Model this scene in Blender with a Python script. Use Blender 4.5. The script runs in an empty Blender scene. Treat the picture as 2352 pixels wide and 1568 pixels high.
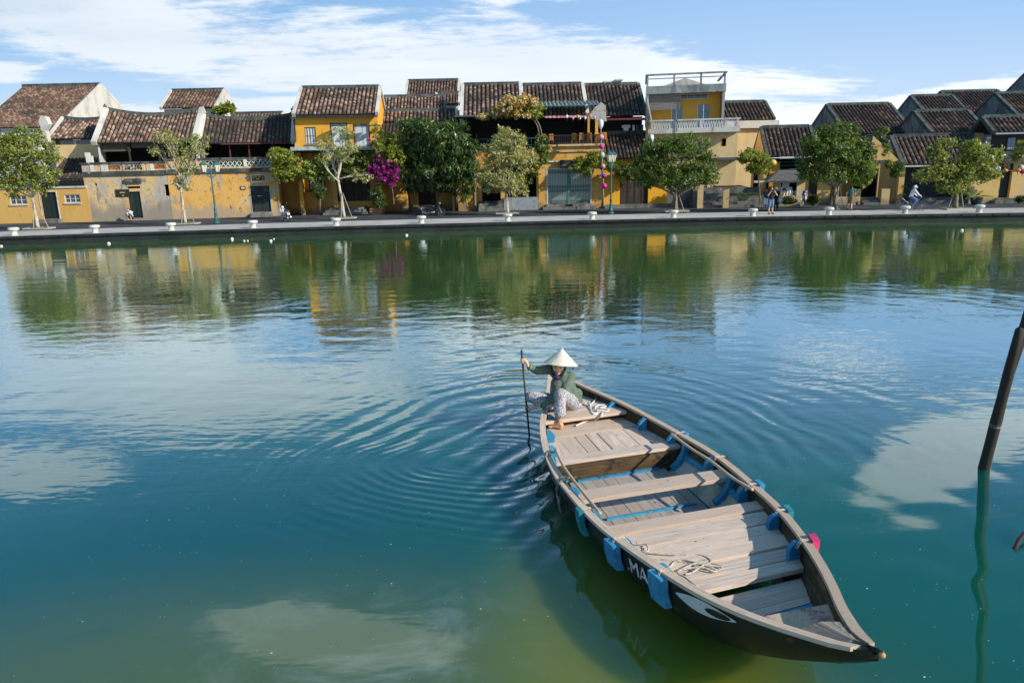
import bpy, bmesh, math, random
import numpy as np
from mathutils import Vector, Matrix, noise as mnoise
C = bpy.context.scene.collection
SC = bpy.context.scene
R = math.radians
random.seed(7); rng = np.random.default_rng(7)
# ------------------------------------------------------------------ camera
F_, CX, CY = 1650., 1176., 784.
PITCH, ROLL, CAMH = R(13.6), R(1.25), 3.85
sp, cp, sr, cr = math.sin(PITCH), math.cos(PITCH), math.sin(ROLL), math.cos(ROLL)
right = Vector((cr, -sr*sp, -sr*cp)); up = Vector((sr, cr*sp, cr*cp)); back = Vector((0, -cp, sp))
cam = bpy.data.objects.new('camera', bpy.data.cameras.new('camera')); C.objects.link(cam)
mm = Matrix((right, up, back)).transposed().to_4x4(); mm.translation = (0, 0, CAMH)
cam.matrix_world = mm
cam.data.sensor_width = 36; cam.data.lens = F_/2352*36
cam.data.clip_start = .05; cam.data.clip_end = 5000
SC.camera = cam
SC.render.resolution_x = 1024; SC.render.resolution_y = 682
SC.view_settings.view_transform = 'Standard'; SC.view_settings.look = 'None'
SC.view_settings.exposure = 0.42; SC.view_settings.gamma = 1
# ------------------------------------------------------------------ sun and sky
SUN_EL, SUN_AZ = R(28), R(28)          # azimuth measured from +X towards the viewer's bank (-Y)
sd = Vector((math.cos(SUN_AZ)*math.cos(SUN_EL), -math.sin(SUN_AZ)*math.cos(SUN_EL), math.sin(SUN_EL)))
sl = bpy.data.lights.new('sun', 'SUN'); sl.energy = 4.4; sl.angle = R(.5); sl.color = (1, .93, .82)
so = bpy.data.objects.new('sun', sl); C.objects.link(so)
so.rotation_euler = sd.to_track_quat('Z', 'Y').to_euler(); so.location = (30, -20, 30)

class N:                                # small node helper
    def __init__(s, nt): s.nt = nt; s.l = nt.links
    def n(s, t, **k):
        a = s.nt.nodes.new(t)
        for q, v in k.items():
            if q.startswith('i_'):
                key = q[2:]; key = int(key) if key.isdigit() else key.replace('_', ' ')
                s.set(a.inputs[key], v)
            else: setattr(a, q, v)
        return a
    def set(s, inp, v):
        if isinstance(v, bpy.types.NodeSocket): s.l.new(v, inp)
        elif isinstance(v, bpy.types.Node): s.l.new(v.outputs[0], inp)
        else: inp.default_value = v
    def m(s, op, a, b=0., c=0., clamp=False):
        x = s.n('ShaderNodeMath', operation=op, use_clamp=clamp)
        s.set(x.inputs[0], a); s.set(x.inputs[1], b); s.set(x.inputs[2], c)
        return x.outputs[0]
    def ramp(s, v, a, b, lo=0., hi=1., smooth=True):
        x = s.n('ShaderNodeMapRange', interpolation_type='SMOOTHSTEP' if smooth else 'LINEAR')
        for i, q in enumerate((v, a, b, lo, hi)): s.set(x.inputs[i], q)
        return x.outputs[0]
    def mix(s, f, a, b, mode='MIX'):
        x = s.n('ShaderNodeMix', data_type='RGBA', blend_type=mode)
        s.set(x.inputs[0], f); s.set(x.inputs[6], c4(a)); s.set(x.inputs[7], c4(b))
        return x.outputs[2]
    def noise(s, vec, scale, detail=3., rough=.55, dist=0.):
        x = s.n('ShaderNodeTexNoise'); s.set(x.inputs['Vector'], vec)
        x.inputs['Scale'].default_value = scale; x.inputs['Detail'].default_value = detail
        x.inputs['Roughness'].default_value = rough; x.inputs['Distortion'].default_value = dist
        return x.outputs[0]
    def mapping(s, vec, scale=(1, 1, 1), loc=(0, 0, 0), rot=(0, 0, 0)):
        x = s.n('ShaderNodeMapping'); s.set(x.inputs[0], vec)
        x.inputs[1].default_value = loc; x.inputs[2].default_value = rot; x.inputs[3].default_value = scale
        return x.outputs[0]
def c4(c): return (*c, 1.) if isinstance(c, tuple) and len(c) == 3 else c

W = bpy.data.worlds.new('World'); SC.world = W; W.use_nodes = True
nt = W.node_tree; nt.nodes.clear(); k = N(nt)
sky = k.n('ShaderNodeTexSky', sky_type='NISHITA'); sky.sun_disc = False
sky.sun_elevation = SUN_EL; sky.sun_rotation = R(90)+SUN_AZ
sky.air_density = 1.1; sky.dust_density = .5; sky.ozone_density = 2.
tc = k.n('ShaderNodeTexCoord'); sx = k.n('ShaderNodeSeparateXYZ', i_0=tc.outputs['Generated'])
X, Y, Z = sx.outputs
# tangent chart of the sky in front of the river: u to the right, v up (slope)
Ys = k.m('MAXIMUM', k.m('ABSOLUTE', Y), .05)
u = k.m('DIVIDE', X, Ys); v = k.m('DIVIDE', Z, Ys)
# high flat cloud layer coordinates (perspective of a real layer)
zz = k.m('ADD', k.m('MAXIMUM', Z, 0.), .09)
cv = k.n('ShaderNodeCombineXYZ', i_0=k.m('DIVIDE', X, zz), i_1=k.m('DIVIDE', Y, zz))
n1 = k.noise(k.mapping(cv, (.95, 1.0, 1), (3.1, 1.2, 0), (0, 0, R(-14))), .75, 8, .62, .25)
n2 = k.noise(k.mapping(cv, (.75, 1.7, 1), (7.1, 4.2, 0), (0, 0, R(12))), 2.6, 7, .68, .35)
n3 = k.noise(k.mapping(cv, (1, 1.1, 1), (2.3, 8.2, 0)), .5, 3, .5)
n4 = k.noise(k.mapping(cv, (1.2, 1.6, 1), (1.1, 3.3, 0)), 7., 5, .65, .3)
f = k.m('ADD', k.m('ADD', k.m('MULTIPLY', n1, .58), k.m('MULTIPLY', n2, .28)), k.m('MULTIPLY', n4, .14))
f = k.m('ADD', k.m('MULTIPLY', k.m('SUBTRACT', f, .5), 1.45), .5)
def blob(cu, cvv, ru, rv, slope=0.):    # soft elliptical region of the sky (in slope units)
    du = k.m('SUBTRACT', u, cu); dv = k.m('SUBTRACT', k.m('SUBTRACT', v, cvv), k.m('MULTIPLY', du, slope))
    q = k.m('ADD', k.m('POWER', k.m('ABSOLUTE', k.m('DIVIDE', du, ru)), 2.), k.m('POWER', k.m('ABSOLUTE', k.m('DIVIDE', dv, rv)), 2.))
    return k.ramp(q, 0., 1.3, 1., 0.)
cover = None
BL = [(-.25, .165, .62, .085, -.10), (.10, .105, .50, .05, -.06), (-.52, .225, .28, .05, 0.), (-.05, .24, .26, .045, -.05), (.45, .055, .5, .03, .03), (.26, .215, .10, .008, -.05),
      (-.70, .135, .12, .022, 0.), (-.42, .315, .44, .085, .0), (-.72, .43, .20, .05, 0.), (.64, .44, .17, .10, -.45), (.50, .29, .16, .022, .1), (.05, .33, .12, .03, 0.),
      (.62, .085, .30, .022, .16), (-.2, .075, .7, .03, 0.), (-.28, .72, .26, .07, .1), (.4, 1.3, .7, .25, .3), (-.6, 1.5, .8, .3, 0.)]
for b in BL:
    q = blob(*b); cover = q if cover is None else k.m('MAXIMUM', cover, q)
cover = k.m('MULTIPLY', cover, k.ramp(Y, -.2, .15))
cover = k.m('MAXIMUM', cover, k.ramp(Y, .05, -.3, 0., .42))
thr = k.m('ADD', f, k.m('MULTIPLY', k.m('SUBTRACT', cover, .60), .36))
cl = k.m('POWER', k.ramp(thr, .415, .60), 1.25)
cl = k.m('MULTIPLY', cl, k.ramp(Z, -.02, .02))
shade = k.ramp(k.m('ADD', n3, k.m('MULTIPLY', n2, .25)), .42, .75)
bright = k.ramp(u, -.6, .5)
ccol = k.mix(shade, (4.7, 5.5, 6.5), (6.2, 6.7, 7.2))
ccol = k.mix(bright, ccol, k.mix(.55, ccol, (8.6, 8.8, 9.0)))
skyc = k.mix(k.ramp(v, -.1, .42, .9, .75), sky.outputs[0], k.mix(k.ramp(v, .02, .24), (4.4, 5.7, 7.5), k.mix(k.ramp(v, .2, .6), k.mix(k.ramp(u, -.5, .4), (1.5, 3.3, 5.8), (2.6, 4.3, 7.0)), (.35, 1.9, 3.9))))
fin = k.mix(k.m('MULTIPLY', cl, .93), skyc, ccol)
bg = k.n('ShaderNodeBackground', i_0=fin, i_1=.105)
out = k.n('ShaderNodeOutputWorld'); nt.links.new(bg.outputs[0], out.inputs[0])

# ------------------------------------------------------------------ geometry helpers
def ray(x, y):
    a = (x-CX)/F_; b = -(y-CY)/F_
    X = a*cr+b*sr; U = -a*sr+b*cr
    return Vector((X, cp+U*sp, -sp+U*cp))
def P(x, y, Y):                         # point of the vertical plane Y seen at x, y
    d = ray(x, y); t = Y/d.y; return Vector((d.x*t, Y, CAMH+d.z*t))
def G(x, y, z=0.):                      # point of the horizontal plane z seen at x, y
    d = ray(x, y); t = (z-CAMH)/d.z; return Vector((d.x*t, d.y*t, z))
def PJ(X, Y, Z):
    Z = Z-CAMH; Fd = Y*cp-Z*sp; U = Y*sp+Z*cp; a = X/Fd; q = U/Fd
    return CX+(a*cr-q*sr)*F_, CY-(a*sr+q*cr)*F_
def wloc(o):
    l = Vector((0, 0, 0))
    while o: l = l+o.location; o = o.parent
    return l
def tag(o, label=None, cat=None, group=None, kind=None):
    for q, v in (('label', label), ('category', cat), ('group', group), ('kind', kind)):
        if v: o[q] = v
    return o
def thing(name, label, cat, loc=(0, 0, 0), group=None):
    o = bpy.data.objects.new(name, None); C.objects.link(o); o.location = loc; o.empty_display_size = .2
    return tag(o, label, cat, group)
def dup(o, loc=None, rz=None, label=None, parent=None, top=True):
    c = o.copy(); C.objects.link(c)
    if parent: c.parent = parent
    if loc is not None: c.location = loc
    if rz is not None: c.rotation_euler = (0, 0, rz)
    if label: c['label'] = label
    for ch in list(o.children): dup(ch, parent=c)
    return c
class MB:
    def __init__(s, fr=None): s.fr = fr; s.v = []; s.f = []; s.uv = []; s.mi = []; s.cur = 0
    def face(s, pts, uv=None):
        b = len(s.v); s.v += [tuple(p) for p in pts]; s.f.append(tuple(range(b, b+len(pts))))
        s.uv += [tuple(q) for q in (uv or [(0, 0)]*len(pts))]; s.mi.append(s.cur)
    def hexa(s, a, b, uo=None):        # a: 4 lower corners, b: 4 upper corners (same order)
        a = [Vector(p) for p in a]; b = [Vector(p) for p in b]
        L = (a[1]-a[0]).length; Wd = (a[3]-a[0]).length; H = (b[0]-a[0]).length
        o = uo if uo is not None else (random.random()*50, random.random()*50)
        def q(p, l, h, k): s.face(p, [(o[0], o[1]+k), (o[0]+l, o[1]+k), (o[0]+l, o[1]+k+h), (o[0], o[1]+k+h)])
        q([b[0], b[1], b[2], b[3]], L, Wd, 0); q([a[3], a[2], a[1], a[0]], L, Wd, 3)
        q([a[0], a[1], b[1], b[0]], L, H, 6); q([a[2], a[3], b[3], b[2]], L, H, 9)
        q([a[1], a[2], b[2], b[1]], Wd, H, 12); q([a[3], a[0], b[0], b[3]], Wd, H, 15)
    def box(s, x0, x1, y0, y1, z0, z1):
        s.hexa([(x0, y0, z0), (x1, y0, z0), (x1, y1, z0), (x0, y1, z0)], [(x0, y0, z1), (x1, y0, z1), (x1, y1, z1), (x0, y1, z1)]); return s
    def beam(s, p0, p1, w, h, up=(0, 0, 1)):
        p0, p1, up = Vector(p0), Vector(p1), Vector(up); d = (p1-p0).normalized()
        sd_ = d.cross(up)
        if sd_.length < 1e-3: sd_ = d.cross(Vector((1, 0, 0)))
        sd_.normalize(); u_ = sd_.cross(d).normalized()
        sd_ *= w/2; u_ *= h/2
        s.hexa([p0+sd_-u_, p1+sd_-u_, p1-sd_-u_, p0-sd_-u_], [p0+sd_+u_, p1+sd_+u_, p1-sd_+u_, p0-sd_+u_]); return s
    def slab(s, pts, t):               # four top corners, thickness down
        s.hexa([Vector(p)-Vector((0, 0, t)) for p in pts], pts); return s
    def tube(s, pts, r, seg=8, cap=True, ell=None):
        pts = [Vector(p) for p in pts]; n = len(pts)
        if not hasattr(r, '__len__'): r = [r]*n
        rings = []; prev = None; L = 0
        for i in range(n):
            d = (pts[min(i+1, n-1)]-pts[max(i-1, 0)]).normalized()
            if prev is None: a = d.orthogonal().normalized()
            else: a = (prev-d*prev.dot(d)); a = a.normalized() if a.length > 1e-4 else d.orthogonal().normalized()
            prev = a; b = d.cross(a); rings.append([pts[i]+(a*math.cos(t)+b*math.sin(t))*r[i] for t in [2*math.pi*j/seg for j in range(seg)]])
        for i in range(n-1):
            dl = (pts[i+1]-pts[i]).length
            for j in range(seg):
                k_ = (j+1) % seg
                s.face([rings[i][j], rings[i][k_], rings[i+1][k_], rings[i+1][j]], [(L, j*.1), (L, j*.1+.1), (L+dl, j*.1+.1), (L+dl, j*.1)])
            L += dl
        if cap: s.face(rings[0][::-1]); s.face(rings[-1])
        return s
    def lathe(s, c, prof, seg=14):     # prof: list of (r, z)
        c = Vector(c)
        R_ = [[c+Vector((r*math.cos(2*math.pi*j/seg), r*math.sin(2*math.pi*j/seg), z)) for j in range(seg)] for r, z in prof]
        for i in range(len(R_)-1):
            for j in range(seg):
                q = (j+1) % seg; s.face([R_[i][j], R_[i][q], R_[i+1][q], R_[i+1][j]], [(j*.1, i*.1), (j*.1+.1, i*.1), (j*.1+.1, i*.1+.1), (j*.1, i*.1+.1)])
        s.face(R_[0][::-1]); s.face(R_[-1]); return s
    def ball(s, c, r, seg=12, rings=8):
        if not hasattr(r, '__len__'): r = (r, r, r)
        c = Vector(c)
        def p(i, j):
            a = math.pi*i/rings; b = 2*math.pi*j/seg
            return c+Vector((r[0]*math.sin(a)*math.cos(b), r[1]*math.sin(a)*math.sin(b), r[2]*math.cos(a)))
        for i in range(rings):
            for j in range(seg):
                q = [p(i, j), p(i+1, j), p(i+1, j+1), p(i, j+1)]
                if i == 0: q = q[:3]
                elif i == rings-1: q = [q[0], q[1], q[3]]
                s.face(q)
        return s
    def prism(s, poly, ax, a, b):      # poly in the two other axes, extruded along ax from a to b
        def mk(p, t):
            if ax == 'x': return (t, p[0], p[1])
            if ax == 'y': return (p[0], t, p[1])
            return (p[0], p[1], t)
        A = [mk(p, a) for p in poly]; B = [mk(p, b) for p in poly]; n = len(poly)
        s.face(A[::-1]); s.face(B)
        for i in range(n): s.face([A[i], A[(i+1) % n], B[(i+1) % n], B[i]])
        return s
    def build(s, name, mat, parent=None, label=None, smooth=False, weld=False):
        me = bpy.data.meshes.new(name); off = wloc(parent) if parent else Vector((0, 0, 0))
        co = np.array([s.fr.w(p) for p in s.v] if s.fr else s.v, dtype=np.float64)-np.array(off)
        me.from_pydata(co.tolist(), [], s.f)
        uvl = me.uv_layers.new(name='UV'); uvl.data.foreach_set('uv', np.array(s.uv, dtype=np.float32).ravel())
        mats = mat if isinstance(mat, (list, tuple)) else [mat]
        for q in mats: me.materials.append(q)
        if len(mats) > 1: me.polygons.foreach_set('material_index', s.mi)
        if weld or smooth:
            bm = bmesh.new(); bm.from_mesh(me); bmesh.ops.remove_doubles(bm, verts=bm.verts, dist=1e-4)
            bmesh.ops.recalc_face_normals(bm, faces=bm.faces); bm.to_mesh(me); bm.free()
        if smooth: me.polygons.foreach_set('use_smooth', [True]*len(me.polygons))
        me.update()
        o = bpy.data.objects.new(name, me); C.objects.link(o)
        if parent: o.parent = parent
        if label: o['label'] = label
        return o
def one(name, mat, label, cat, mb, group=None, kind=None, smooth=False):
    c = np.array(mb.v); base = Vector(((c[:, 0].min()+c[:, 0].max())/2, (c[:, 1].min()+c[:, 1].max())/2, c[:, 2].min()))
    mb.v = [tuple(Vector(p)-base) for p in mb.v]; o = mb.build(name, mat, smooth=smooth); o.location = base
    return tag(o, label, cat, group, kind)
# ------------------------------------------------------------------ materials
def M(name, col, rough=.75, layers=(), bump=0., bscale=8., bstretch=(1, 1, 1), metal=0., spec=.4, coords='Object', emit=0., damp=None):
    """layers: (colour, noise scale, low, high, stretch, detail) mixed over the base by a noise threshold"""
    m = bpy.data.materials.new(name); m.use_nodes = True; nt = m.node_tree; nt.nodes.clear(); k = N(nt)
    tc = k.n('ShaderNodeTexCoord'); vec = tc.outputs[coords]
    c = c4(col); 
    for i, L in enumerate(layers):
        lc, ls, lo, hi = L[:4]; st = L[4] if len(L) > 4 else (1, 1, 1); dt = L[5] if len(L) > 5 else 5
        nz = k.noise(k.mapping(vec, st, (i*7.3+1, i*3.1, i*5.7)), ls, dt, .6)
        c = k.mix(k.ramp(nz, lo, hi), c, lc)
    if damp:                             # rising damp and splashed dirt along the foot of a wall
        zz_ = k.n('ShaderNodeSeparateXYZ', i_0=vec).outputs[2]; nz = k.noise(k.mapping(vec, (1, 1, .7), (4, 4, 4)), 1.1, 6, .65)
        c = k.mix(k.m('MULTIPLY', k.ramp(k.m('ADD', zz_, k.m('MULTIPLY', k.m('SUBTRACT', nz, .5), damp[2])), damp[1], damp[1]*.35), .85), c, damp[0])
    b = k.n('ShaderNodeBsdfPrincipled'); k.set(b.inputs['Base Color'], c)
    b.inputs['Roughness'].default_value = rough; b.inputs['Metallic'].default_value = metal
    b.inputs['Specular IOR Level'].default_value = spec
    if emit: k.set(b.inputs['Emission Color'], c); b.inputs['Emission Strength'].default_value = emit
    if bump:
        bp = k.n('ShaderNodeBump'); bp.inputs['Distance'].default_value = bump; bp.inputs['Strength'].default_value = 1.
        k.set(bp.inputs['Height'], k.noise(k.mapping(vec, bstretch), bscale, 5, .6)); nt.links.new(bp.outputs[0], b.inputs['Normal'])
    o = k.n('ShaderNodeOutputMaterial'); nt.links.new(b.outputs[0], o.inputs[0])
    return m
def tile_mat(name, cols, moss, mossamt=.5, sc=1.):
    m = bpy.data.materials.new(name); m.use_nodes = True; nt = m.node_tree; nt.nodes.clear(); k = N(nt)
    tc = k.n('ShaderNodeTexCoord'); sx = k.n('ShaderNodeSeparateXYZ', i_0=tc.outputs['UV'])
    cc = k.n('ShaderNodeCombineXYZ', i_0=k.m('FLOOR', sx.outputs[0]), i_1=k.m('FLOOR', sx.outputs[1]))
    wn = k.n('ShaderNodeTexWhiteNoise', noise_dimensions='2D', i_0=cc)
    cr_ = k.n('ShaderNodeValToRGB'); k.set(cr_.inputs[0], wn.outputs[0]); e = cr_.color_ramp.elements
    cr_.color_ramp.interpolation = 'CONSTANT'
    while len(e) < len(cols): e.new(.5)
    for i, q in enumerate(cols): e[i].position = i/len(cols); e[i].color = c4(q)
    col = cr_.outputs[0]
    ob = tc.outputs['Object']
    nz = k.noise(ob, .45*sc, 5, .6); n2 = k.noise(ob, 5., 4, .7)
    mk = k.ramp(k.m('ADD', k.m('MULTIPLY', nz, .7), k.m('MULTIPLY', n2, .3)), .62-mossamt*.3, .72-mossamt*.2)
    col = k.mix(k.m('MULTIPLY', mk, .8), col, c4(moss))
    # the lower lip of each tile is bare and pale
    fr = k.m('FRACT', sx.outputs[1]); lip = k.m('MULTIPLY', k.ramp(fr, .12, .0), .4)
    col = k.mix(lip, col, (.42, .32, .24))
    b = k.n('ShaderNodeBsdfPrincipled'); k.set(b.inputs['Base Color'], col); b.inputs['Roughness'].default_value = .85
    b.inputs['Specular IOR Level'].default_value = .25
    bp = k.n('ShaderNodeBump'); bp.inputs['Distance'].default_value = .02; k.set(bp.inputs['Height'], n2); nt.links.new(bp.outputs[0], b.inputs['Normal'])
    o = k.n('ShaderNodeOutputMaterial'); nt.links.new(b.outputs[0], o.inputs[0]); return m
def leaf_mat(name, cols, trans=.35, rough=.45):
    m = bpy.data.materials.new(name); m.use_nodes = True; nt = m.node_tree; nt.nodes.clear(); k = N(nt)
    tc = k.n('ShaderNodeTexCoord')
    wn = k.n('ShaderNodeTexWhiteNoise', noise_dimensions='2D', i_0=tc.outputs['UV'])
    nz = k.noise(tc.outputs['Object'], 1.3, 3, .6)
    cr_ = k.n('ShaderNodeValToRGB'); k.set(cr_.inputs[0], k.m('ADD', k.m('MULTIPLY', wn.outputs[0], .7), k.m('MULTIPLY', k.ramp(nz, .35, .65), .3))); e = cr_.color_ramp.elements
    while len(e) < len(cols): e.new(.5)
    for i, q in enumerate(cols): e[i].position = i/(len(cols)-1); e[i].color = c4(q)
    b = k.n('ShaderNodeBsdfPrincipled'); k.set(b.inputs['Base Color'], cr_.outputs[0]); b.inputs['Roughness'].default_value = rough
    b.inputs['Specular IOR Level'].default_value = .5
    t = k.n('ShaderNodeBsdfTranslucent'); k.set(t.inputs[0], k.mix(1., cr_.outputs[0], (1.5, 1.45, .5), 'MULTIPLY'))
    mx = k.n('ShaderNodeMixShader'); mx.inputs[0].default_value = trans
    nt.links.new(b.outputs[0], mx.inputs[1]); nt.links.new(t.outputs[0], mx.inputs[2])
    o = k.n('ShaderNodeOutputMaterial'); nt.links.new(mx.outputs[0], o.inputs[0]); return m
def wood_mat(name, c1, c2, c3, rough=.8, patch=None, amt=.5):
    m = bpy.data.materials.new(name); m.use_nodes = True; nt = m.node_tree; nt.nodes.clear(); k = N(nt)
    tc = k.n('ShaderNodeTexCoord'); uv = tc.outputs['UV']
    g1 = k.noise(k.mapping(uv, (1.2, 34, 1)), 1.6, 8, .65, .15); g2 = k.noise(k.mapping(uv, (1.6, 7, 1), (5, 9, 0)), 1.1, 4, .6)
    g3 = k.noise(k.mapping(uv, (3, 130, 1)), 2., 5, .7); g4 = k.noise(tc.outputs['Object'], 3.2, 6, .7)
    wn = k.n('ShaderNodeSeparateXYZ', i_0=uv)
    c = k.mix(k.ramp(g1, .38, .62), c1, c2); c = k.mix(k.ramp(g2, .5, .75, 0, amt), c, c3)
    oi = k.n('ShaderNodeObjectInfo').outputs['Random']
    c = k.mix(k.m('MULTIPLY', oi, .6), c, tuple(q*m_ for q, m_ in zip(c1, (1.24, 1.12, .98)))); c = k.mix(k.ramp(oi, .5, 1., 0, .5), c, tuple(q*.62 for q in c2))
    c = k.mix(k.ramp(g3, .60, .72, 0, .55), c, tuple(q*.35 for q in c1))
    g5 = k.noise(k.mapping(uv, (2.2, 9, 1), (2, 7, 0)), 1.7, 7, .7, .4); c = k.mix(k.ramp(g5, .56, .72, 0, .70), c, tuple(q*.42 for q in c2))
    vo = k.n('ShaderNodeTexVoronoi', i_Scale=1.); k.set(vo.inputs['Vector'], k.mapping(uv, (2.6, 7, 1))); c = k.mix(k.ramp(vo.outputs['Distance'], .075, .05), c, (.03, .022, .018))
    if patch: c = k.mix(k.ramp(g4, .5, .62), c, patch)
    b = k.n('ShaderNodeBsdfPrincipled'); k.set(b.inputs['Base Color'], c); b.inputs['Roughness'].default_value = rough
    b.inputs['Specular IOR Level'].default_value = .3
    bp = k.n('ShaderNodeBump'); bp.inputs['Distance'].default_value = .004; k.set(bp.inputs['Height'], k.m('ADD', g1, g3)); nt.links.new(bp.outputs[0], b.inputs['Normal'])
    o = k.n('ShaderNodeOutputMaterial'); nt.links.new(b.outputs[0], o.inputs[0]); return m
# ------------------------------------------------------------------ the boat's frame (needed by the water too)
B0 = Vector((.62, 11.5, 0)); B1 = Vector((2.297, 3.97, 0)); BL_ = (B1-B0).length; BA = (B1-B0).normalized(); BN = Vector((-BA.y, BA.x, 0))
def interp(tab, t):
    if t <= tab[0][0]: return tab[0][1]
    for (a, x), (b, y) in zip(tab, tab[1:]):
        if t <= b:
            w = (t-a)/(b-a); w = w; return x+(y-x)*w
    return tab[-1][1]
def smooth_tab(tab):                    # Catmull-Rom resample so that curves are fair
    out = []
    for i in range(len(tab)-1):
        p = [tab[max(i-1, 0)], tab[i], tab[i+1], tab[min(i+2, len(tab)-1)]]
        for s in range(6):
            w = s/6; a = [0, 0]
            for q in range(2):
                a[q] = .5*(2*p[1][q]+(p[2][q]-p[0][q])*w+(2*p[0][q]-5*p[1][q]+4*p[2][q]-p[3][q])*w*w+(-p[0][q]+3*p[1][q]-3*p[2][q]+p[3][q])*w**3)
            out.append(tuple(a))
    return out+[tab[-1]]
WR = smooth_tab([(0, .0), (.05, .13), (.103, .27), (.215, .64), (.30, .82), (.379, .94), (.489, 1.05), (.595, 1.01), (.686, .91), (.775, .71), (.833, .54), (.884, .36), (.922, .21), (.966, .07), (1., 0.)])
WL = smooth_tab([(0, .0), (.04, .10), (.09, .22), (.159, .40), (.22, .58), (.282, .74), (.354, .87), (.416, .95), (.492, 1.0), (.551, .99), (.617, .97), (.682, .92), (.75, .83), (.814, .735), (.861, .645), (.902, .53), (.933, .41), (.957, .30), (.981, .18), (1., 0.)])
def zg(t): return .42+.38*(max(0, t-.5)/.5)**2+.2*(max(0, .4-t)/.4)**2
def bw(t, side): return interp(WR if side > 0 else WL, t)
def BP(t, o, z): 
    p = B0+BA*(t*BL_)+BN*o; return Vector((p.x, p.y, z))
def keel(t):
    if t > .72: return -.16+.90*((t-.72)/.28)**2.1
    if t < .2: return -.16+.60*((.2-t)/.2)**2.
    return -.16
# ------------------------------------------------------------------ water
def water_mat():
    m = bpy.data.materials.new('river_water'); m.use_nodes = True; nt = m.node_tree; nt.nodes.clear(); k = N(nt)
    tc = k.n('ShaderNodeTexCoord'); ob = tc.outputs['Object']; sx = k.n('ShaderNodeSeparateXYZ', i_0=ob); X, Y, _ = sx.outputs
    warp = k.noise(k.mapping(ob, (.35, .35, 1)), 1., 3, .5)
    wv = k.n('ShaderNodeVectorMath', operation='MULTIPLY_ADD'); k.set(wv.inputs[0], ob)
    nw = k.n('ShaderNodeTexNoise'); k.set(nw.inputs['Vector'], ob); nw.inputs['Scale'].default_value = .30; nw.inputs['Detail'].default_value = 2
    wv2 = k.n('ShaderNodeVectorMath', operation='MULTIPLY_ADD'); k.set(wv2.inputs[0], nw.outputs[1]); wv2.inputs[1].default_value = (1.5, 1.5, 0); k.set(wv2.inputs[2], ob)
    wob = wv2.outputs[0]
    def dist(cx, cy, src=wob):
        s = k.n('ShaderNodeSeparateXYZ', i_0=src)
        return k.m('SQRT', k.m('ADD', k.m('POWER', k.m('SUBTRACT', s.outputs[0], cx), 2.), k.m('POWER', k.m('SUBTRACT', s.outputs[1], cy), 2.)))
    # colour of the murky water: teal, olive sediment near the viewer's bank, the boat's reflection painted in
    def reg(cx, cy, r0, r1, sxx=1., syy=1.):
        a = k.m('MULTIPLY', k.m('SUBTRACT', X, cx), sxx); b = k.m('MULTIPLY', k.m('SUBTRACT', Y, cy), syy)
        return k.ramp(k.m('SQRT', k.m('ADD', k.m('MULTIPLY', a, a), k.m('MULTIPLY', b, b))), r0, r1, 1., 0.)
    n1 = k.noise(ob, .5, 5, .6, .6); n2 = k.noise(k.mapping(ob, (1, 1.6, 1), (3, 5, 0)), 1.1, 7, .68, .9); n3 = k.noise(k.mapping(ob, (1, 1, 1), (9, 2, 0)), .18, 3, .5)
    teal = k.mix(k.ramp(n3, .35, .65), (.002, .062, .058), (.003, .078, .050))
    deep = k.mix(k.ramp(n3, .35, .65), (.046, .108, .042), (.068, .122, .036))
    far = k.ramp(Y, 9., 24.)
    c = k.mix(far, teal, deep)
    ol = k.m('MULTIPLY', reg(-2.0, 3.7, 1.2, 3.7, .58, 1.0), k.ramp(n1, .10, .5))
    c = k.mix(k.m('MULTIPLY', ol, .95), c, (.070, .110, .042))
    boat_refl = reg(.95, 4.7, .5, 2.1, 1.2, .55)  # olive of the boat's mirrored hull, put into the water colour
    c = k.mix(k.m('MULTIPLY', boat_refl, .85), c, (.125, .150, .010))
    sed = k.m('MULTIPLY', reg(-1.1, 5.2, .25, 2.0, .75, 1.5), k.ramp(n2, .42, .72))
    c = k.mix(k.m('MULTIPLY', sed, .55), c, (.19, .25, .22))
    # ripples: fine wind ripples, rings spreading from the paddle and stern, wash along the hull
    def rings(cx, cy, lam, r0, r1, r2, amp, seed):
        d = dist(cx, cy); ph = k.m('ADD', k.m('MULTIPLY', d, 6.283/lam), k.m('MULTIPLY', warp, 5.))
        s = k.m('SINE', ph)
        env = k.m('MULTIPLY', k.ramp(d, r0, r1), k.ramp(d, r1+.5, r2, 1., 0.))
        nz = k.noise(k.mapping(ob, (1, 1, 1), (seed, seed*2, 0)), .55, 2, .5)
        return k.m('MULTIPLY', k.m('MULTIPLY', k.m('MULTIPLY', s, env), k.ramp(nz, .36, .66)), amp)
    H = rings(1.2, 10.2, .42, .5, 1.6, 7.5, .0043, 1.)
    H = k.m('MULTIPLY', H, k.m('MULTIPLY', k.ramp(Y, 7.2, 9.4, .05, 1.), k.ramp(X, -4.2, -1.6, .15, 1.))); H = k.m('ADD', H, k.m('MULTIPLY', rings(1.6, 9.6, .26, 1.2, 2.2, 6.0, .0013, 21.), k.ramp(Y, 8., 9.6)))
    H = k.m('ADD', H, rings(.25, 9.9, .17, .02, .3, 3.6, .0022, 4.))
    H = k.m('ADD', H, rings(4.0, 12.0, .75, 1., 5., 22., .0013, 8.))
    H = k.m('ADD', H, rings(-6., 2.0, .9, 6., 13., 30., .0016, 12.))
    # bow and hull wash: short waves running off the left side
    hx = k.m('SUBTRACT', X, .62); hy = k.m('SUBTRACT', Y, 11.5)
    al = k.m('ADD', k.m('MULTIPLY', hx, BA.x), k.m('MULTIPLY', hy, BA.y)); ac = k.m('ADD', k.m('MULTIPLY', hx, BN.x), k.m('MULTIPLY', hy, BN.y))
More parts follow.
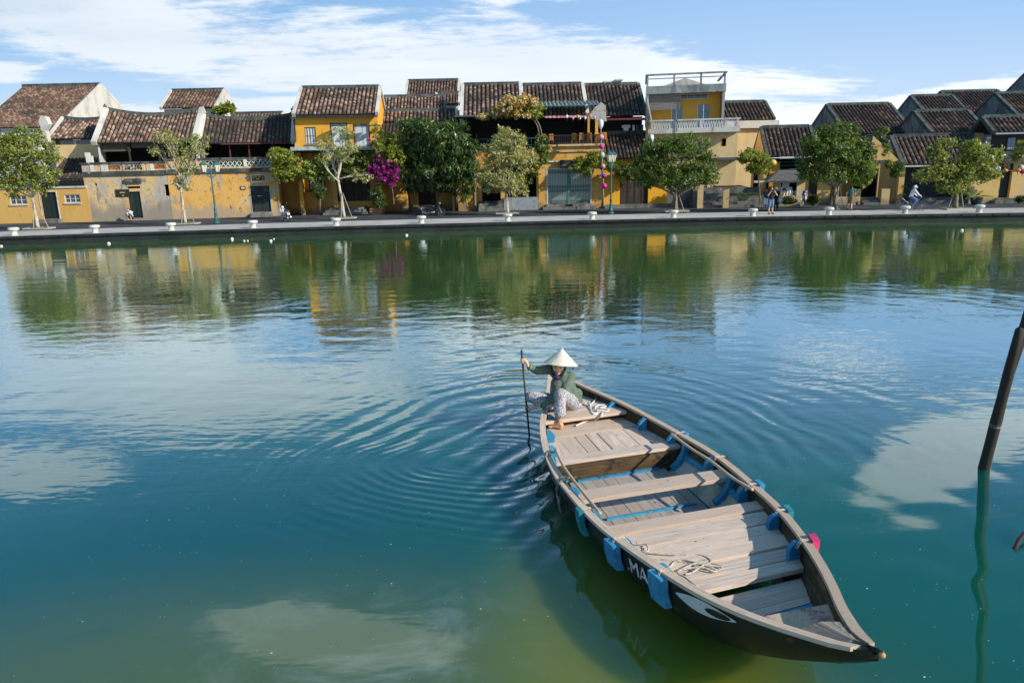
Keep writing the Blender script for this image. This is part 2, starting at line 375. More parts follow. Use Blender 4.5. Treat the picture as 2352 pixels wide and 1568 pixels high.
    wash = k.m('MULTIPLY', k.ramp(ac, -2.2, -1.0), k.ramp(ac, -.55, -.9)); wash = k.m('MULTIPLY', wash, k.m('MULTIPLY', k.ramp(al, 1.2, 2.4), k.ramp(al, 5.4, 4.4)))
    ph = k.m('ADD', k.m('MULTIPLY', al, 13.), k.m('MULTIPLY', ac, 12.)); ph = k.m('ADD', ph, k.m('MULTIPLY', warp, 9.))
    H = k.m('ADD', H, k.m('MULTIPLY', k.m('MULTIPLY', k.m('SINE', ph), wash), .0085))
    # general swell and wind ripples, longer along the bank
    calm = k.ramp(k.noise(k.mapping(ob, (1, 1, 1), (4, 4, 0)), .13, 3, .55), .34, .62, .30, 1.)
    near = k.ramp(Y, 6., 13., .16, 1.)
    w1 = k.m('MULTIPLY', k.noise(k.mapping(ob, (.55, 1.5, 1)), 1.15, 3, .5), .011)
    w2 = k.m('MULTIPLY', k.noise(k.mapping(ob, (.8, 2.2, 1), (3, 3, 0)), 3.1, 2, .5), .0050)
    w3 = k.m('MULTIPLY', k.noise(k.mapping(ob, (1.2, 1.2, 1), (8, 3, 0)), .42, 2, .5), .011)
    H = k.m('ADD', H, k.m('MULTIPLY', k.m('MULTIPLY', k.m('ADD', w1, w2), calm), near)); H = k.m('ADD', H, k.m('MULTIPLY', w3, near))
    bp = k.n('ShaderNodeBump'); bp.inputs['Distance'].default_value = 1.; bp.inputs['Strength'].default_value = 1.; k.set(bp.inputs['Height'], H)
    df = k.n('ShaderNodeBsdfPrincipled', i_0=c); df.inputs['Specular IOR Level'].default_value = 0; df.inputs['Roughness'].default_value = 1
    df.inputs['Subsurface Weight'].default_value = 1.; df.inputs['Subsurface Radius'].default_value = (.5, .8, .8); df.inputs['Subsurface Scale'].default_value = 1.
    df.subsurface_method = 'BURLEY'
    gl = k.n('ShaderNodeBsdfGlossy'); gl.inputs['Color'].default_value = (.86, .96, .98, 1); gl.inputs['Roughness'].default_value = .015
    nt.links.new(bp.outputs[0], gl.inputs['Normal'])
    fr = k.n('ShaderNodeFresnel'); fr.inputs[0].default_value = 1.33; nt.links.new(bp.outputs[0], fr.inputs['Normal'])
    fac = k.m('MINIMUM', k.m('MULTIPLY', fr.outputs[0], 2.5), .68)
    mx = k.n('ShaderNodeMixShader'); k.set(mx.inputs[0], fac); nt.links.new(df.outputs[0], mx.inputs[1]); nt.links.new(gl.outputs[0], mx.inputs[2])
    o = k.n('ShaderNodeOutputMaterial'); nt.links.new(mx.outputs[0], o.inputs[0]); return m
QZ = .52
def qy(X):                              # the bank is a shallow bay
    X = max(-60, min(60, X)); return 45.9-.0024*(X-5)**2 if X < 5 else 45.9-.0024*(X-5)**2
def arc(mb, X0, X1, off0, off1, z, n=60):
    xs = [X0+(X1-X0)*i/n for i in range(n+1)]
    for a, b in zip(xs, xs[1:]): mb.face([(a, qy(a)+off0, z), (b, qy(b)+off0, z), (b, qy(b)+off1, z), (a, qy(a)+off1, z)])
mb = MB(); mb.face([(-900, -30, 0), (900, -30, 0), (900, 55, 0), (-900, 55, 0)])
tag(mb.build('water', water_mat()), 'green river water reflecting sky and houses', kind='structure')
mb = MB(); mb.face([(-900, 44, -.5), (900, 44, -.5), (900, 1600, -.5), (-900, 1600, -.5)]); 
tag(mb.build('ground', M('dry_ground', (.16, .14, .10), layers=[((.08, .10, .05), .4, .4, .6)])), kind='structure')
# embankment wall, pavement, road
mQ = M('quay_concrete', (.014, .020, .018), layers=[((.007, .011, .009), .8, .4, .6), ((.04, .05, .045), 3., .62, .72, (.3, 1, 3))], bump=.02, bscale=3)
mPv = M('pavement_slabs', (.46, .43, .39), layers=[((.36, .34, .31), .9, .4, .6), ((.30, .29, .27), 5., .62, .75, (1, 2, 1))], bump=.004, bscale=10, rough=.9)
mRd = M('asphalt', (.030, .036, .042), layers=[((.05, .055, .06), .6, .45, .6), ((.018, .02, .024), 3., .5, .7)], bump=.006, bscale=25, rough=.9)
mb = MB()
xs = [-60+2*i for i in range(61)]
for a, b in zip(xs, xs[1:]):
    for z0, z1, o0, o1 in ((-.5, QZ-.16, .10, .10), (QZ-.16, QZ, .0, .0)):
        mb.face([(a, qy(a)+o0, z0), (b, qy(b)+o0, z0), (b, qy(b)+o1, z1), (a, qy(a)+o1, z1)])
    mb.face([(a, qy(a), QZ-.16), (b, qy(b), QZ-.16), (b, qy(b)+.1, QZ-.16), (a, qy(a)+.1, QZ-.16)])
for a in np.arange(-45, 45, .9):        # bolt heads along the fender beam
    y = qy(a); mb.box(a-.05, a+.05, y-.04, y+.01, QZ-.11, QZ-.04)
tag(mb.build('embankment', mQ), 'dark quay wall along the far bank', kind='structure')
mb = MB(); arc(mb, -60, 60, 0, .35, QZ); arc(mb, -60, 60, .35, 4.5, QZ+.004)
for a, b in zip(xs, xs[1:]): mb.face([(a, qy(a)+4.5, QZ-.1), (b, qy(b)+4.5, QZ-.1), (b, qy(b)+4.5, QZ+.004), (a, qy(a)+4.5, QZ+.004)][::-1])
tag(mb.build('pavement', mPv), 'pale riverside pavement', kind='structure')
mb = MB(); arc(mb, -60, 60, 4.5, 40, QZ-.1); tag(mb.build('road', mRd), 'dark asphalt riverside street', kind='structure')
# ------------------------------------------------------------------ the boat
mDeck = wood_mat('weathered_planks', (.66, .54, .45), (.45, .35, .28), (.84, .76, .68))
mDeck2 = wood_mat('grey_floor_planks', (.40, .35, .32), (.28, .25, .24), (.50, .45, .42))
mCap = wood_mat('worn_gunwale', (.60, .49, .39), (.40, .31, .24), (.70, .61, .52))
mIn = wood_mat('stained_strake', (.10, .060, .024), (.03, .022, .013), (.24, .15, .05), patch=(.022, .018, .013), amt=.8)
mWhite = M('worn_whitewash', (.50, .47, .38), layers=[((.30, .25, .16), 6, .45, .7), ((.10, .22, .26), 9, .66, .72)], bump=.003, bscale=20)
mBlue = M('blue_boat_paint', (.016, .19, .36), .65, layers=[((.045, .28, .44), 4, .4, .65), ((.012, .09, .15), 14, .56, .70), ((.28, .27, .24), 26, .63, .68), ((.05, .06, .06), 40, .64, .68)], bump=.003, bscale=30)
mHull = M('black_hull_paint', (.012, .012, .010), .42, layers=[((.02, .016, .010), 4, .4, .6), ((.14, .085, .015), 3.5, .60, .72, (1, 1, 3)), ((.09, .09, .08), 16, .70, .76)], bump=.004, bscale=9)
mRope = M('pale_rope', (.58, .52, .44), .9, layers=[((.35, .29, .22), 30, .45, .6)], bump=.006, bscale=90)
mRopeD = M('frayed_grey_rope', (.30, .28, .25), .95, layers=[((.05, .05, .045), 12, .42, .6)], bump=.02, bscale=40)
mPoleW = wood_mat('peeled_stick', (.62, .50, .38), (.50, .38, .27), (.72, .64, .54))
mLet = M('white_boat_paint', (.55, .55, .52), .6, layers=[((.28, .27, .25), 25, .55, .7)])
mBoard = wood_mat('mottled_board', (.62, .46, .33), (.50, .36, .25), (.70, .58, .46), patch=(.30, .13, .13))
boat = thing('rowing_boat', 'long dark wooden rowing boat with plank decks, blue ribs and a painted eye', 'boat', BP(.5, 0, 0))
def hs(t, side, v, off=0.):             # hull skin: v=0 gunwale .. 1 keel, off = outward
    w = bw(t, side); zt = zg(t); zk = keel(t); h = zt-zk
    prof = [(0, 1., 0.), (.25, .985, .26), (.5, .90, .52), (.75, .66, .80), (1., .0, 1.)]
    for (a, ra, ha), (b, rb, hb) in zip(prof, prof[1:]):
        if v <= b:
            q = (v-a)/(b-a); r_ = ra+(rb-ra)*q; hh = ha+(hb-ha)*q; break
    return BP(t, side*(w*r_+off), zt-h*hh)
TS = [0]+[.012*i for i in range(1, 83)]+[.992, 1.]
mb = MB()
for side in (1, -1):
    for a, b in zip(TS, TS[1:]):
        for i in range(8):
            v0, v1 = i/8, (i+1)/8
            q = [hs(a, side, v0), hs(b, side, v0), hs(b, side, v1), hs(a, side, v1)]
            uv = [(a*8, v0), (b*8, v0), (b*8, v1), (a*8, v1)]
            mb.face(q if side < 0 else q[::-1], uv if side < 0 else uv[::-1])
hull = mb.build('hull', mHull, boat, smooth=True)
def inner(t, side, z, ins=.035):        # inner surface at a height
    zt = zg(t); zk = keel(t); hh = (zt-z)/(zt-zk); w = bw(t, side)
    prof = [(1., 0.), (.985, .26), (.90, .52), (.66, .80), (.0, 1.)]
    for (ra, ha), (rb, hb) in zip(prof, prof[1:]):
        if hh <= hb: r_ = ra+(rb-ra)*(hh-ha)/(hb-ha); break
    else: r_ = 0
    return side*max(.004, w*r_-ins)
for side in (1, -1):
    mb = MB(); mb2 = MB()
    for a, b in zip(TS, TS[1:]):
        if a < .02 or b > .985: continue
        if a < .06 or b > .96: continue
        def pt(t, z): return BP(t, inner(t, side, z), z)
        for z0, z1, dst in ((0., .19, mb), (.19, .19+.25, mb2)):
            if dst is mb2 and not (.40 < a and b < .645): continue
            if dst is mb and not (.40 < a and b < .645): z1 = min(.42, (zg(a)-keel(a))*.85)
            for s0, s1 in ((0, .5), (.5, 1.)):
                za = [zg(t)-(z0+(z1-z0)*s) for t, s in ((a, s0), (b, s0), (b, s1), (a, s1))]
                q = [pt(a, za[0]), pt(b, za[1]), pt(b, za[2]), pt(a, za[3])]
                if dst is mb2:
                    pass
                uv = [(a*8, z0+s0*(z1-z0)+side), (b*8, z0+s0*(z1-z0)+side), (b*8, z0+s1*(z1-z0)+side), (a*8, z0+s1*(z1-z0)+side)]
                dst.face(q[::-1] if side < 0 else q, uv[::-1] if side < 0 else uv)

    mb.build('inner_strake', mIn, boat); mb2.build('inner_planking', mWhite, boat)
# gunwale caps
for side in (1, -1):
    mb = MB(); ts = [.012+.976*i/80 for i in range(81)]
    for a, b in zip(ts, ts[1:]):
        def c(t, o, z): return BP(t, side*max(.0, bw(t, side)+o), zg(t)+z)
        lo = [c(a, .018, -.015), c(b, .018, -.015), c(b, -.062, -.015), c(a, -.062, -.015)]
        hi = [c(a, .018, .018), c(b, .018, .018), c(b, -.062, .018), c(a, -.062, .018)]
        mb.hexa(lo, hi, uo=(a*7.5, side*3))
    mb.build('gunwale', mCap, boat)
    mb = MB()                           # rub strake just under the cap
    for a, b in zip(ts, ts[1:]):
        mb.face([hs(a, side, .0, .014), hs(b, side, .0, .014), hs(b, side, .045, .014), hs(a, side, .045, .014)])
        mb.face([hs(a, side, .045, .014), hs(b, side, .045, .014), hs(b, side, .055, .0), hs(a, side, .055, .0)])
    mb.build('rub_strake', mHull, boat)
def cross_plank(mb, t0, t1, z, th=.03, ins=.05, skew=-.008, n=1, cut=None):
    """plank across the boat; skew: starboard end further aft; follows the inner hull"""
    def e(t, side): 
        tt = t+(skew if side > 0 else -skew)
        o = inner(tt, side, z, ins)
        return BP(tt, o, z)
    L0, L1, R0, R1 = e(t0, -1), e(t1, -1), e(t0, 1), e(t1, 1)
    mb.hexa([L1-Vector((0, 0, th)), R1-Vector((0, 0, th)), R0-Vector((0, 0, th)), L0-Vector((0, 0, th))], [L1, R1, R0, L0])
def long_plank(mb, t0, t1, o0, o1, z, th=.025, skew=-.008):
    def e(t, o):
        tt = t+skew*o/.8; lim = inner(tt, 1 if o > 0 else -1, z, .04)
        o = max(min(o, lim), -abs(lim)) if o > 0 else max(o, lim)
        return BP(tt, o, z)
    a, b, c_, d = e(t0, o0), e(t1, o0), e(t1, o1), e(t0, o1)
    dz = Vector((0, 0, th)); mb.hexa([a-dz, b-dz, c_-dz, d-dz], [a, b, c_, d])
# stern deck with its front beam
mb = MB()
for t0, t1 in ((.04, .105), (.108, .165), (.168, .212)): cross_plank(mb, t0, t1, .385)
mb.build('stern_deck', mDeck, boat)
mb = MB(); cross_plank(mb, .215, .243, .395, .05); mb.build('stern_beam', mDeck, boat)
mb = MB(); cross_plank(mb, .226, .230, .36, .16); mb.build('bulkhead', mIn, boat)
mb = MB(); cross_plank(mb, .232, .283, .268); mb.build('aft_floor_beam', mDeck, boat)
for o0, o1, dt, tn in ((-.80, -.52, 0, 0), (-.515, -.30, 0, .0), (-.295, -.14, .003, .0), (-.12, .03, 0, -.002), (.055, .25, .0, .0), (.256, .44, .002, 0), (.446, .62, 0, 0), (.627, .88, 0, 0)):
    mb = MB(); long_plank(mb, .285+dt, .378, o0, o1, .262+random.uniform(-.003, .003)); mb.build('floor_plank', mDeck, boat)
mb = MB(); cross_plank(mb, .380, .402, .305, .045); mb.build('thwart', mDeck, boat)
mb = MB(); cross_plank(mb, .404, .409, .262, .25); mb.build('bulkhead', mIn, boat)
for i in range(9):                      # hold floor
    o0 = -.66+i*.146; mb = MB(); long_plank(mb, .41, .635, o0, o0+.139, .05+random.uniform(-.003, .003)); mb.build('hold_plank', mDeck2, boat)
mb = MB(); mb.box(0, 0, 0, 0, 0, 0); mb = MB()
def rib(t, z0, side, w=.055, d=.05, over=.0, half=False):
    mb = MB(); n = 8; zt = zg(t)-.035 if not half else zg(t)-.02
    pts = []
    for i in range(n+1):
        z = zt+(z0-zt)*i/n; o = inner(t, side, z, .04+d/2); pts.append(BP(t, o, z))
    mb2 = MB()
    for i in range(n): 
        a, b = pts[i], pts[i+1]; A = BA*(w/2); dn = (b-a).normalized(); nn = dn.cross(BA).normalized()*(d/2)
        if i == 0: na = nn
        mb2.hexa([a-A-na, b-A-nn, b+A-nn, a+A-na], [a-A+na, b-A+nn, b+A+nn, a+A+na]); na = nn
    return mb2
for t in (.412, .545):                   # frames standing in the hold, joined across the floor
    for side in (1, -1):
        ob = rib(t, .055, side, w=.075, d=.07).build('frame', mBlue, boat)
    mb = MB(); mb.beam(BP(t+.006, -.56, .062), BP(t-.006, .56, .062), .035, .03); mb.build('frame_floor', mBlue, boat)
for side in (1, -1):                     # blue stringer inside the hold
    mb = MB(); ts = [.415+.215*i/10 for i in range(11)]
    for a, b in zip(ts, ts[1:]):
        f = lambda t, z, d: BP(t, inner(t, side, z, .035+d), z)
        mb.hexa([f(a, zg(a)-.25, 0), f(b, zg(b)-.25, 0), f(b, zg(b)-.24, .03), f(a, zg(a)-.24, .03)], [f(a, zg(a)-.185, 0), f(b, zg(b)-.185, 0), f(b, zg(b)-.185, .035), f(a, zg(a)-.185, .035)])
    mb.build('stringer', mBlue, boat)
mb = MB(); cross_plank(mb, .518, .548, .345, .05); mb.build('thwart', mDeck, boat)
mb = MB(); cross_plank(mb, .628, .651, .345, .045); mb.build('thwart', mDeck, boat)
for i, (t0, t1, dz) in enumerate(((.6535, .684, 0), (.686, .7165, -.004), (.7185, .743, .012), (.745, .768, -.006), (.7695, .778, -.008))):
    mb = MB(); cross_plank(mb, t0, t1, .325+dz, .03); mb.build('deck_plank', mDeck, boat)
mb = MB(); cross_plank(mb, .779, .797, .36, .045); mb.build('thwart', mDeck, boat)
for t0, t1, z in ((.800, .815, .275), (.8165, .833, .283), (.8345, .846, .288)):
    mb = MB(); cross_plank(mb, t0, t1, z, .03); mb.build('bow_floor_plank', mDeck, boat)
mb = MB(); cross_plank(mb, .850, .868, .30, .03); mb.build('blue_floor_board', mBlue, boat)
mb = MB(); z = .47
q = [G(1728, 1419, .50), G(1919, 1383, .50), G(1923, 1449, .565), G(1850, 1462, .565)]
dz = Vector((0, 0, .022)); mb.hexa([q[0]-dz, q[3]-dz, q[2]-dz, q[1]-dz], [q[0], q[3], q[2], q[1]]); mb.build('bow_board', mBoard, boat)
# breasthook: the solid carved wedge joining the sides at the bow
mB = wood_mat('weathered_bow_block', (.30, .25, .20), (.10, .10, .09), (.48, .42, .36), patch=(.02, .028, .03))
mb = MB(); ts = [.944, .955, .968, .98, .991, 1.004]
rows = []
for t in ts:
    w1, w2 = bw(min(t, 1), -1), bw(min(t, 1), 1); z = zg(t); s = .0 if t < 1 else .01
    rows.append([BP(t, -w1+.02 if t < .99 else -.012, z-.01), BP(t, (-w1+w2)*.5, z+.035), BP(t, w2-.02 if t < .99 else .012, z-.01), BP(t, (-w1+w2)*.5, z-min(.14, .7*(zg(t)-keel(min(t, 1)))*(1 if t < .99 else .5)))])
for a, b in zip(rows, rows[1:]):
    for i in range(4):
        j = (i+1) % 4; mb.face([a[i], b[i], b[j], a[j]], [(0, i*.1), (.1, i*.1), (.1, i*.1+.1), (0, i*.1+.1)])
mb.face(rows[0]); mb.face(rows[-1][::-1]); mb.build('breasthook', mB, boat)
mb = MB(); mb.ball(BP(1.003, 0, zg(1.)), (.022, .022, .02)); mb.build('bow_cap', M('bare_wood_tip', (.5, .25, .08)), boat)
mb = MB(); mb.ball(BP(.0, 0, zg(0)-.02), (.03, .05, .04)); mb.build('stern_cap', mB, boat)
# blue knees inside the rail (rounded tops)
def knee(t, side, h=.19, w=.055, d=.11, lab=None):
    mb = MB(); prof = []
    zt = zg(t)-.005
    for dd, zz in ((.0, 0.), (.05, .0), (d*.8, -.03), (d, -.07), (d*.95, -h), (.0, -h)): prof.append((dd, zz))
    A = []; Bq = []
    for dd, zz in prof:
        z = zt+zz; o = side*(bw(t, side)-.07-dd)
        p = BP(t, o, z); A.append(p-BA*w/2); Bq.append(p+BA*w/2)
    n = len(A); mb.face(A[::-1]); mb.face(Bq)
    for i in range(n): mb.face([A[i], A[(i+1) % n], Bq[(i+1) % n], Bq[i]])
    return mb.build('knee', mBlue, boat)
for t, s, h in ((.205, 1, .22), (.295, 1, .2), (.379, 1, .2), (.486, 1, .2), (.593, 1, .2), (.690, 1, .2), (.768, 1, .18),
                (.236, -1, .2), (.306, -1, .2), (.372, -1, .22), (.532, -1, .2), (.612, -1, .2), (.697, -1, .16), (.775, -1, .14)): knee(t, s, h)
# blocks hanging outside the rail
mPink = M('pink_block_paint', (.62, .03, .14), .5, layers=[((.42, .02, .09), 12, .45, .6)])
mTeal = M('teal_block_paint', (.01, .17, .20), .6, layers=[((.02, .25, .26), 8, .4, .6), ((.02, .08, .08), 20, .6, .7)], bump=.003, bscale=30)
mDkb = M('dark_block_paint', (.02, .045, .05), .6)
for t, s, w, h, th, m_, lab, tp in ((.384, 1, .11, .26, .05, mBlue, None, .03), (.495, 1, .11, .26, .05, mDkb, 'dark fender block outside the rail', .02), (.600, 1, .14, .3, .06, mBlue, None, .04),
                            (.689, 1, .14, .3, .06, mTeal, None, .04), (.776, 1, .13, .3, .07, mPink, 'bright pink fender block near the bow', .045),
                            (.611, -1, .11, .28, .055, mTeal, 'narrow teal fender block', .03), (.705, -1, .17, .25, .07, mBlue, None, .0), (.797, -1, .18, .27, .065, mBlue, None, .0)):
    mb = MB(); zt = zg(t)+tp; hw = w/2/BL_
    def q(tt, z, off): 
        vv = 0 if z > zg(tt) else min(1, (zg(tt)-z)/(zg(tt)-keel(tt)))
        p = hs(tt, s, max(0, vv)*.9, .02+off); return Vector((p.x, p.y, z))
    zs_ = [zt-h, zt-h*.5, zt]
    for za, zb in zip(zs_, zs_[1:]):
        mb.hexa([q(t-hw, za, .0), q(t+hw, za, .0), q(t+hw, za, th), q(t-hw, za, th)], [q(t-hw, zb, .0), q(t+hw, zb, .0), q(t+hw, zb, th), q(t-hw, zb, th)])
    o = mb.build('fender_block', m_, boat, label=lab)
    mb = MB()                            # lashing over the rail
    for e in (-.01, .012):
        mb.tube([q(t, zt-.05, th*.8)+BA*e, BP(t, s*(bw(t, s)+.03), zg(t)+.03)+BA*e, BP(t, s*(bw(t, s)-.07), zg(t)+.028)+BA*(e-.01), BP(t, s*(bw(t, s)-.12), zg(t)-.04)+BA*e], .006, 5)
    mb.build('lashing', mRope, boat)
# eye and letters on the left side
def decal(mb, poly, t0, v0, st, sv, off=.006, side=-1):
    # poly in local (x right, y up) -> t, v on the hull side; fan-safe quads
    for f in poly:
        mb.face([hs(t0+x*st, side, v0-y*sv, off) for x, y in f])
def ellpoly(n=28, top=1., bot=1., rin=None, cx=0, cy=0, rx=1, ry=1, almond=False):
    pts = []
    for i in range(n):
        a = 2*math.pi*i/n; x, y = math.cos(a), math.sin(a)
        if almond: y = y*(1-.55*abs(x)**2)
        pts.append((cx+rx*x, cy+ry*y))
    return pts
def fan(cx, cy, E, off):
    mb = MB(); n = len(E)
    for r0, r1 in ((0, .35), (.35, .7), (.7, 1.)):
        f = lambda p, r: (cx+(p[0]-cx)*r, cy+(p[1]-cy)*r)
        decal(mb, [[f(E[i], r0), f(E[(i+1) % n], r0), f(E[(i+1) % n], r1), f(E[i], r1)] if r0 else [(cx, cy), f(E[(i+1) % n], r1), f(E[i], r1)] for i in range(n)], .859, .150, .040, .098, off)
    return mb
eye = fan(0, 0, ellpoly(n=36, almond=True), .010).build('painted_eye', mLet, boat)
fan(.47, 0, ellpoly(n=30, cx=.47, cy=0., rx=.38, ry=.52), .015).build('pupil', mHull, eye)
def text_tris(s, font=None):
    cu = bpy.data.curves.new('t', 'FONT'); cu.body = s; cu.size = 1; cu.resolution_u = 3
    o = bpy.data.objects.new('t', cu); C.objects.link(o); dg = bpy.context.evaluated_depsgraph_get(); dg.update()
    me = o.evaluated_get(dg).to_mesh(); me.calc_loop_triangles()
    v = [(p.co.x, p.co.y) for p in me.vertices]; tr = [tuple(v[i] for i in t.vertices) for t in me.loop_triangles]
    o.evaluated_get(dg).to_mesh_clear(); bpy.data.objects.remove(o); bpy.data.curves.remove(cu); return tr
mb = MB(); tr = text_tris('.MA')
xm = max(p[0] for f in tr for p in f); tr = [[(x+.02*(1 if i else -1)*0, y) for i, (x, y) in enumerate(f)] for f in tr]
decal(mb, [f for f in tr], .724, .31, .044/xm, .21/.72, off=.010)
for dx, dy in ((.02, 0), (-.02, 0)): decal(mb, [[(x+dx, y) for x, y in f] for f in tr], .724, .31, .044/xm, .21/.72, off=.0105+dx*.02)
mb.build('lettering', mLet, boat)
mb = MB(); decal(mb, [[(0, 0), (.3, .1), (.45, .5), (.3, .9), (0, 1), (.15, .5)]], .682, .36, .008, .2); mb.build('lettering', mLet, boat)
mb = MB(); decal(mb, [[(0, 0), (1, .15), (1, 0)]], .738, .30, .008, .02)
# ------------------------------------------------------------------ loose things in the boat
def bez(pts, n=8):
    out = []; pts = [Vector(p) for p in pts]
    for i in range(len(pts)-1):
        p0, p1, p2, p3 = pts[max(i-1, 0)], pts[i], pts[i+1], pts[min(i+2, len(pts)-1)]
        for s in range(n):
            w = s/n; out.append(.5*(2*p1+(p2-p0)*w+(2*p0-5*p1+4*p2-p3)*w*w+(-p0+3*p1-3*p2+p3)*w**3))
    return out+[pts[-1]]
Z2 = lambda x, y: ((1800+x/2.613)*.6638, (1300+y/2.613)*.6638)
Z3 = lambda x, y: ((1950+x/3.137)*.6638, (1600+y/3.137)*.6638)
ZW = lambda x, y: ((1750+x/3.92)*.6638, (1150+y/3.92)*.6638)
Z7 = lambda x, y: ((2300+x/2.613)*.6638, (1400+y/2.613)*.6638)
# long sticks lying over the frames
mb = MB(); mb.tube(bez([G(*Z2(320, 665), .50), G(*Z2(400, 830), .49), G(*Z2(550, 1030), .48), G(*Z2(722, 1242), .47)]), .017, 8)
one('stick', mPoleW, 'peeled bent stick lying along the left rail of the boat', 'stick', mb, 'sticks lashed inside the boat', smooth=True)
mb = MB(); mb.tube(bez([G(*Z7(60, 262), .50), G(*Z7(230, 390), .49), G(*Z7(420, 510), .48), G(*Z7(600, 650), .48), G(*Z7(795, 768), .47)]), .017, 8)
one('stick', mPoleW, 'peeled bent stick lying along the right rail of the boat', 'stick', mb, 'sticks lashed inside the boat', smooth=True)
zf = .34
pts = [G(*Z3(790, 870), .36), G(*Z3(900, 890), .35), G(*Z3(915, 960), .35), G(*Z3(850, 960), .35), G(*Z3(1000, 985), zf), G(*Z3(1250, 1000), zf), G(*Z3(1480, 1000), zf), G(*Z3(1590, 1050), zf), G(*Z3(1585, 1090), zf),
       G(*Z3(1500, 1120), zf+.02), G(*Z3(1400, 1190), zf), G(*Z3(1320, 1210), zf)]
mb = MB(); mb.tube(bez(pts), .0085, 6)
pts = [G(*Z3(930, 1040), zf), G(*Z3(1150, 1060), zf), G(*Z3(1400, 1100), zf), G(*Z3(1480, 1100), zf+.02), G(*Z3(1700, 1130), zf), G(*Z3(1680, 1165), zf), G(*Z3(1520, 1110), zf+.02), G(*Z3(1300, 1060), zf), G(*Z3(1200, 1080), zf), G(*Z3(1150, 1130), zf), G(*Z3(1050, 1135), zf)]
mb.tube(bez(pts), .0085, 6)
pts = [G(*Z3(1130, 1170), zf), G(*Z3(1250, 1165), zf), G(*Z3(1420, 1095), zf+.02), G(*Z3(1600, 1090), zf), G(*Z3(1720, 1140), zf), G(*Z3(1620, 1180), zf), G(*Z3(1480, 1130), zf+.02), G(*Z3(1240, 1180), zf+.03), G(*Z3(1330, 1250), .37), G(*Z3(1400, 1310), .37), G(*Z3(1450, 1335), .36)]
mb.tube(bez(pts), .0085, 6)
one('rope', mRope, 'thin tan rope in loose loops on the middle deck of the boat', 'rope', mb, smooth=True)
zf = .40
pts = [G(*ZW(1020, 770), .42), G(*ZW(1130, 765), .41), G(*ZW(1220, 780), zf), G(*ZW(1250, 840), zf), G(*ZW(1200, 930), zf), G(*ZW(1130, 985), zf), G(*ZW(1065, 970), zf), G(*ZW(1130, 950), zf+.02), G(*ZW(1155, 1040), zf), G(*ZW(1190, 1110), zf), G(*ZW(1250, 1080), zf), G(*ZW(1210, 1030), zf+.01),
       G(*ZW(1260, 985), zf+.02), G(*ZW(1370, 985), zf), G(*ZW(1370, 1000), zf), G(*ZW(1280, 1020), zf+.03), G(*ZW(1390, 1040), zf+.01), G(*ZW(1370, 1065), zf), G(*ZW(1240, 1050), zf+.02), G(*ZW(1160, 1060), zf), G(*ZW(1180, 1095), zf), G(*ZW(1300, 1080), zf+.01), G(*ZW(1290, 1130), .39), G(*ZW(1200, 1190), .29), G(*ZW(1080, 1205), .285), G(*ZW(950, 1265), .285)]
mb = MB(); mb.tube(bez(pts), .012, 7)
one('rope', M('white_nylon_rope', (.68, .66, .62), .8, layers=[((.42, .41, .40), 40, .5, .6)], bump=.006, bscale=90), 'white rope coiled on the stern deck behind the rower', 'rope', mb, smooth=True)
def frayed(pxs, zs, r, name, label):
    mb = MB(); 
    for j in range(7):
        pts = [G(x+random.uniform(-3, 3), y+random.uniform(-3, 3), z) for (x, y), z in zip(pxs, zs)]
        mb.tube(bez(pts, 5), [r*(1-.5*i/(5*(len(pxs)-1)))*random.uniform(.8, 1.1) for i in range(5*(len(pxs)-1)+1)], 6)
    return one(name, mRopeD, label, 'rope', mb, 'frayed ropes over the left rail', smooth=True)
frayed([Z2(310, 690), Z2(250, 690), Z2(235, 720), Z2(215, 800), Z2(205, 860)], [.49, .47, .44, .34, .25], .013, 'frayed_rope', 'short frayed rope end hanging over the left rail nearer the rower')
frayed([Z2(450, 930), Z2(380, 930), Z2(350, 960), Z2(335, 1050), Z2(360, 1150), Z2(370, 1220)], [.48, .47, .44, .33, .20, .10], .019, 'frayed_rope', 'thick frayed rope hanging over the left rail amidships')
# the leaning mooring post, with its wire
mPost = wood_mat('wet_mooring_post', (.035, .028, .020), (.012, .012, .010), (.10, .05, .03), rough=.6)
ZP = lambda x, y: ((3143+x/1.15)*.6638, (1000+y/1.15)*.6638)
base = G(2260, 1076, 0); top = P(2343, 757, base.y-.2)
d = (top-base); b2 = base-d*.45
mb = MB(); mb.tube([b2, base, base+d*.18, base+d*.35, base+d*.52, base+d*.7, base+d*.86, top, base+d*1.02], [.072, .068, .064, .067, .060, .062, .056, .050, .02], 11)
mb.tube([base+d*.55+Vector((.04, .03, 0)), base+d*.9+Vector((.05, .02, 0)), base+d*1.3+Vector((.06, .0, 0)), base+d*1.9+Vector((.05, 0, 0))], [.03, .055, .055, .05], 9)
post = thing('mooring_post', 'dark wet wooden post leaning out of the water at right edge', 'post', base)
mb.build('post', mPost, post, smooth=True)
pb0 = G(2328, 1260, 0); mb = MB(); mb.tube(bez([pb0-Vector((.02, 0, .06)), pb0+Vector((.04, .02, .02)), pb0+Vector((.13, .10, .06)), pb0+Vector((.40, .3, .10))]), .022, 7)
one('reflection_stub', mPost, 'dark crooked stub standing in for a reflection on the water at the right edge below the post', 'stub', mb, smooth=True)  # solid stub models a dark reflection on the water
mWire = M('old_wire', (.25, .25, .24), .6)
mb = MB(); tie = base+d*.33
for e in (0, .018, -.02):
    mb.tube([tie+Vector((.062*math.cos(t), .062*math.sin(t), e)) for t in [2*math.pi*i/14 for i in range(15)]], .006, 5)
mb.tube([tie+Vector((.06, 0, .02)), tie+Vector((.5, .1, .03)), tie+Vector((1.5, .3, .06))], .005, 5); mb.tube([tie+Vector((.06, 0, -.02)), tie+Vector((.6, .1, -.03)), tie+Vector((1.5, .3, .0))], .005, 5)
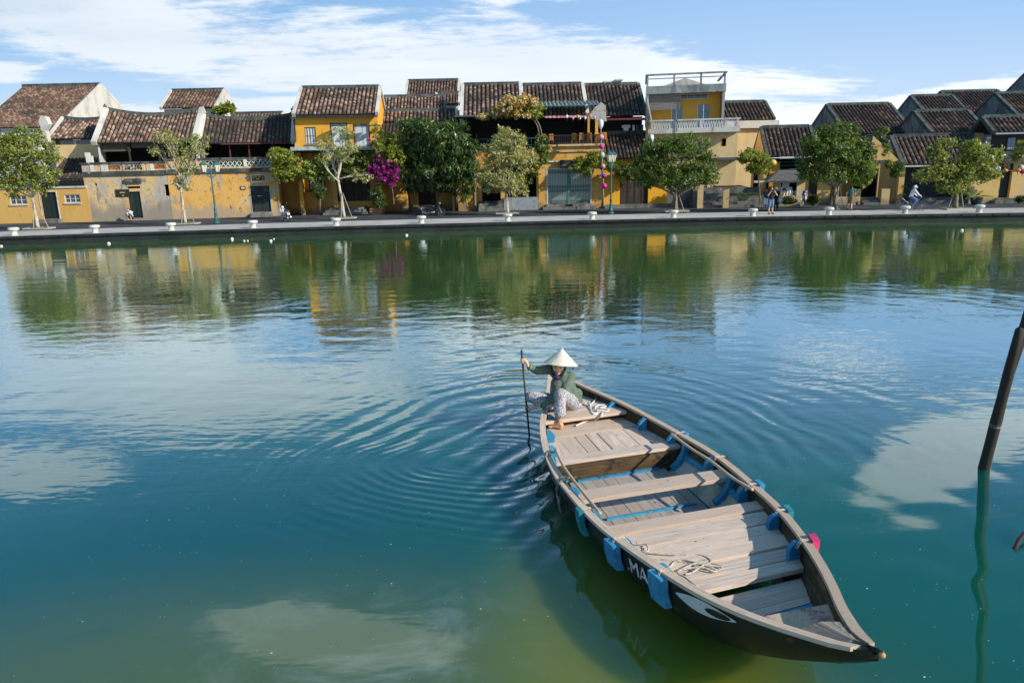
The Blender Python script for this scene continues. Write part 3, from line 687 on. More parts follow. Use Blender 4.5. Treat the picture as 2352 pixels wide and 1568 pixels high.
mb.build('wire', mWire, post)
# ------------------------------------------------------------------ houses: each stands on its own facade line A-B on the ground
ZR = QZ-.1                              # street level
class Fr:
    def __init__(s, A, B):
        s.A = Vector((A[0], A[1], 0)); d = Vector((B[0]-A[0], B[1]-A[1], 0)); s.L = d.length; s.ex = d.normalized(); s.ey = Vector((-s.ex.y, s.ex.x, 0))
    def w(s, p): return s.A+s.ex*p[0]+s.ey*p[1]+Vector((0, 0, p[2]))
    def px(s, x, y, d=0.):              # local (s, z) where the sight line meets the plane d behind the facade
        r = ray(x, y); o = Vector((0, 0, CAMH)); q = s.A+s.ey*d
        t = (q-o).dot(s.ey)/r.dot(s.ey); p = o+r*t-s.A; return p.dot(s.ex), (o+r*t).z
    def y(s, sx, d, z): return PJ(*s.w((sx, d, z)))
FOOT = [(-41, 57.0), (-32.6, 56.9), (-28.7, 57.4), (-19., 59.3), (-8, 60.), (-2.7, 60.3), (7.5, 60.3), (15.6, 60.2), (19., 58.5), (26.1, 57.5), (34.1, 55.8), (42, 54.8)]
def footY(X):
    for a, b in zip(FOOT, FOOT[1:]):
        if X <= b[0]: w = (X-a[0])/(b[0]-a[0]); return a[1]+(b[1]-a[1])*w
    return FOOT[-1][1]
def frame(x0, x1, yb, set_=0.):         # facade line under two picture columns, 'set_' metres behind the street line
    pts = []
    for x in (x0, x1):
        Y = 58.
        for _ in range(6): X = P(x, yb, Y).x; Y = footY(X)+set_
        pts.append((X, Y))
    return Fr(*pts)
def plain(x0, x1, yb, Y):               # facade parallel to the bank line far behind
    return Fr((P(x0, yb, Y).x, Y), (P(x1, yb, Y).x, Y))
def stain(name, base, spots, damp=None): return M(name, base, .9, layers=spots, bump=.012, bscale=6, damp=damp)
ST = lambda c, sc, lo, hi, st=(1, 1, .6): (c, sc, lo, hi, st)
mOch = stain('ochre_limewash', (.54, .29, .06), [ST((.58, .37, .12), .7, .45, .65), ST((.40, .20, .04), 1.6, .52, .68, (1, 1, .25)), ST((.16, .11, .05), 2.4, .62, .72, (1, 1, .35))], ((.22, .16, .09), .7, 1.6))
mOchOld = stain('weathered_ochre', (.56, .33, .09), [ST((.50, .40, .26), .45, .52, .66), ST((.55, .27, .03), .8, .52, .60), ST((.30, .27, .22), 1.1, .55, .66), ST((.08, .075, .06), 2.6, .60, .70, (1, 1, .4)), ST((.22, .19, .14), 6, .58, .68)], ((.32, .26, .19), 1.3, 3.4))
mGreyOch = stain('peeled_grey_ochre', (.53, .39, .20), [ST((.36, .33, .29), .5, .45, .58), ST((.58, .34, .07), .9, .55, .62), ST((.17, .16, .14), 1.3, .57, .66), ST((.13, .12, .10), 1.9, .58, .70, (1, 1, .3)), ST((.30, .25, .17), 7, .50, .66)], ((.22, .20, .17), 1.9, 3.4))
mYel = stain('yellow_limewash', (.66, .33, .03), [ST((.60, .30, .04), .6, .45, .65), ST((.50, .30, .06), 2.2, .62, .72)])
mCream = stain('cream_limewash', (.66, .50, .26), [ST((.58, .42, .20), .7, .45, .65), ST((.32, .25, .15), 1.8, .64, .74, (1, 1, .3))])
mSand = stain('sand_limewash', (.64, .44, .17), [ST((.56, .42, .22), .6, .45, .6), ST((.60, .36, .09), 1., .5, .62), ST((.24, .20, .14), 2.0, .62, .72, (1, 1, .4))], ((.26, .22, .17), .5, 1.4))
mPale = stain('pale_plaster', (.56, .54, .48), [ST((.42, .40, .36), .8, .45, .65), ST((.16, .16, .15), 2.0, .62, .74, (1, 1, .4))])
mGrey = stain('grey_mossy_plaster', (.19, .20, .19), [ST((.10, .11, .11), .9, .45, .6), ST((.05, .055, .05), 2.2, .55, .68, (1, 1, .5)), ST((.34, .33, .30), 1.6, .62, .74)])
mDarkP = stain('black_stained_coping', (.10, .11, .105), [ST((.035, .04, .038), 1.2, .42, .6), ST((.33, .34, .33), 2.8, .62, .74)])
mDark = M('dark_interior', (.012, .013, .012), .9)  # near-black colour puts the rooms' shade in, as daylight enters
mWood = M('dark_timber', (.030, .022, .016), .7, layers=[((.055, .04, .028), 3, .5, .7, (1, 1, .2))])
mDoor = M('dark_green_door', (.010, .022, .020), .6, layers=[((.025, .03, .025), 3, .5, .7, (3, 1, .3))])
mShut = M('blue_grey_shutter', (.27, .34, .40), .7, layers=[((.20, .25, .30), 3, .5, .7)])
mFrame = M('pale_frame', (.55, .55, .52), .7, layers=[((.35, .34, .31), 3, .5, .7)])
mGlass = M('window_glass', (.05, .06, .07), .12, spec=.8)
mTeal2 = M('teal_shutter', (.02, .09, .09), .7)
mRedW = M('maroon_timber', (.11, .02, .03), .7)
mStep = stain('mossy_step_stone', (.17, .17, .155), [ST((.09, .095, .085), 1.5, .45, .6), ST((.30, .29, .26), 3, .6, .7)])
T1 = tile_mat('terracotta_tiles', [(.20, .11, .075), (.29, .18, .125), (.11, .065, .05), (.42, .31, .23), (.06, .048, .04), (.24, .13, .085), (.19, .14, .11)], (.03, .032, .028), .45)
T2 = tile_mat('dark_mossy_tiles', [(.13, .07, .052), (.07, .045, .038), (.19, .11, .08), (.05, .04, .036), (.27, .19, .15), (.10, .055, .045)], (.016, .020, .019), .7)
T3 = tile_mat('brown_tiles', [(.20, .12, .085), (.13, .075, .055), (.28, .19, .14), (.08, .055, .045), (.16, .08, .06)], (.028, .03, .027), .5)
TPAN = M('mossy_pan_tiles', (.028, .026, .022), .9, layers=[((.012, .015, .014), 2, .45, .6), ((.06, .035, .028), 6, .6, .7)])
mMoss = M('mossy_ridge', (.07, .085, .08), .9, layers=[((.03, .045, .045), 2, .45, .6), ((.22, .23, .21), 5, .62, .72)])
def roof(T, fr, s0, s1, de, ze, dr, zr, tile=T1, rib=.30, verge=(1, 1), vm=mMoss, sag=.0, backd=None, ridge=True, vw=.22, thick=.12, tl=.24, name='roof'):
    """tiled slope from the eave line (depth de, height ze) to the ridge (dr, zr), ribs of overlapping cover tiles"""
    mb = MB(fr); mb.cur = 1
    n = max(2, int(round((s1-s0)/rib))); L = math.hypot(dr-de, zr-ze); nt_ = max(2, int(L/tl)); dy, dz = (dr-de)/L, (zr-ze)/L; ny, nz = -dz, dy
    def up_(s, q): 
        w = (s-s0)/(s1-s0)*2-1; return sag*(w*w)*(q/L)
    def pt(s, q, h): return (s, de+dy*q+ny*h, ze+dz*q+nz*h+up_(s, q))
    m_ = max(1, n//3)
    for i in range(m_):
        a = s0+(s1-s0)*i/m_; b = s0+(s1-s0)*(i+1)/m_
        mb.face([pt(a, 0, 0), pt(b, 0, 0), pt(b, L, 0), pt(a, L, 0)], [(a, 0), (b, 0), (b, L), (a, L)])
        mb.face([pt(a, 0, -thick), pt(b, 0, -thick), pt(b, 0, 0), pt(a, 0, 0)]); mb.face([pt(a, L, -thick), pt(b, L, -thick), pt(b, 0, -thick), pt(a, 0, -thick)])
        bd = backd if backd is not None else (dr-de)
        mb.face([pt(a, L, 0), pt(b, L, 0), (b, dr+bd, ze), (a, dr+bd, ze)], [(a, 0), (b, 0), (b, L), (a, L)])
    for e in (s0, s1): mb.face([pt(e, 0, -thick), pt(e, L, -thick), pt(e, L, 0), pt(e, 0, 0)])
    mb.cur = 0; r0 = rib*.33
    for i in range(n):
        sc = s0+(s1-s0)*(i+.5)/n+random.uniform(-.012, .012)
        for j in range(nt_):
            a = L*j/nt_-.02; b = L*(j+1)/nt_; hh = random.uniform(-.006, .012); dx = random.uniform(-.012, .012)
            A = []; Bq = []
            for q in range(5):
                t = math.pi*q/4; A.append(pt(sc+dx+r0*math.cos(t), a, r0*.95*math.sin(t)+.035+hh if q not in (0, 4) else -.0)); Bq.append(pt(sc+dx+r0*.86*math.cos(t), b, r0*.8*math.sin(t)+.005+hh if q not in (0, 4) else -.0))
            uvb = (i+.5, j)
            for q in range(4): mb.face([A[q], A[q+1], Bq[q+1], Bq[q]], [(i+.5, j+.02), (i+.5, j+.02), (i+.5, j+.98), (i+.5, j+.98)])
            mb.face(A[::-1], [(i+.5, j+.05)]*5)
    ro = mb.build(name, [tile, TPAN], T)
    if ridge:
        mb = MB(fr); k_ = 14
        for i in range(k_):
            a = s0-.05+(s1-s0+.1)*i/k_; b = s0-.05+(s1-s0+.1)*(i+1)/k_; za, zb = zr+up_(a, L), zr+up_(b, L)
            mb.hexa([(a, dr-.13, za-.05), (b, dr-.13, zb-.05), (b, dr+.13, zb-.05), (a, dr+.13, za-.05)], [(a, dr-.09, za+.24), (b, dr-.09, zb+.24), (b, dr+.09, zb+.24), (a, dr+.09, za+.24)])
        mb.build('ridge', vm if vm is mDarkP else mMoss, ro)
    for sd_, e, on in ((-1, s0, verge[0]), (1, s1, verge[1])):
        if not on: continue
        mb = MB(fr); k_ = 8; a, b = (e-vw, e+.0) if sd_ < 0 else (e, e+vw)
        for i in range(k_):
            q0, q1 = L*i/k_-(.1 if i == 0 else 0), L*(i+1)/k_
            mb.hexa([pt(a, q0, -.15), pt(b, q0, -.15), pt(b, q1, -.15), pt(a, q1, -.15)], [pt(a, q0, .17), pt(b, q0, .17), pt(b, q1, .17), pt(a, q1, .17)])
        bd = backd if backd is not None else (dr-de)
        mb.hexa([(a, dr, zr-.15), (b, dr, zr-.15), (b, dr+bd, ze-.15), (a, dr+bd, ze-.15)], [(a, dr, zr+.17+up_(e, L)), (b, dr, zr+.17+up_(e, L)), (b, dr+bd, ze+.17), (a, dr+bd, ze+.17)])
        mb.build('verge', vm, ro)
    return ro
def solve_roof(fr, sm, de, ze, yr, slope=.58):   # depth of the ridge so that it shows at picture height yr
    d = de
    for _ in range(400):
        d += .05; z = ze+(d-de)*slope
        if fr.y(sm, d, z)[1] <= yr: break
    return d, z
def roof_px(T, fr, x0, x1, ye, yr, over=.55, slope=.58, **kw):
    s0 = fr.px(x0, ye, -over)[0]; s1 = fr.px(x1, ye, -over)[0]; ze = fr.px((x0+x1)/2, ye, -over)[1]; sm = (s0+s1)/2
    dr, zr = solve_roof(fr, sm, -over, ze, yr, slope)
    ro = roof(T, fr, s0, s1, -over, ze, dr, zr, **kw)
    return s0, s1, ze, dr, zr, ro
def wall(T, fr, s0, s1, z0, z1, mat, holes=(), d=0., th=.25, name='wall'):
    mb = MB(fr); S = sorted({s0, s1, *[h[0] for h in holes], *[h[2] for h in holes]}); Zs = sorted({z0, z1, *[h[1] for h in holes], *[h[3] for h in holes]})
    S = [q for q in S if s0-1e-6 <= q <= s1+1e-6]; Zs = [q for q in Zs if z0-1e-6 <= q <= z1+1e-6]
    def hole(a, b, c_, e):
        m_, n_ = (a+b)/2, (c_+e)/2
        if m_ < s0 or m_ > s1 or n_ < z0 or n_ > z1: return None
        return any(h[0] < m_ < h[2] and h[1] < n_ < h[3] for h in holes)
    for i in range(len(S)-1):
        for j in range(len(Zs)-1):
            a, b, c_, e = S[i], S[i+1], Zs[j], Zs[j+1]
            if hole(a, b, c_, e): continue
            mb.face([(a, d, c_), (b, d, c_), (b, d, e), (a, d, e)]); mb.face([(b, d+th, c_), (a, d+th, c_), (a, d+th, e), (b, d+th, e)])
            def nb(ii, jj): 
                if ii < 0 or jj < 0 or ii >= len(S)-1 or jj >= len(Zs)-1: return True
                return bool(hole(S[ii], S[ii+1], Zs[jj], Zs[jj+1]))
            if nb(i-1, j): mb.face([(a, d, c_), (a, d, e), (a, d+th, e), (a, d+th, c_)])
            if nb(i+1, j): mb.face([(b, d, c_), (b, d+th, c_), (b, d+th, e), (b, d, e)])
            if nb(i, j-1): mb.face([(a, d, c_), (a, d+th, c_), (b, d+th, c_), (b, d, c_)])
            if nb(i, j+1): mb.face([(a, d, e), (b, d, e), (b, d+th, e), (a, d+th, e)])
    return mb.build(name, mat, T)
def R4(fr, x0, y0, x1, y1, d=0.):       # picture rectangle -> local (s0, z0, s1, z1)
    a = fr.px(x0, (y0+y1)/2, d)[0]; b = fr.px(x1, (y0+y1)/2, d)[0]; return (a, fr.px((x0+x1)/2, y1, d)[1], b, fr.px((x0+x1)/2, y0, d)[1])
def gable(T, fr, s, ze, dr, zr, db, mat, d0=0., z0=ZR, th=.22, name='side_wall'):
    mb = MB(fr); mb.prism([(d0, z0), (db, z0), (db, ze), (dr, zr-.06), (d0, ze)], 'x', s-th/2, s+th/2); return mb.build(name, mat, T)
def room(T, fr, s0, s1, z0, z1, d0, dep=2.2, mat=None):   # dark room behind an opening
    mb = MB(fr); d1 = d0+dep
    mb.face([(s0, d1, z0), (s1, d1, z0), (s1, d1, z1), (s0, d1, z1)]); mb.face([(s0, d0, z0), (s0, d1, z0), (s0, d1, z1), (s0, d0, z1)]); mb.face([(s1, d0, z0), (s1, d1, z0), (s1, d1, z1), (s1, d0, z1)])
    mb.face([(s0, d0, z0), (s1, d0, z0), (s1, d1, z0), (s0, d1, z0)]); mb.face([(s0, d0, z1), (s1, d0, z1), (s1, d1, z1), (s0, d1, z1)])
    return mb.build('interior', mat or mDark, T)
def door(T, fr, r, d=.14, mat=mDoor, leaves=2, framem=None, name='door', fw=.07):
    s0, z0, s1, z1 = r; mb = MB(fr); w = (s1-s0)/leaves
    for i in range(leaves):
        a = s0+w*i+.012; b = s0+w*(i+1)-.012; mb.box(a, b, d, d+.05, z0, z1)
        for zz in (.06, .52): mb.box(a+w*.14, b-w*.14, d-.018, d-.001, z0+(z1-z0)*zz, z0+(z1-z0)*(zz+.4))
    o = mb.build(name, mat, T)
    if framem:
        mb = MB(fr); mb.box(s0-fw, s0, -.03, d-.03, z0, z1+fw); mb.box(s1, s1+fw, -.03, d-.03, z0, z1+fw); mb.box(s0, s1, -.03, d-.03, z1, z1+fw); mb.build('frame', framem, o)
    return o
def window(T, fr, r, d=.10, mat=mShut, framem=mFrame, bars=3, name='window', sill=True, hb=1, slat=False):
    s0, z0, s1, z1 = r; mb = MB(fr); fw = .06
    mb.box(s0, s0+fw, d-.05, d+.03, z0, z1); mb.box(s1-fw, s1, d-.05, d+.03, z0, z1); mb.box(s0+fw, s1-fw, d-.05, d+.03, z1-fw, z1); mb.box(s0+fw, s1-fw, d-.05, d+.03, z0, z0+fw)
    for i in range(1, bars+1): q = s0+(s1-s0)*i/(bars+1); mb.box(q-.02, q+.02, d-.045, d+.02, z0+fw, z1-fw)
    for i in range(1, hb+1): q = z0+(z1-z0)*i/(hb+1); mb.box(s0+fw, s1-fw, d-.04, d+.015, q-.02, q+.02)
    o = mb.build(name, framem, T)
    mb = MB(fr); mb.face([(s0+fw, d, z0+fw), (s1-fw, d, z0+fw), (s1-fw, d, z1-fw), (s0+fw, d, z1-fw)]); mb.build('pane', mat, o)
    if sill: mb = MB(fr); mb.box(s0-.08, s1+.08, -.08, d-.06, z0-.08, z0-.01); mb.build('sill', framem, o)
    return o
def bx(T, fr, name, mat, *bs, label=None):
    mb = MB(fr)
    for b in bs: mb.box(*b)
    return mb.build(name, mat, T, label=label)
def house(name, label, fr, group=None): return thing(name, label, 'house' if 'sign' not in name else 'sign', fr.w((fr.L/2, 0, ZR)), group)
def railing(T, fr, s0, s1, d, z0, z1, mat, n, name='railing', r=.02):
    mb = MB(fr); mb.box(s0, s1, d-.03, d+.03, z1-.06, z1); mb.box(s0, s1, d-.025, d+.025, z0+.08, z0+.13)
    for i in range(n+1): q = s0+(s1-s0)*i/n; mb.box(q-r, q+r, d-r, d+r, z0, z1-.06)
    return mb.build(name, mat, T)
def text_on(T, fr, s, sc, z, h, d, mat, string, name='lettering', bold=.0, width=None):
    tr = text_tris(string); xs_ = [p[0] for f in tr for p in f]; ys_ = [p[1] for f in tr for p in f]
    k_ = h/(max(ys_)-min(ys_)); w = (max(xs_)-min(xs_)); kx = (width/w) if width else k_
    mb = MB(fr)
    for j, dx in enumerate((0, bold, -bold) if bold else (0,)):
        for f in tr: mb.face([(s+(x-min(xs_)-w/2)*kx+dx, d-.001*j, z+(y-min(ys_))*k_) for x, y in f])
    return mb.build(name, mat, T)

# ---- 1 low ochre-fronted house at the far left with tiled roofs stepping up behind it
fr = frame(-60, 207, 512); T = house('courtyard_house', 'ochre street wall with two windows and a door, three tiled roofs stepping up behind', fr)
zt = fr.px(100, 433)[1]; s1 = fr.px(207, 480)[0]
H = [R4(fr, 22, 449, 61, 470), R4(fr, 95, 441, 133, 503), R4(fr, 148, 447, 184, 466), R4(fr, -45, 449, -10, 470)]
wall(T, fr, 0, s1, ZR, zt, mSand if 0 else stain('ochre_wall_paint', (.62, .38, .115), [ST((.58, .34, .09), .5, .45, .6), ST((.35, .22, .09), 3, .68, .75)]), H)
bx(T, fr, 'coping', mFrame, (0, s1, -.08, .3, zt, zt+.13))
for h in (H[0], H[2], H[3]): window(T, fr, h, mat=mGlass, bars=2, sill=True)
door(T, fr, H[1], mat=mDoor, framem=mFrame)
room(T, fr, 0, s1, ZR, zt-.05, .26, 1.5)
a = R4(fr, 88, 503, 146, 512); bx(T, fr, 'step', mStep, (a[0], a[2], -.7, -.01, ZR, a[3]))
# terrace and dark lean-to roof
r = roof_px(T, Fr(fr.w((0, 3., 0)), fr.w((fr.L, 3., 0))), 112, 205, 415, 335, over=0, slope=.7, tile=T2, verge=(0, 0), backd=.5, ridge=False)
f3 = Fr(fr.w((0, 3., 0)), fr.w((fr.L, 3., 0)))
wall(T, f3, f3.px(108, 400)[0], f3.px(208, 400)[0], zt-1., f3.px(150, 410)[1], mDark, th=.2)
r = roof_px(T, Fr(fr.w((0, 5.5, 0)), fr.w((fr.L, 5.5, 0))), 112, 222, 318, 277, over=.4, slope=.6, tile=T1, vm=mPale, sag=.2)
f4 = Fr(fr.w((0, 5.5, 0)), fr.w((fr.L, 5.5, 0)))
wall(T, f4, r[0], r[1], 3., r[2]-.1, mCream); a = R4(f4, 128, 321, 168, 331, -.01); bx(T, f4, 'window', mGlass, (a[0], a[2], -.03, -.005, a[1], a[3])); a = R4(f4, 175, 321, 205, 331); bx(T, f4, 'window', mGlass, (a[0], a[2], -.03, -.005, a[1], a[3]))
# ---- the big roof with the pale gable
f5 = plain(-60, 205, 300, 66.); T = house('large_gabled_house', 'big house at left edge with long brown tiled roof and tall pale gable', f5)
r = roof_px(T, f5, -60, 135, 293, 198, over=.4, slope=.55, tile=T3, rib=.28, verge=(0, 1), vm=mPale, vw=.18)
wall(T, f5, r[0], r[1], 2., r[2]-.1, mPale); gable(T, f5, r[1]+.05, r[2], r[3], r[4], r[3]*2+.4, mPale, z0=2.)
mb = MB(f5); a = r[3]; mb.prism([(a-.35, r[4]-2.3), (a+.35, r[4]-2.3), (a+.25, r[4]-1.9), (a, r[4]-1.7), (a-.25, r[4]-1.9)], 'x', r[1]+.17, r[1]+.24); mb.build('gable_vent', mDarkP, T)
for i in range(3): a = R4(f5, 5+45*i, 297, 42+45*i, 310); window(T, f5, (a[0], a[1], a[2], a[3]), d=-.06, mat=M('milky_pane', (.55, .58, .6), .4) if i == 0 else mShut, bars=1, sill=False, hb=0)
# curved party-wall end piece
f6 = Fr(fr.w((0, 4.4, 0)), fr.w((fr.L, 4.4, 0)))
T = house('scrolled_wall_end', 'pale curved wall end standing between the two left roofs', f6); T['category'] = 'wall'
mb = MB(f6); pl = [(92, 330), (110, 330), (104, 300), (112, 285), (104, 268), (93, 266), (88, 280), (93, 292), (90, 310)]
mb.prism([f6.px(x, y) for x, y in pl][::-1], 'y', 0, .5); mb.build('wall_end', mPale, T)
a = f6.px(96, 400); mb = MB(f6); mb.box(a[0]-.4, a[0]+.3, 0.05, .45, ZR, f6.px(100, 330)[1]); mb.build('wall_base', mPale, T)

# ---- 2 the long weathered parapet house (left half) and 3 its ochre neighbour
def parapet_house(x0, x1, yb, yt, ytop, label, mat, name='parapet_house'):
    fr = frame(x0, x1, yb); T = house(name, label, fr); return fr, T
fr = frame(207, 397, 508); T = house('parapet_house', 'weathered grey and ochre house front with narrow door and two black characters on its parapet', fr)
Lx = fr.L; zc = fr.px(300, 402)[1]; zp = fr.px(300, 376)[1]
H = [R4(fr, 296, 440, 325, 501), R4(fr, 292, 428, 322, 433), R4(fr, 378, 424, 388, 450), R4(fr, 217.5, 421, 222.5, 427)]
wall(T, fr, 0, Lx, ZR, zc, mGreyOch, H); room(T, fr, .1, Lx-.1, ZR, zc-.1, .26, 1.)
door(T, fr, H[0], framem=None); 
a = R4(fr, 266, 435, 297, 444); sg = bx(T, fr, 'plaque', M('dark_plaque', (.02, .02, .015), .5), (a[0], a[2], -.08, -.01, a[1]-.25, a[3]))
bx(sg, fr, 'plaque_text', M('gold_paint', (.45, .30, .08), .5), (a[0]+.3, a[2]-.3, -.086, -.081, a[3]-.28, a[3]-.2), (a[0]+.45, a[2]-.4, -.086, -.081, a[3]-.5, a[3]-.42))
a = R4(fr, 288, 410, 326, 418); bx(T, fr, 'door_cornice', mDarkP, (a[0], a[2], -.22, -.01, a[1], a[3]), (a[0]+.08, a[2]-.08, -.14, -.01, a[1]-.12, a[1]-.003))
bx(T, fr, 'cornice', mDarkP, (-.05, Lx+.02, -.16, .25, zc, zc+.13), (-.02, Lx, -.08, .25, zc+.13, zc+.3))
ho = []
for x0_, x1_ in ((248, 276), (369-15, 369+10)): ho.append(R4(fr, x0_, 383, x1_, 394))
zq = zc+.3; wall(T, fr, 0, Lx, zq, zp, mGreyOch, [(h[0], zq+.12, h[2], zp-.12) for h in ho], th=.2, name='parapet')
for h in ho:
    bx(T, fr, 'lattice_panel', M('red_glazed_lattice', (.22, .06, .03), .6, layers=[((.35, .18, .05), 6, .5, .6)]), (h[0], h[2], .08, .13, zq+.12, zp-.12))
bx(T, fr, 'coping', mDarkP, (-.08, Lx+.02, -.1, .3, zp, zp+.14))
for x in (207.5, 232, 240, 283, 337, 345): 
    a = fr.px(x, 388)[0]; bx(T, fr, 'pilaster', mPale if x not in (283, 337) else mGreyOch, (a, a+.28, -.05, .0, zq+.002, zp-.002))
a = R4(fr, 286, 382, 333, 398); bx(T, fr, 'name_panel', mGreyOch, (a[0], a[2], -.06, -.0, zc-.1+.103, zp-.003))
text_on(T, fr, (a[0]+a[2])/2-.05, 1, zq+.08, .48, -.065, mDoor, '記萬', bold=.03, width=1.25)
a = R4(fr, 197, 352, 210, 377); mb = MB(fr); mb.box(a[0], a[2], .0, .4, zp+.14, a[3]-.2); mb.box(a[0]-.05, a[2]-.15, .05, .35, a[3]-.2, a[3]+.05); mb.build('corner_post', mPale, T)
# open loft under the roof
f2 = Fr(fr.w((0, 2.6, 0)), fr.w((fr.L, 2.6, 0)))
r = roof_px(T, f2, 222, 440, 326, 266, over=.7, slope=.62, tile=T1, vm=mPale, sag=.45, rib=.31, vw=.38)
room(T, f2, r[0], r[1], zp-.3, r[2]-.05, .8, 1.8); bx(T, f2, 'balcony_floor', mStep, (r[0], r[1], -2.3, .8, zp-.5, zp-.3))
for x in (232, 300, 368, 428): a = f2.px(x, 350)[0]; bx(T, f2, 'post', mWood if x > 240 else mFrame, (a-.06, a+.06, -.35, -.23, zp-.3, r[2]+.05))
a = R4(f2, 236, 335, 300, 348, -.1); bx(T, f2, 'bamboo_blind', M('dull_bamboo', (.09, .075, .055), .8), (a[0], a[2], -.15, -.12, a[1], r[2]-.08)); bx(T, f2, 'bamboo_blind', M('dull_bamboo', (.09, .075, .055), .8), (a[2]+.1, r[1]-.5, -.15, -.12, a[1]+.25, r[2]-.08))
bx(T, f2, 'yellow_box', mYel, (f2.px(411*.6638+135, 345)[0], f2.px(411*.6638+150, 345)[0], .0, .4, zp-.3, zp+.55))
gable(T, f2, r[0]-.19, r[2]-.1, r[3], r[4]-.1, r[3]*2+.7, mPale, z0=zc, d0=-.1); gable(T, f2, r[1]+.19, r[2]-.1, r[3], r[4]-.1, r[3]*2+.7, mPale, z0=zc, d0=-.1)

fr = frame(397, 643, 503); T = house('parapet_house', 'bright ochre house front with double door under a framed character panel and a pierced parapet', fr)
Lx = fr.L; zc = fr.px(520, 389)[1]+.0; zc = fr.px(520, 396)[1]; zp = fr.px(520, 366)[1]
H = [R4(fr, 577, 427, 621, 487)]; H[0] = (H[0][0], H[0][1], H[0][2], H[0][3])
wall(T, fr, 0, Lx, ZR, zc, mOchOld, H); room(T, fr, .1, Lx-.1, ZR, zc-.1, .26, 1.)
door(T, fr, H[0], framem=mShut, fw=.05)
h = H[0]; bx(T, fr, 'bolt', mFrame, (h[0]+.5, h[0]+.85, .10, .118, h[1]+1.25, h[1]+1.29)); a = R4(fr, 572, 487, 626, 497); bx(T, fr, 'door_step', mStep, (a[0], a[2], -.9, -.01, ZR, h[1]-.15), (a[0]+.2, a[2]-.2, -.5, -.02, h[1]-.15, h[1]-.01))
a = R4(fr, 576, 401, 612, 420); pn = bx(T, fr, 'name_panel', mPale, (a[0], a[2], -.06, -.005, a[1], a[3])); bx(pn, fr, 'panel_field', mOch, (a[0]+.13, a[2]-.13, -.066, -.061, a[1]+.13, a[3]-.13))
text_on(T, fr, (a[0]+a[2])/2, 1, a[1]+.17, .42, -.072, mDoor, '記道', bold=.03, width=1.0)
a = R4(fr, 552, 428, 564, 436); bx(T, fr, 'notice', mDoor, (a[0], a[2], -.05, -.01, a[1], a[3])); bx(T, fr, 'notice_paper', mPale, (a[0]+.07, a[2]-.07, -.055, -.051, a[1]+.07, a[3]-.07))
bx(T, fr, 'cornice', mDarkP, (-.02, Lx+.06, -.18, .25, zc, zc+.14), (0, Lx+.03, -.09, .25, zc+.14, zc+.3))
zq = zc+.3; segs = [(420, 450), (470, 497), (497, 560), (567, 620)]; ho = []
for a_, b_ in segs: q = R4(fr, a_, 375, b_, 388); ho.append((q[0], zq+.14, q[2], zp-.1))
wall(T, fr, 0, Lx, zq, zp, mGreyOch, ho, th=.2, name='parapet')
for h in ho:
    mb = MB(fr); n = max(2, int((h[2]-h[0])/.3))
    for i in range(n):
        a = h[0]+(h[2]-h[0])*i/n; b = h[0]+(h[2]-h[0])*(i+1)/n
        mb.beam((a, .1, h[1]), (b, .1, h[3]), .05, .05, (0, 1, 0)); mb.beam((b, .107, h[1]), (a, .107, h[3]), .05, .05, (0, 1, 0))
    mb.build('lattice_panel', mPale, T); bx(T, fr, 'lattice_back', mTeal2, (h[0], h[2], .16, .19, h[1], h[3]))
bx(T, fr, 'coping', mDarkP, (-.02, Lx+.08, -.1, .3, zp, zp+.13))
for x in (560, 621): a = fr.px(x, 380)[0]; bx(T, fr, 'pilaster', mPale, (a, a+.25, -.05, 0, zq+.1, zp-.002))
gable(T, fr, Lx+.02, zc, 1., zc, 2.6, mOchOld, z0=ZR)
f2 = Fr(fr.w((0, 2.6, 0)), fr.w((fr.L, 2.6, 0)))
r = roof_px(T, f2, 462, 668, 327, 276, over=.7, slope=.60, tile=T2, vm=mPale, sag=.35, rib=.31, vw=.30, verge=(1, 1))
room(T, f2, r[0], r[1], zp-.3, r[2]-.05, .8, 1.8); bx(T, f2, 'balcony_floor', mStep, (r[0], r[1]-.3, -2.3, .8, zp-.5, zp-.3))
bx(T, f2, 'gutter', mRedW, (r[0]+1.5, r[1]-.05, -.82, -.72, r[2]-.16, r[2]-.06))
for x in (472, 530, 574, 630): a = f2.px(x, 350)[0]; bx(T, f2, 'post', mRedW, (a-.05, a+.05, -.35, -.25, zp-.3, r[2]+.05))
gable(T, f2, r[0]-.15, r[2]-.1, r[3], r[4]-.1, r[3]*2+.7, mPale, z0=zc, d0=-.1)
a = f2.px(667, 272, r[3]); mb = MB(f2)
for i, (dx, dz, s_) in enumerate(((-.1, .25, .22), (.08, .45, .17), (-.05, .62, .13), (.05, .78, .1))): mb.ball((r[1]+.1+dx, r[3], r[4]+.2+dz), (s_, .12, s_), 8, 6)
mb.build('ridge_finial', mDarkP, T)

# ---- small houses showing only their roofs behind
f = plain(372, 500, 245, 76.); T = house('far_house', 'small far house with red-brown roof and pale gable, beside the rooftop bush', f)
r = roof_px(T, f, 372, 493, 247, 209, over=.4, slope=.65, tile=T3, vm=mPale, rib=.33); wall(T, f, r[0], r[1], 2, r[2]-.1, mPale); gable(T, f, r[1]+.1, r[2], r[3], r[4], r[3]*2+.4, mPale, z0=2.)
f = plain(530, 640, 270, 74.); T = house('far_house', 'low brown ridge just above the ochre parapet house', f)
r = roof_px(T, f, 520, 640, 282, 262, over=.4, slope=.6, tile=T3, verge=(0, 1), vm=mPale); wall(T, f, r[0], r[1], 2, r[2]-.1, mPale)

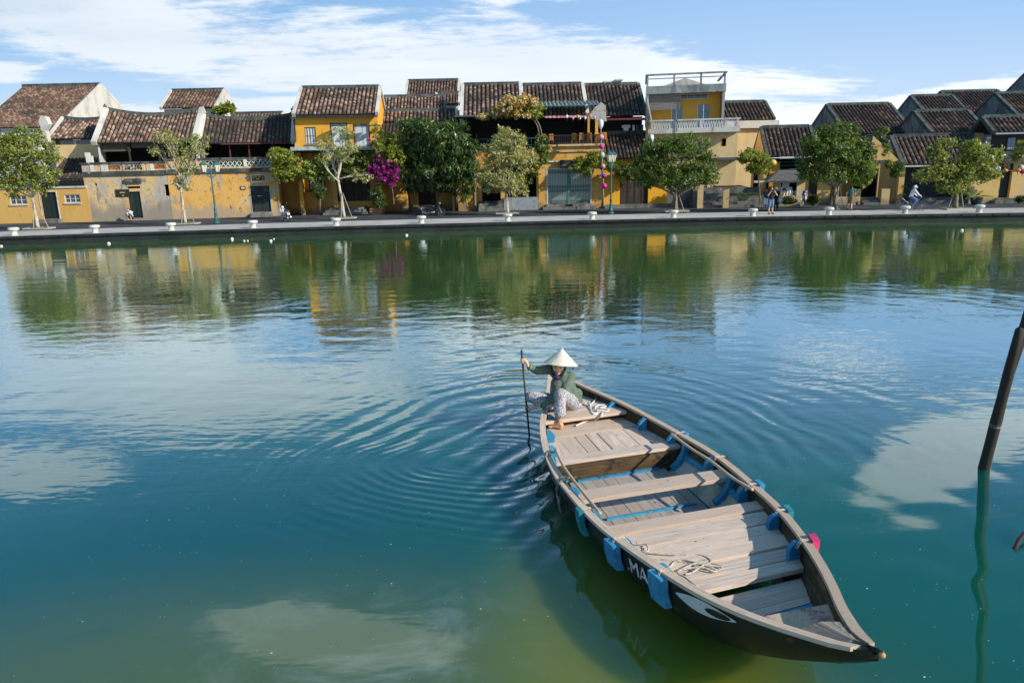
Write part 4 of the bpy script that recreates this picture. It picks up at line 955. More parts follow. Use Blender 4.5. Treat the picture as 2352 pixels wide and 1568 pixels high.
fa = frame(640, 682, 490, 3.2); T = thing('alley_wall', 'shaded ochre wall closing the gap beside the yellow house', 'wall', fa.w((fa.L/2, 0, ZR))); bx(T, fa, 'wall', mOch, (-.6, fa.L+.6, 0, .3, ZR, fa.px(660, 352)[1])); bx(T, fa, 'coping', mDarkP, (-.6, fa.L+.6, -.08, .38, fa.px(660, 352)[1], fa.px(660, 348)[1]))
# ---- 4 yellow two-storey house
fr = frame(674, 868, 488, .3); T = house('yellow_house', 'bright yellow two-storey house with shuttered window and two pale doors under a clean tiled roof', fr)
s0 = fr.px(675, 300)[0]; s1 = fr.px(868, 300)[0]
r = roof_px(T, fr, 678, 862, 262, 203, over=.5, slope=.62, tile=T1, vm=mPale, rib=.33, vw=.25)
zb = fr.px(770, 336)[1]
H = [R4(fr, 700, 292, 726, 332), R4(fr, 762, 285, 797, 336), R4(fr, 815, 287, 848, 336)]
wall(T, fr, s0, s1, zb-.1, r[2]-.06, mYel, H); room(T, fr, s0+.1, s1-.1, zb-.1, r[2]-.2, .26, .8)
gable(T, fr, s1-.1, r[2]-.08, r[3], r[4]-.1, r[3]*2+.5, mYel, z0=ZR, d0=.02); gable(T, fr, s0+.1, r[2]-.08, r[3], r[4]-.1, r[3]*2+.5, mYel, z0=ZR, d0=.02)
window(T, fr, H[0], mat=mFrame, framem=M('dull_iron', (.12, .12, .12), .6), bars=3)
mPD = M('pale_door_paint', (.48, .52, .55), .6)
for h in H[1:]: door(T, fr, h, mat=mPD, framem=mWood)
bx(T, fr, 'fascia', mWood, (s0-.1, s1+.1, -.5, -.42, r[2]-.28, r[2]-.1))
bx(T, fr, 'balcony_slab', M('pale_blue_slab', (.34, .42, .42), .8, layers=[((.20, .22, .21), 2, .5, .7)]), (s0-.2, s1+.1, -.9, .0, zb-.3, zb-.03))
HG = [R4(fr, 702, 410, 742, 440, .1), R4(fr, 815-100, 385, 815-45, 470, .1)]
g = [R4(fr, 700, 402, 738, 438), R4(fr, 766, 395, 845, 464)]
RC = 1.5; wall(T, fr, s0, s1, ZR, zb-.3, mOch, g, th=.3, d=RC); room(T, fr, s0+.1, s1-.1, ZR, zb-.35, RC+.31, 1.2); window(T, fr, g[0], d=RC+.1, mat=mGlass, framem=mWood); door(T, fr, g[1], d=RC+.1, mat=mWood, leaves=4)  # recess added under the balcony so the ground floor falls in shade
bx(T, fr, 'shade_recess_ceiling', mWood, (s0, s1, .0, RC, zb-.45, zb-.305))
for s_ in (s0+.0, (s0+s1)/2-.6, s1-.3): bx(T, fr, 'shade_recess_pier', mOch, (s_, s_+.3, .0, .3, ZR, zb-.45))
for i in range(3): a = R4(fr, 745, 462, 845, 486); bx(T, fr, 'step', mStep, (a[0]+.15*i, a[2]-.15*i, -.9+.35*i, 1.45, ZR+.18*i+.001, ZR+.18*(i+1)))
bx(T, fr, 'drainpipe', mDarkP, (s0+.05, s0+.15, -.12, -.02, zb+.4, r[2]-.3))
# hanging lanterns of conical hats in front of the doors
for i, x in enumerate((768, 786, 822, 845, 866)):
    p = fr.w((fr.px(x, 284, -.7)[0], -.7, fr.px(x, 289, -.7)[1])); mb = MB(); mb.lathe(p, [(.02, .14), (.12, .10), (.38, -.02), (.36, -.03), (.02, .02)], 14); mb.tube([p+Vector((0, 0, .14)), p+Vector((0, 0, .45))], .01, 4)
    one('hanging_lamp', M('dark_metal_shade', (.06, .08, .09), .5) if i == 0 else bpy.data.materials['dark_metal_shade'], 'dark conical lamp shade hanging before the yellow house balcony, number %s from its left' % ('one', 'two', 'three', 'four', 'five')[i], 'lamp', mb, 'conical lamps of the yellow house')

# ---- 5 low roofs between the yellow house and the long one
fr5 = frame(868, 1048, 485, 2.6)
f = Fr(fr5.w((0, 4, 0)), fr5.w((fr5.L, 4, 0))); T = house('rear_house', 'low rear house with two tiled roof strips between the yellow house and the terrace house', f)
r = roof_px(T, f, 872, 1018, 252, 224, over=.3, slope=.6, tile=T1, rib=.30, vm=mDarkP); r2 = roof_px(T, Fr(fr5.w((0, 2.2, 0)), fr5.w((fr5.L, 2.2, 0))), 876, 1046, 277, 256, over=.3, slope=.6, tile=T1, rib=.33, vm=mPale); wall(T, f, r[0], r[1]+2, 2, r[2]-.1, mPale)
f = plain(932, 1046, 222, 78.); T = house('far_house', 'tall tiled roof with brown ribs rising behind, just left of the terrace house', f)
r = roof_px(T, f, 934, 1050, 222, 187, over=.4, slope=.75, tile=T3, rib=.3, vm=mPale); wall(T, f, r[0], r[1], 2, r[2]-.1, mPale); gable(T, f, r[0]-.1, r[2], r[3], r[4], r[3]*2+.4, mPale, z0=2.)
f = plain(990, 1052, 232, 74.); T = house('far_house', 'small tiled roof strip in front of the tall rear roof', f)
r = roof_px(T, f, 1003, 1052, 238, 216, over=.4, slope=.7, tile=T3, rib=.3, vm=mPale); wall(T, f, r[0], r[1], 2, r[2]-.1, mPale)
# garden house by the mango tree, set back under a canopy added to shade it
fr = fr5; T = house('garden_house', 'ochre house front under the big mango tree, shaded by an added tiled canopy', fr)
zt = fr.px(950, 300)[1]; s0, s1 = fr.px(868, 400)[0], fr.px(1046, 400)[0]
g = [R4(fr, 1010, 400, 1047, 440), R4(fr, 960, 398, 1000, 470), R4(fr, 880, 345, 1040, 372)]
wall(T, fr, s0, s1, ZR, zt, mOch, g); room(T, fr, s0+.1, s1-.1, ZR, zt-.1, .26, 1.2); window(T, fr, g[0], mat=mGlass, framem=mWood); door(T, fr, g[1], mat=mWood)
bx(T, fr, 'shade_canopy_beam', mWood, (s0, s1, -2.3, -2.1, fr.px(950, 330, -2.3)[1], fr.px(950, 322, -2.3)[1]), *[(q, q+.16, -2.28, -2.12, ZR, fr.px(950, 330, -2.3)[1]) for q in (s0+.2, s0+2.6, s1-2., s1-.3)])
roof_px(T, fr, 872, 1044, 322, 283, over=2.7, slope=.55, tile=T2, verge=(0, 0), ridge=False, backd=.3)  # deep tiled canopy added to throw the front into shade
for i in range(3): a = R4(fr, 950, 470, 1010, 487); bx(T, fr, 'step', mStep, (a[0], a[2], -1.2+.35*i, -.01, ZR+.17*i+.001, ZR+.17*(i+1)))

# ---- 6 the long terrace: three bays under one ridge
fr = frame(1046, 1235, 482, .2); T = house('terrace_house', 'left bay of the long terrace with dark open gallery and pale gable end', fr)
f2 = Fr(fr.w((0, 2.2, 0)), fr.w((fr.L, 2.2, 0)))
r = roof_px(T, f2, 1064, 1196, 266, 196, over=.6, slope=.66, tile=T1, rib=.36, vm=mPale, vw=.3, verge=(1, 1)); rA = r
gable(T, f2, r[0]-.2, r[2]-.1, r[3], r[4]-.1, r[3]*2+.6, mPale, z0=ZR, d0=-.3)
zf = fr.px(1140, 338)[1]; zt = r[2]-.25; sA, sB = fr.px(1050, 400)[0], fr.px(1237, 400)[0]
room(T, fr, sA, sB, zf, zt+.2, 1.6, 2.); bx(T, fr, 'gallery_floor', mDarkP, (sA, sB, .0, 1.6, zf-.25, zf))
for i in range(2): bx(T, fr, 'awning', M('corrugated_awning', (.10, .12, .12), .6) if i == 0 else bpy.data.materials['corrugated_awning'], (sA+i*(sB-sA)/2, sA+(i+1)*(sB-sA)/2-.02, -.9, 1.7, zt+.05, zt+.12))
railing(T, fr, sA, sB, .05, zf, fr.px(1140, 318)[1], mTeal2, 24)
g = [R4(fr, 1120, 392, 1143, 472), R4(fr, 1160, 385, 1232, 455)]
wall(T, fr, sA, sB, ZR, zf-.25, mOch, [R4(fr, 1107, 388, 1150, 474), R4(fr, 1163, 375, 1232, 457)]); room(T, fr, sA+.1, sB-.1, ZR, zf-.3, .26, 2.5)
bx(T, fr, 'low_wall', M('grey_blue_wall', (.24, .28, .30), .8, layers=[((.15, .17, .18), 3, .5, .7)]), (fr.px(1157, 465)[0], sB-.05, -.25, .1, ZR, fr.px(1195, 453)[1]))
for i in range(4): a = R4(fr, 1100, 462, 1156, 484); bx(T, fr, 'step', mStep, (a[0], a[2], -1.2+.3*i, -.3, ZR+.2*i+.001, ZR+.2*(i+1)))
mb = MB(); p = fr.w((fr.px(1127, 342)[0]-0, 1.2, fr.px(1127, 312, 1.2)[1])); p = fr.w((fr.px(1088*1.0, 312, 1.2)[0], 1.2, fr.px(1088, 304, 1.2)[1])); 
fr = frame(1237, 1387, 479, .1); T = house('terrace_house', 'middle bay of the terrace with railed balcony over a yellow front and folding grille', fr)
f2 = Fr(fr.w((0, 2.3, 0)), fr.w((fr.L, 2.3, 0)))
s0, s1 = fr.px(1237, 420)[0], fr.px(1387, 420)[0]; 
q0 = f2.px(1205, 262, -.6)[0]; q1 = f2.px(1345, 262, -.6)[0]; q2 = f2.px(1482, 262, -.6)[0]; ze = f2.px(1280, 264, -.6)[1]; dr, zr = solve_roof(f2, (q0+q1)/2, -.6, ze, 196, .66)
roof(T, f2, q0, q1, -.6, ze, dr, zr, tile=T3, rib=.34, vm=mPale, vw=.3, verge=(0, 1))
zf = fr.px(1310, 336)[1]; zg_ = fr.px(1310, 310)[1]
g = [R4(fr, 1258, 388, 1356, 468)]
wall(T, fr, s0, s1, ZR, zf, mOch, g); bx(T, fr, 'balcony_edge', mGreyOch, (s0, s1, -.25, .3, zf, zf+.16), (s0, s1, -.12, .0, zf-.45, zf-.35)); 
zh = fr.px(1310, 372)[1]; bx(T, fr, 'string_course', mPale, (s0, s1, -.14, -.0, zh, zh+.12))
railing(T, fr, s0, s1, -.1, zf+.16, zg_, mWood, 34); room(T, fr, s0, s1, zf+.16, ze-.3, 3.2, 1.)
bx(T, fr, 'gallery_floor', mDarkP, (s0, s1, .3, 3.2, zf, zf+.15))
for i in range(9): a = s0+.3+i*.62; bx(T, fr, 'orange_chair', M('orange_wood', (.42, .17, .03), .6) if i == 0 else bpy.data.materials['orange_wood'], (a, a+.38, .5, .56, zf+.5, zf+1.05), (a, a+.05, .5, .56, zf+.16, zf+.5), (a+.33, a+.38, .5, .56, zf+.16, zf+.5), (a, a+.38, .56, .95, zf+.52, zf+.58)) if i not in (2, 3) else None
a = fr.px(1370, 300)[0]; bx(T, fr, 'gallery_post', mYel, (a-.1, a+.12, -.05, .2, zf+.16, fr.px(1370, 268)[1])); a = fr.px(1352, 300, .8)[0]; bx(T, fr, 'gallery_post', mYel, (a-.08, a+.08, .8, 1., zf+.16, ze-.3))
mAwn = M('grey_green_sheeting', (.16, .21, .20), .6, layers=[((.09, .12, .11), 2, .5, .7)])
mb = MB(fr); za = fr.px(1300, 243)[1]; n = 30; a0, a1 = fr.px(1240, 243)[0], fr.px(1378, 243)[0]
for i in range(n):
    a, b = a0+(a1-a0)*i/n, a0+(a1-a0)*(i+1)/n; wv = .05 if i % 2 else -.05; wv2 = -wv
    mb.hexa([(a, -.6, za+wv-.03), (b, -.6, za+wv2-.03), (b, 2.2, za+wv2+.5), (a, 2.2, za+wv+.5)], [(a, -.6, za+wv), (b, -.6, za+wv2), (b, 2.2, za+wv2+.53), (a, 2.2, za+wv+.53)])
mb.build('sheet_roof', mAwn, T)
mb = MB(fr); a = a1+.1; zb_ = fr.px(1385, 278)[1]; mb.prism([(a-1.2, zb_+.2), (a+.35, zb_-.1), (a+.25, za-.1), (a-.1, za+.15), (a-.6, za-.25)], 'y', -.75, -.68); mb.build('torn_screen', M('dusty_screen', (.36, .34, .30), .9, layers=[((.20, .19, .17), 4, .5, .65)]), T)
bx(T, fr, 'valance', M('pink_striped_cloth', (.42, .06, .12), .8, layers=[((.5, .45, .4), 6, .5, .55)]), (a0+.4, a1-.2, -.55, -.5, za-.95, za-.8))
h = g[0]; gt = MB(fr); mGr = M('teal_steel_grille', (.08, .17, .15), .5); mGp = M('cream_shutter_slats', (.60, .60, .50), .6)
o = bx(T, fr, 'folding_grille', mGp, (h[0], h[2], .16, .19, h[1], h[3]))
n = 26; mb = MB(fr)
for i in range(n+1): a = h[0]+(h[2]-h[0])*i/n; mb.box(a-.018, a+.018, .10, .13, h[1], h[3])
mb.box((h[0]+h[2])/2-.12, (h[0]+h[2])/2+.12, .07, .095, h[1], h[3])
for zz, hh in ((.0, .20), (.33, .26), (.86, .14)): 
    for i in range(n):
        a = h[0]+(h[2]-h[0])*i/n; b = h[0]+(h[2]-h[0])*(i+1)/n; m_ = max(1, int(hh*(h[3]-h[1])/.3))
        for j in range(m_):
            z0 = h[1]+(h[3]-h[1])*zz+j*.3; mb.beam((a, .135, z0), (b, .135, z0+.3), .008, .035, (1, 0, 0)); mb.beam((b, .145, z0), (a, .145, z0+.3), .008, .035, (1, 0, 0))
mb.build('lattice', mGr, o)
bx(o, fr, 'grille_frame', mFrame, (h[0]-.1, h[0]-.003, -.03, .12, h[1], h[3]+.1), (h[2]+.003, h[2]+.1, -.03, .12, h[1], h[3]+.1), (h[0], h[2], -.03, .12, h[3]+.003, h[3]+.1))
a = R4(fr, 1246, 468, 1366, 484); bx(T, fr, 'door_step', mStep, (a[0], a[2], -.9, -.01, ZR, ZR+.22), (a[0]+.3, a[2]-.3, -.5, -.015, ZR+.222, h[1]))
a = R4(fr, 1286, 370, 1352, 382); sg = bx(T, fr, 'sign_board', mDoor, (a[0], a[2], -.3, -.16, a[1]-.12, a[3]+.1)); text_on(sg, fr, (a[0]+a[2])/2-.1, 1, a[1]+.02, .26, -.306, M('orange_letters', (.50, .20, .05), .6), 'HỒNG PH', width=1.6)
room(T, fr, s0+.1, s1-.1, ZR, zf-.1, .26, .9)

fr = frame(1387, 1532, 474, .0); T = house('terrace_house', 'right bay of the terrace with low tiled canopy, bright yellow jambs and black doors', fr)
s0, s1 = fr.px(1387, 420)[0], fr.px(1532, 420)[0]
f2b = Fr(fr.w((0, 2.6, 0)), fr.w((fr.L, 2.6, 0)))
a0, a1 = f2b.px(1345, 262, -.6)[0], f2b.px(1480, 262, -.6)[0]; ze = f2b.px(1430, 264, -.6)[1]; dr, zr = solve_roof(f2b, (a0+a1)/2, -.6, ze, 197, .66)
roof(T, f2b, a0+.3, a1, -.6, ze, dr, zr, tile=T2, rib=.33, vm=mDarkP, vw=.25, verge=(0, 1))
bx(T, f2b, 'maroon_awning', mRedW, (a0+.8, a1+.2, -1.6, -.2, ze-.45, ze-.37), (a0+.8, a1+.2, -1.66, -1.6, ze-.47, ze-.33))
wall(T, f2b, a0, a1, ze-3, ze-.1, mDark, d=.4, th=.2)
r = roof_px(T, fr, 1388, 1500, 362, 308, over=.6, slope=.62, tile=T2, rib=.31, vm=mDarkP, verge=(0, 1), backd=.4)
for i, (x, w_) in enumerate(((1438, .42), (1455, .2), (1464, .25), (1474, .25))):
    p = fr.px(x, 297, r[3]); bx(T, fr, 'washing', M('white_cloth', (.75, .76, .78), .9) if i == 0 else bpy.data.materials['white_cloth' if i < 2 else 'dark_metal_shade'], (p[0]-w_/2, p[0]+w_/2, r[3]-.04, r[3], p[1]-.35, p[1]+.35), *([(p[0]-w_*.85, p[0]+w_*.85, r[3]-.038, r[3]-.002, p[1]+.1, p[1]+.33)] if i == 0 else []))
g = [R4(fr, 1424, 395, 1489, 470)]
wall(T, fr, s0, s1, ZR, r[2]+.1, M('saturated_yellow', (.70, .34, .015), .85, layers=[((.72, .37, .02), 1, .5, .7)]), g); room(T, fr, s0+.1, s1-.1, ZR, r[2], .5, .8); door(T, fr, g[0], mat=mWood, leaves=4, d=.2)
bx(T, fr, 'plinth', mStep, (s0, s1, -.8, -.01, ZR, ZR+.28))

# ---- 7 the modern concrete house
fr = frame(1487, 1664, 468, .8); T = house('concrete_house', 'tall modern house with open concrete top storey, yellow loggia and white balustrade', fr)
sL, sR = fr.px(1484, 250)[0], fr.px(1664, 250)[0]; zR_ = fr.px(1575, 171)[1]; zB = fr.px(1575, 206)[1]; zBl = fr.px(1575, 197)[1]; zF = fr.px(1600, 300)[1]; zU = fr.px(1600, 196)[1]
mConc = stain('stained_concrete', (.26, .28, .27), [ST((.14, .16, .16), 1., .45, .6), ST((.38, .39, .37), 2., .55, .7), ST((.06, .07, .07), 3., .62, .7)])
bx(T, fr, 'roof_beam', mConc, (sL-.05, sR+.05, -.05, .5, zB-.25, zU+.05))
for s_ in (sL, sL+(sR-sL)*.34, sL+(sR-sL)*.68, sR-.14): bx(T, fr, 'rooftop_post', mConc, (s_, s_+.14, .0, .14, zU+.05, zR_))
bx(T, fr, 'rooftop_rail', mConc, (sL-.1, sR+.1, -.05, .18, zR_, zR_+.12), (sL, sR, .03, .10, (zU+zR_)/2+.15, (zU+zR_)/2+.22)); bx(T, fr, 'rooftop_rail', mConc, (sL-.1, sL+.05, .18, 6.5, zR_, zR_+.12), (sR-.05, sR+.1, .18, 6.5, zR_, zR_+.12))
bx(T, fr, 'roof_slab', mConc, (sL, sR, .5, 7, zU-.2, zU-.02)); 
mb = MB(fr); mb.prism([(sL+.8, zU), (sR-.8, zU), ((sL+sR)/2, zU+.75)], 'y', 1.5, 6.5); mb.build('rooftop_gable', mPale, T)
for s_ in (sL, sR-.2): bx(T, fr, 'corner_column', mConc, (s_, s_+.2, .0, .3, zF, zB-.25))
rb = 1.5; h1 = R4(fr, 1527, 215, 1527, 215, rb)
H = [R4(fr, 1542, 240, 1567, 290, rb), R4(fr, 1602, 240, 1629, 290, rb), R4(fr, 1563, 216, 1626, 228, rb)]; H[0] = (H[0][0], zF, H[0][2], H[0][3]); H[1] = (H[1][0], zF, H[1][2], H[1][3])
mLog = M('loggia_yellow', (.74, .40, .06), .85, layers=[((.74, .42, .05), 1, .5, .7)])
wall(T, fr, sL+.2, sR-.2, zF, zB-.1, mLog, H, d=rb); 
for h in H[:2]: door(T, fr, h, d=rb+.03, mat=mShut)
window(T, fr, H[2], d=rb+.02, mat=mGlass, bars=3, hb=0, sill=False); 
bx(T, fr, 'side_wall', mPale, (sL+.02, sL+.18, .3, 7, zF-3.4, zU-.2)); bx(T, fr, 'side_wall', mLog, (sR-.18, sR-.02, .3, 7, zF-3.4, zU-.2)); bx(T, fr, 'brick_panel', M('orange_brick', (.50, .14, .03), .8, layers=[((.30, .08, .02), 5, .45, .6, (1, 1, 3))]), (sR-.26, sR-.185, .45, 1.1, zF, fr.px(1640, 218)[1])); bx(T, fr, 'brick_panel', bpy.data.materials['orange_brick'], (sL-.06, sL+.015, .4, 1.3, zF+.4, zB-.4))
a = R4(fr, 1485, 205, 1563, 252, .05); 
mb = MB(fr)
for i in range(26): z = a[1]+(zB-.25-a[1])*i/26; mb.box(a[0]+.25, a[2], .33+.004*(i % 2), .36, z, z+(zB-.25-a[1])/26-.012)
mb.build('bamboo_blind', M('grey_bamboo_blind', (.22, .22, .21), .8, layers=[((.14, .14, .13), 2, .45, .6, (.3, 1, 4))]), T)
bL = fr.px(1492, 285, -1.)[0]; bR = fr.px(1700, 285, -1.)[0]; zb0 = fr.px(1600, 293, -1.)[1]; zb1 = fr.px(1600, 273, -1.)[1]; zb2 = fr.px(1600, 305, -1.)[1]
bx(T, fr, 'balcony_slab', mPale, (bL, bR, -1., .3, zb2, zb0)); bx(T, fr, 'balcony_rail', mPale, (bL, bR, -1.02, -.82, zb1-.12, zb1)); bx(T, fr, 'balcony_rail', mPale, (bL-.02, bL+.14, -.82, 1.2, zb1-.12, zb1))
mWh = M('white_balusters', (.62, .66, .68), .7, layers=[((.40, .42, .44), 4, .55, .7)])
n = 34; mb = MB(fr)
for i in range(n):
    if i % 10 == 9: continue
    a = bL+.25+(bR-bL-.4)*i/n; b = a+(bR-bL)/n*.8
    mb.beam((a, -.92, zb0), ((a+b)/2+.0, -.92, zb1-.12), .05, .06, (0, 1, 0)); mb.beam((b, -.92, zb0), ((a+b)/2+.03, -.915, zb1-.12), .05, .06, (0, 1, 0))
mb.build('balustrade', mWh, T)
for i in (0, 9.5, 19.5, 29.5, 34): a = bL+.12+(bR-bL-.4)*i/34; bx(T, fr, 'balustrade_post', mPale, (a, a+.2, -1., -.84, zb0, zb1-.12))
bx(T, fr, 'flag_pole', mWood, (fr.px(1555, 280, -1.1)[0]-.03, fr.px(1555, 280, -1.1)[0]+.03, -1.1, -1.04, zb2+.1, fr.px(1555, 237, -1.1)[1]))
mb = MB(fr); a = fr.px(1484, 238, .1)[0]; mb.beam((a+.1, -.1, fr.px(1484, 228)[1]), (fr.px(1503, 305)[0], -.1, zb2-.1), .09, .09); mb.build('downpipe', mPale, T)
cL, cR = fr.px(1500, 400)[0], fr.px(1690, 400)[0]; zs = fr.px(1640, 462)[1]; zc2 = fr.px(1640, 385)[1]
g = [R4(fr, 1548, 345, 1580, 365), R4(fr, 1600, 400, 1637, 462)]
wall(T, fr, cL, cR, ZR+1.5, zb2, mCream, [R4(fr, 1520, 390, 1545, 462), R4(fr, 1656, 318, 1668, 336)]); room(T, fr, cL+.1, cR-.1, ZR+1.5, zb2-.1, .3, 1.)
bx(T, fr, 'side_return', mCream, (cR-.2, cR, .25, 6, ZR+1.5, zb2)); bx(T, fr, 'ground_floor_base', mStep, (cL, cR+1, .0, 5, ZR, ZR+1.5)); bx(T, fr, 'canopy', mDarkP, (fr.px(1640, 363)[0], fr.px(1692, 363)[0], -1., .0, fr.px(1666, 368)[1], fr.px(1666, 362)[1])); bx(T, fr, 'base_stripe', mRedW, (fr.px(1637, 460)[0], cR, -.02, -.002, ZR+1.5, ZR+1.62))
for i in range(7): bx(T, fr, 'step', mStep, (fr.px(1590, 470)[0], fr.px(1742, 470)[0], -2.6+.36*i, 0., ZR+.21*i+.002, ZR+.21*(i+1)))
for x in (1608, 1667): a = fr.px(x, 455, -2.8)[0]; bx(T, fr, 'gate_pillar', mCream, (a-.22, a+.22, -3.05, -2.62, ZR, fr.px(x, 430, -2.8)[1]))
f = plain(1385, 1440, 190, 68.); T = house('water_tank_house', 'pale boxy rooftop structure peeking above the terrace ridge', f)
a = R4(f, 1386, 186, 1426, 240); bx(T, f, 'wall', mPale, (a[0], a[2], 0, 3, 3, a[3])); bx(T, f, 'roof', mPale, (a[0]+1, a[2]+.15, -.15, 3.1, a[3], a[3]+.12))

# ---- 8 houses to the right of it
f = plain(1660, 1780, 280, 68.); T = house('rear_house', 'dark tiled roof beside the concrete house over a pale eave band', f)
r = roof_px(T, f, 1655, 1775, 275, 237, over=.2, slope=.62, tile=T2, rib=.33, verge=(0, 1), vm=mMoss); a = f.px(1787, 280)[0]; bx(T, f, 'eave_band', mPale, (r[0], a, -.35, .2, r[2]-.75, r[2]-.1)); wall(T, f, r[0], a-.3, 1, r[2]-.7, mCream)
fr = frame(1700, 1850, 472, .5); f2 = Fr(fr.w((0, 1.0, 0)), fr.w((fr.L, 1.0, 0))); T = house('gabled_shophouse', 'shophouse with brown tiled roof, pale sloping gable and thatched display window', fr)
r = roof_px(T, f2, 1766, 1876, 358, 294, over=.7, slope=.66, tile=T2, rib=.33, vm=mMoss, vw=.25)
gable(T, f2, r[0]-.15, r[2]-.05, r[3], r[4]-.1, r[3]*2, mCream, z0=ZR, d0=-.5)
bx(T, f2, 'gutter', mFrame, (r[0]+.8, r[1]-.3, -.95, -.78, r[2]-.2, r[2]-.05)); s0, s1 = f2.px(1760, 420)[0], f2.px(1870, 420)[0]
room(T, f2, s0, s1, ZR, r[2]-.15, .5, 1.5, mDark); bx(T, f2, 'shutter_slats', mTeal2, *[(s0+1., s1-.8, .42, .48, f2.px(1800, 398)[1]+.28*i, f2.px(1800, 398)[1]+.28*i+.08) for i in range(4)])
a = f2.px(1775, 420); bx(T, f2, 'pier', mOch, (f2.px(1768, 400)[0], f2.px(1790, 400)[0], .0, .4, ZR, f2.px(1780, 372)[1]))
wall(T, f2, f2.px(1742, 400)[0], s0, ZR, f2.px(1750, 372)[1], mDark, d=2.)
# thatched display kiosk with paper lanterns
fk = frame(1764, 1846, 471, -.4); K = thing('display_kiosk', 'thatched display case in cream walls holding rows of white paper lanterns', 'kiosk', fk.w((fk.L/2, 0, ZR)))
h = R4(fk, 1792, 420, 1830, 449); s0, s1 = 0, fk.L; zt = fk.px(1800, 414)[1]
wall(K, fk, s0+.4, s1, ZR, zt, mSand, [h]); room(K, fk, s0+.5, s1-.1, h[1]-.05, zt-.05, .26, .7)
bx(K, fk, 'kiosk_frame', mFrame, (h[0]-.08, h[0], -.04, .1, h[1]-.08, h[3]+.08), (h[2], h[2]+.08, -.04, .1, h[1]-.08, h[3]+.08), (h[0], h[2], -.04, .1, h[3], h[3]+.08), (s0-1.2, s1-.3, -.2, .0, zt-.15, zt))
zr = fk.px(1800, 391)[1]; e = .45
bm_ = [(s0-.3, -.6, zt-.02), (s1+.25, -.6, zt-.02), (s1+.25, 1.6, zt-.02), (s0-.3, 1.6, zt-.02)]; tp = [(s0+.75, .45, zr), (s1-.7, .45, zr), (s1-.7, .65, zr), (s0+.75, .65, zr)]
mTh = M('grey_thatch', (.22, .21, .19), .95, layers=[((.08, .08, .075), 7, .48, .6, (5, 5, .6)), ((.40, .39, .36), 11, .58, .66, (5, 5, .6))], bump=.06, bscale=22, bstretch=(4, 4, 1))
mb = MB(fk); mb.hexa(bm_, tp); 
for i in range(700):                     # straw ends
    u_ = random.random(); v_ = random.random(); A = Vector(bm_[0]).lerp(Vector(bm_[1]), u_); Bq = Vector(tp[0]).lerp(Vector(tp[1]), u_); p = A.lerp(Bq, v_*.95); q = p+(A-Bq).normalized()*.22+Vector((random.uniform(-.05, .05), -.05, -.01)); mb.face([p+Vector((-.015, -.01, .01)), p+Vector((.015, -.01, .01)), q])
mb.build('thatch_roof', mTh, K)
mPL = M('white_paper_lantern', (.72, .74, .74), .8); n = 0
for row, (yy, xs_) in enumerate(((443, (1794, 1800.5, 1807, 1813, 1819, 1828)), (435, (1795, 1808, 1812, 1817)), (426, (1800, 1805, 1811)))):
    for x in xs_:
        q = fk.px(x, yy, .2); p = fk.w((q[0], .18+.1*row, q[1])); mb = MB(); mb.lathe(p, [(.03, -.27), (.05, -.24), (.10, -.05), (.115, .08), (.09, .17), (.03, .2)], 8)
        one('paper_lantern', mPL, 'white paper lantern in the thatched display, %s row, %s from left' % (('bottom', 'middle', 'top')[row], ('first', 'second', 'third', 'fourth', 'fifth', 'sixth')[xs_.index(x)]), 'lantern', mb, 'white lanterns in the display case'); n += 1

# ---- 9 the house with the long mossy roof, 10 the shops, 11 the clustered gables at right
f = plain(1868, 2090, 300, 66.); T = house('long_roofed_house', 'large house with long mossy brown roof and dark grey gable facing left', f)
r = roof_px(T, f, 1948, 2092, 306, 242, over=.3, slope=.60, tile=T2, rib=.33, vm=mMoss, vw=.28); gable(T, f, r[0]-.15, r[2], r[3], r[4]-.05, r[3]*2+.3, mGrey, z0=1.); wall(T, f, r[0], r[1], 1, r[2]-.1, mGrey)
fr = frame(1850, 2020, 470, 1.); T = house('porch_shophouse', 'cream shophouse with dark porch behind low cream piers, between the two right street trees', fr)
s0, s1 = fr.px(1856, 400)[0], fr.px(2020, 400)[0]; zt = fr.px(1940, 372)[1]; g = [R4(fr, 1868, 395, 1893, 460), R4(fr, 1925, 385, 2012, 448)]
g = [R4(fr, 1846, 380, 1878, 464), R4(fr, 1908, 388, 2018, 466)]
wall(T, fr, s0-.2, s1, ZR, zt, mSand, [(s0+.1, g[0][1], g[0][2], g[0][3]), (g[1][0], g[1][1], g[1][2]-.1, g[1][3])]); room(T, fr, s0, s1, ZR+.4, zt-.1, .3, 2.2); door(T, fr, (s0+.1, g[0][1], g[0][2], g[0][3]), mat=mWood)
mb = MB(fr); p0, p1, p2 = fr.px(2020, 372), fr.px(2006, 312), fr.px(2078, 372); mb.prism([(p1[0]-.2, p0[1]), (p0[0]+1.6, p0[1]), (p1[0]+.1, p1[1])], 'y', .3, .5); mb.build('side_gable', mSand, T)
bx(T, fr, 'awning', mTeal2, (g[1][0]-.2, s1+.3, -1.2, .0, zt-.05, zt+.08)); bx(T, fr, 'inner_wall', mOch, (g[1][0]+.3, g[1][2]-1.4, 1.9, 2.0, ZR+.4, ZR+2.2))
for x, yt in ((1965, 437), (2031, 437)): a = fr.px(x, 450, -.8)[0]; bx(T, fr, 'low_pier', mSand, (a-.3, a+.3, -1.1, -.6, ZR, fr.px(x, yt-3, -.8)[1]))
a, b = fr.px(1910, 455, -.8)[0], fr.px(1945, 455, -.8)[0]; bx(T, fr, 'low_wall', mSand, (a, b+.6, -1., -.7, ZR, fr.px(1930, 452, -.8)[1])); 
for i in range(3): bx(T, fr, 'step', mStep, (fr.px(1974, 460)[0], fr.px(2012, 460)[0], -1.2+.35*i, -.05, ZR+.18*i+.001, ZR+.18*(i+1)))
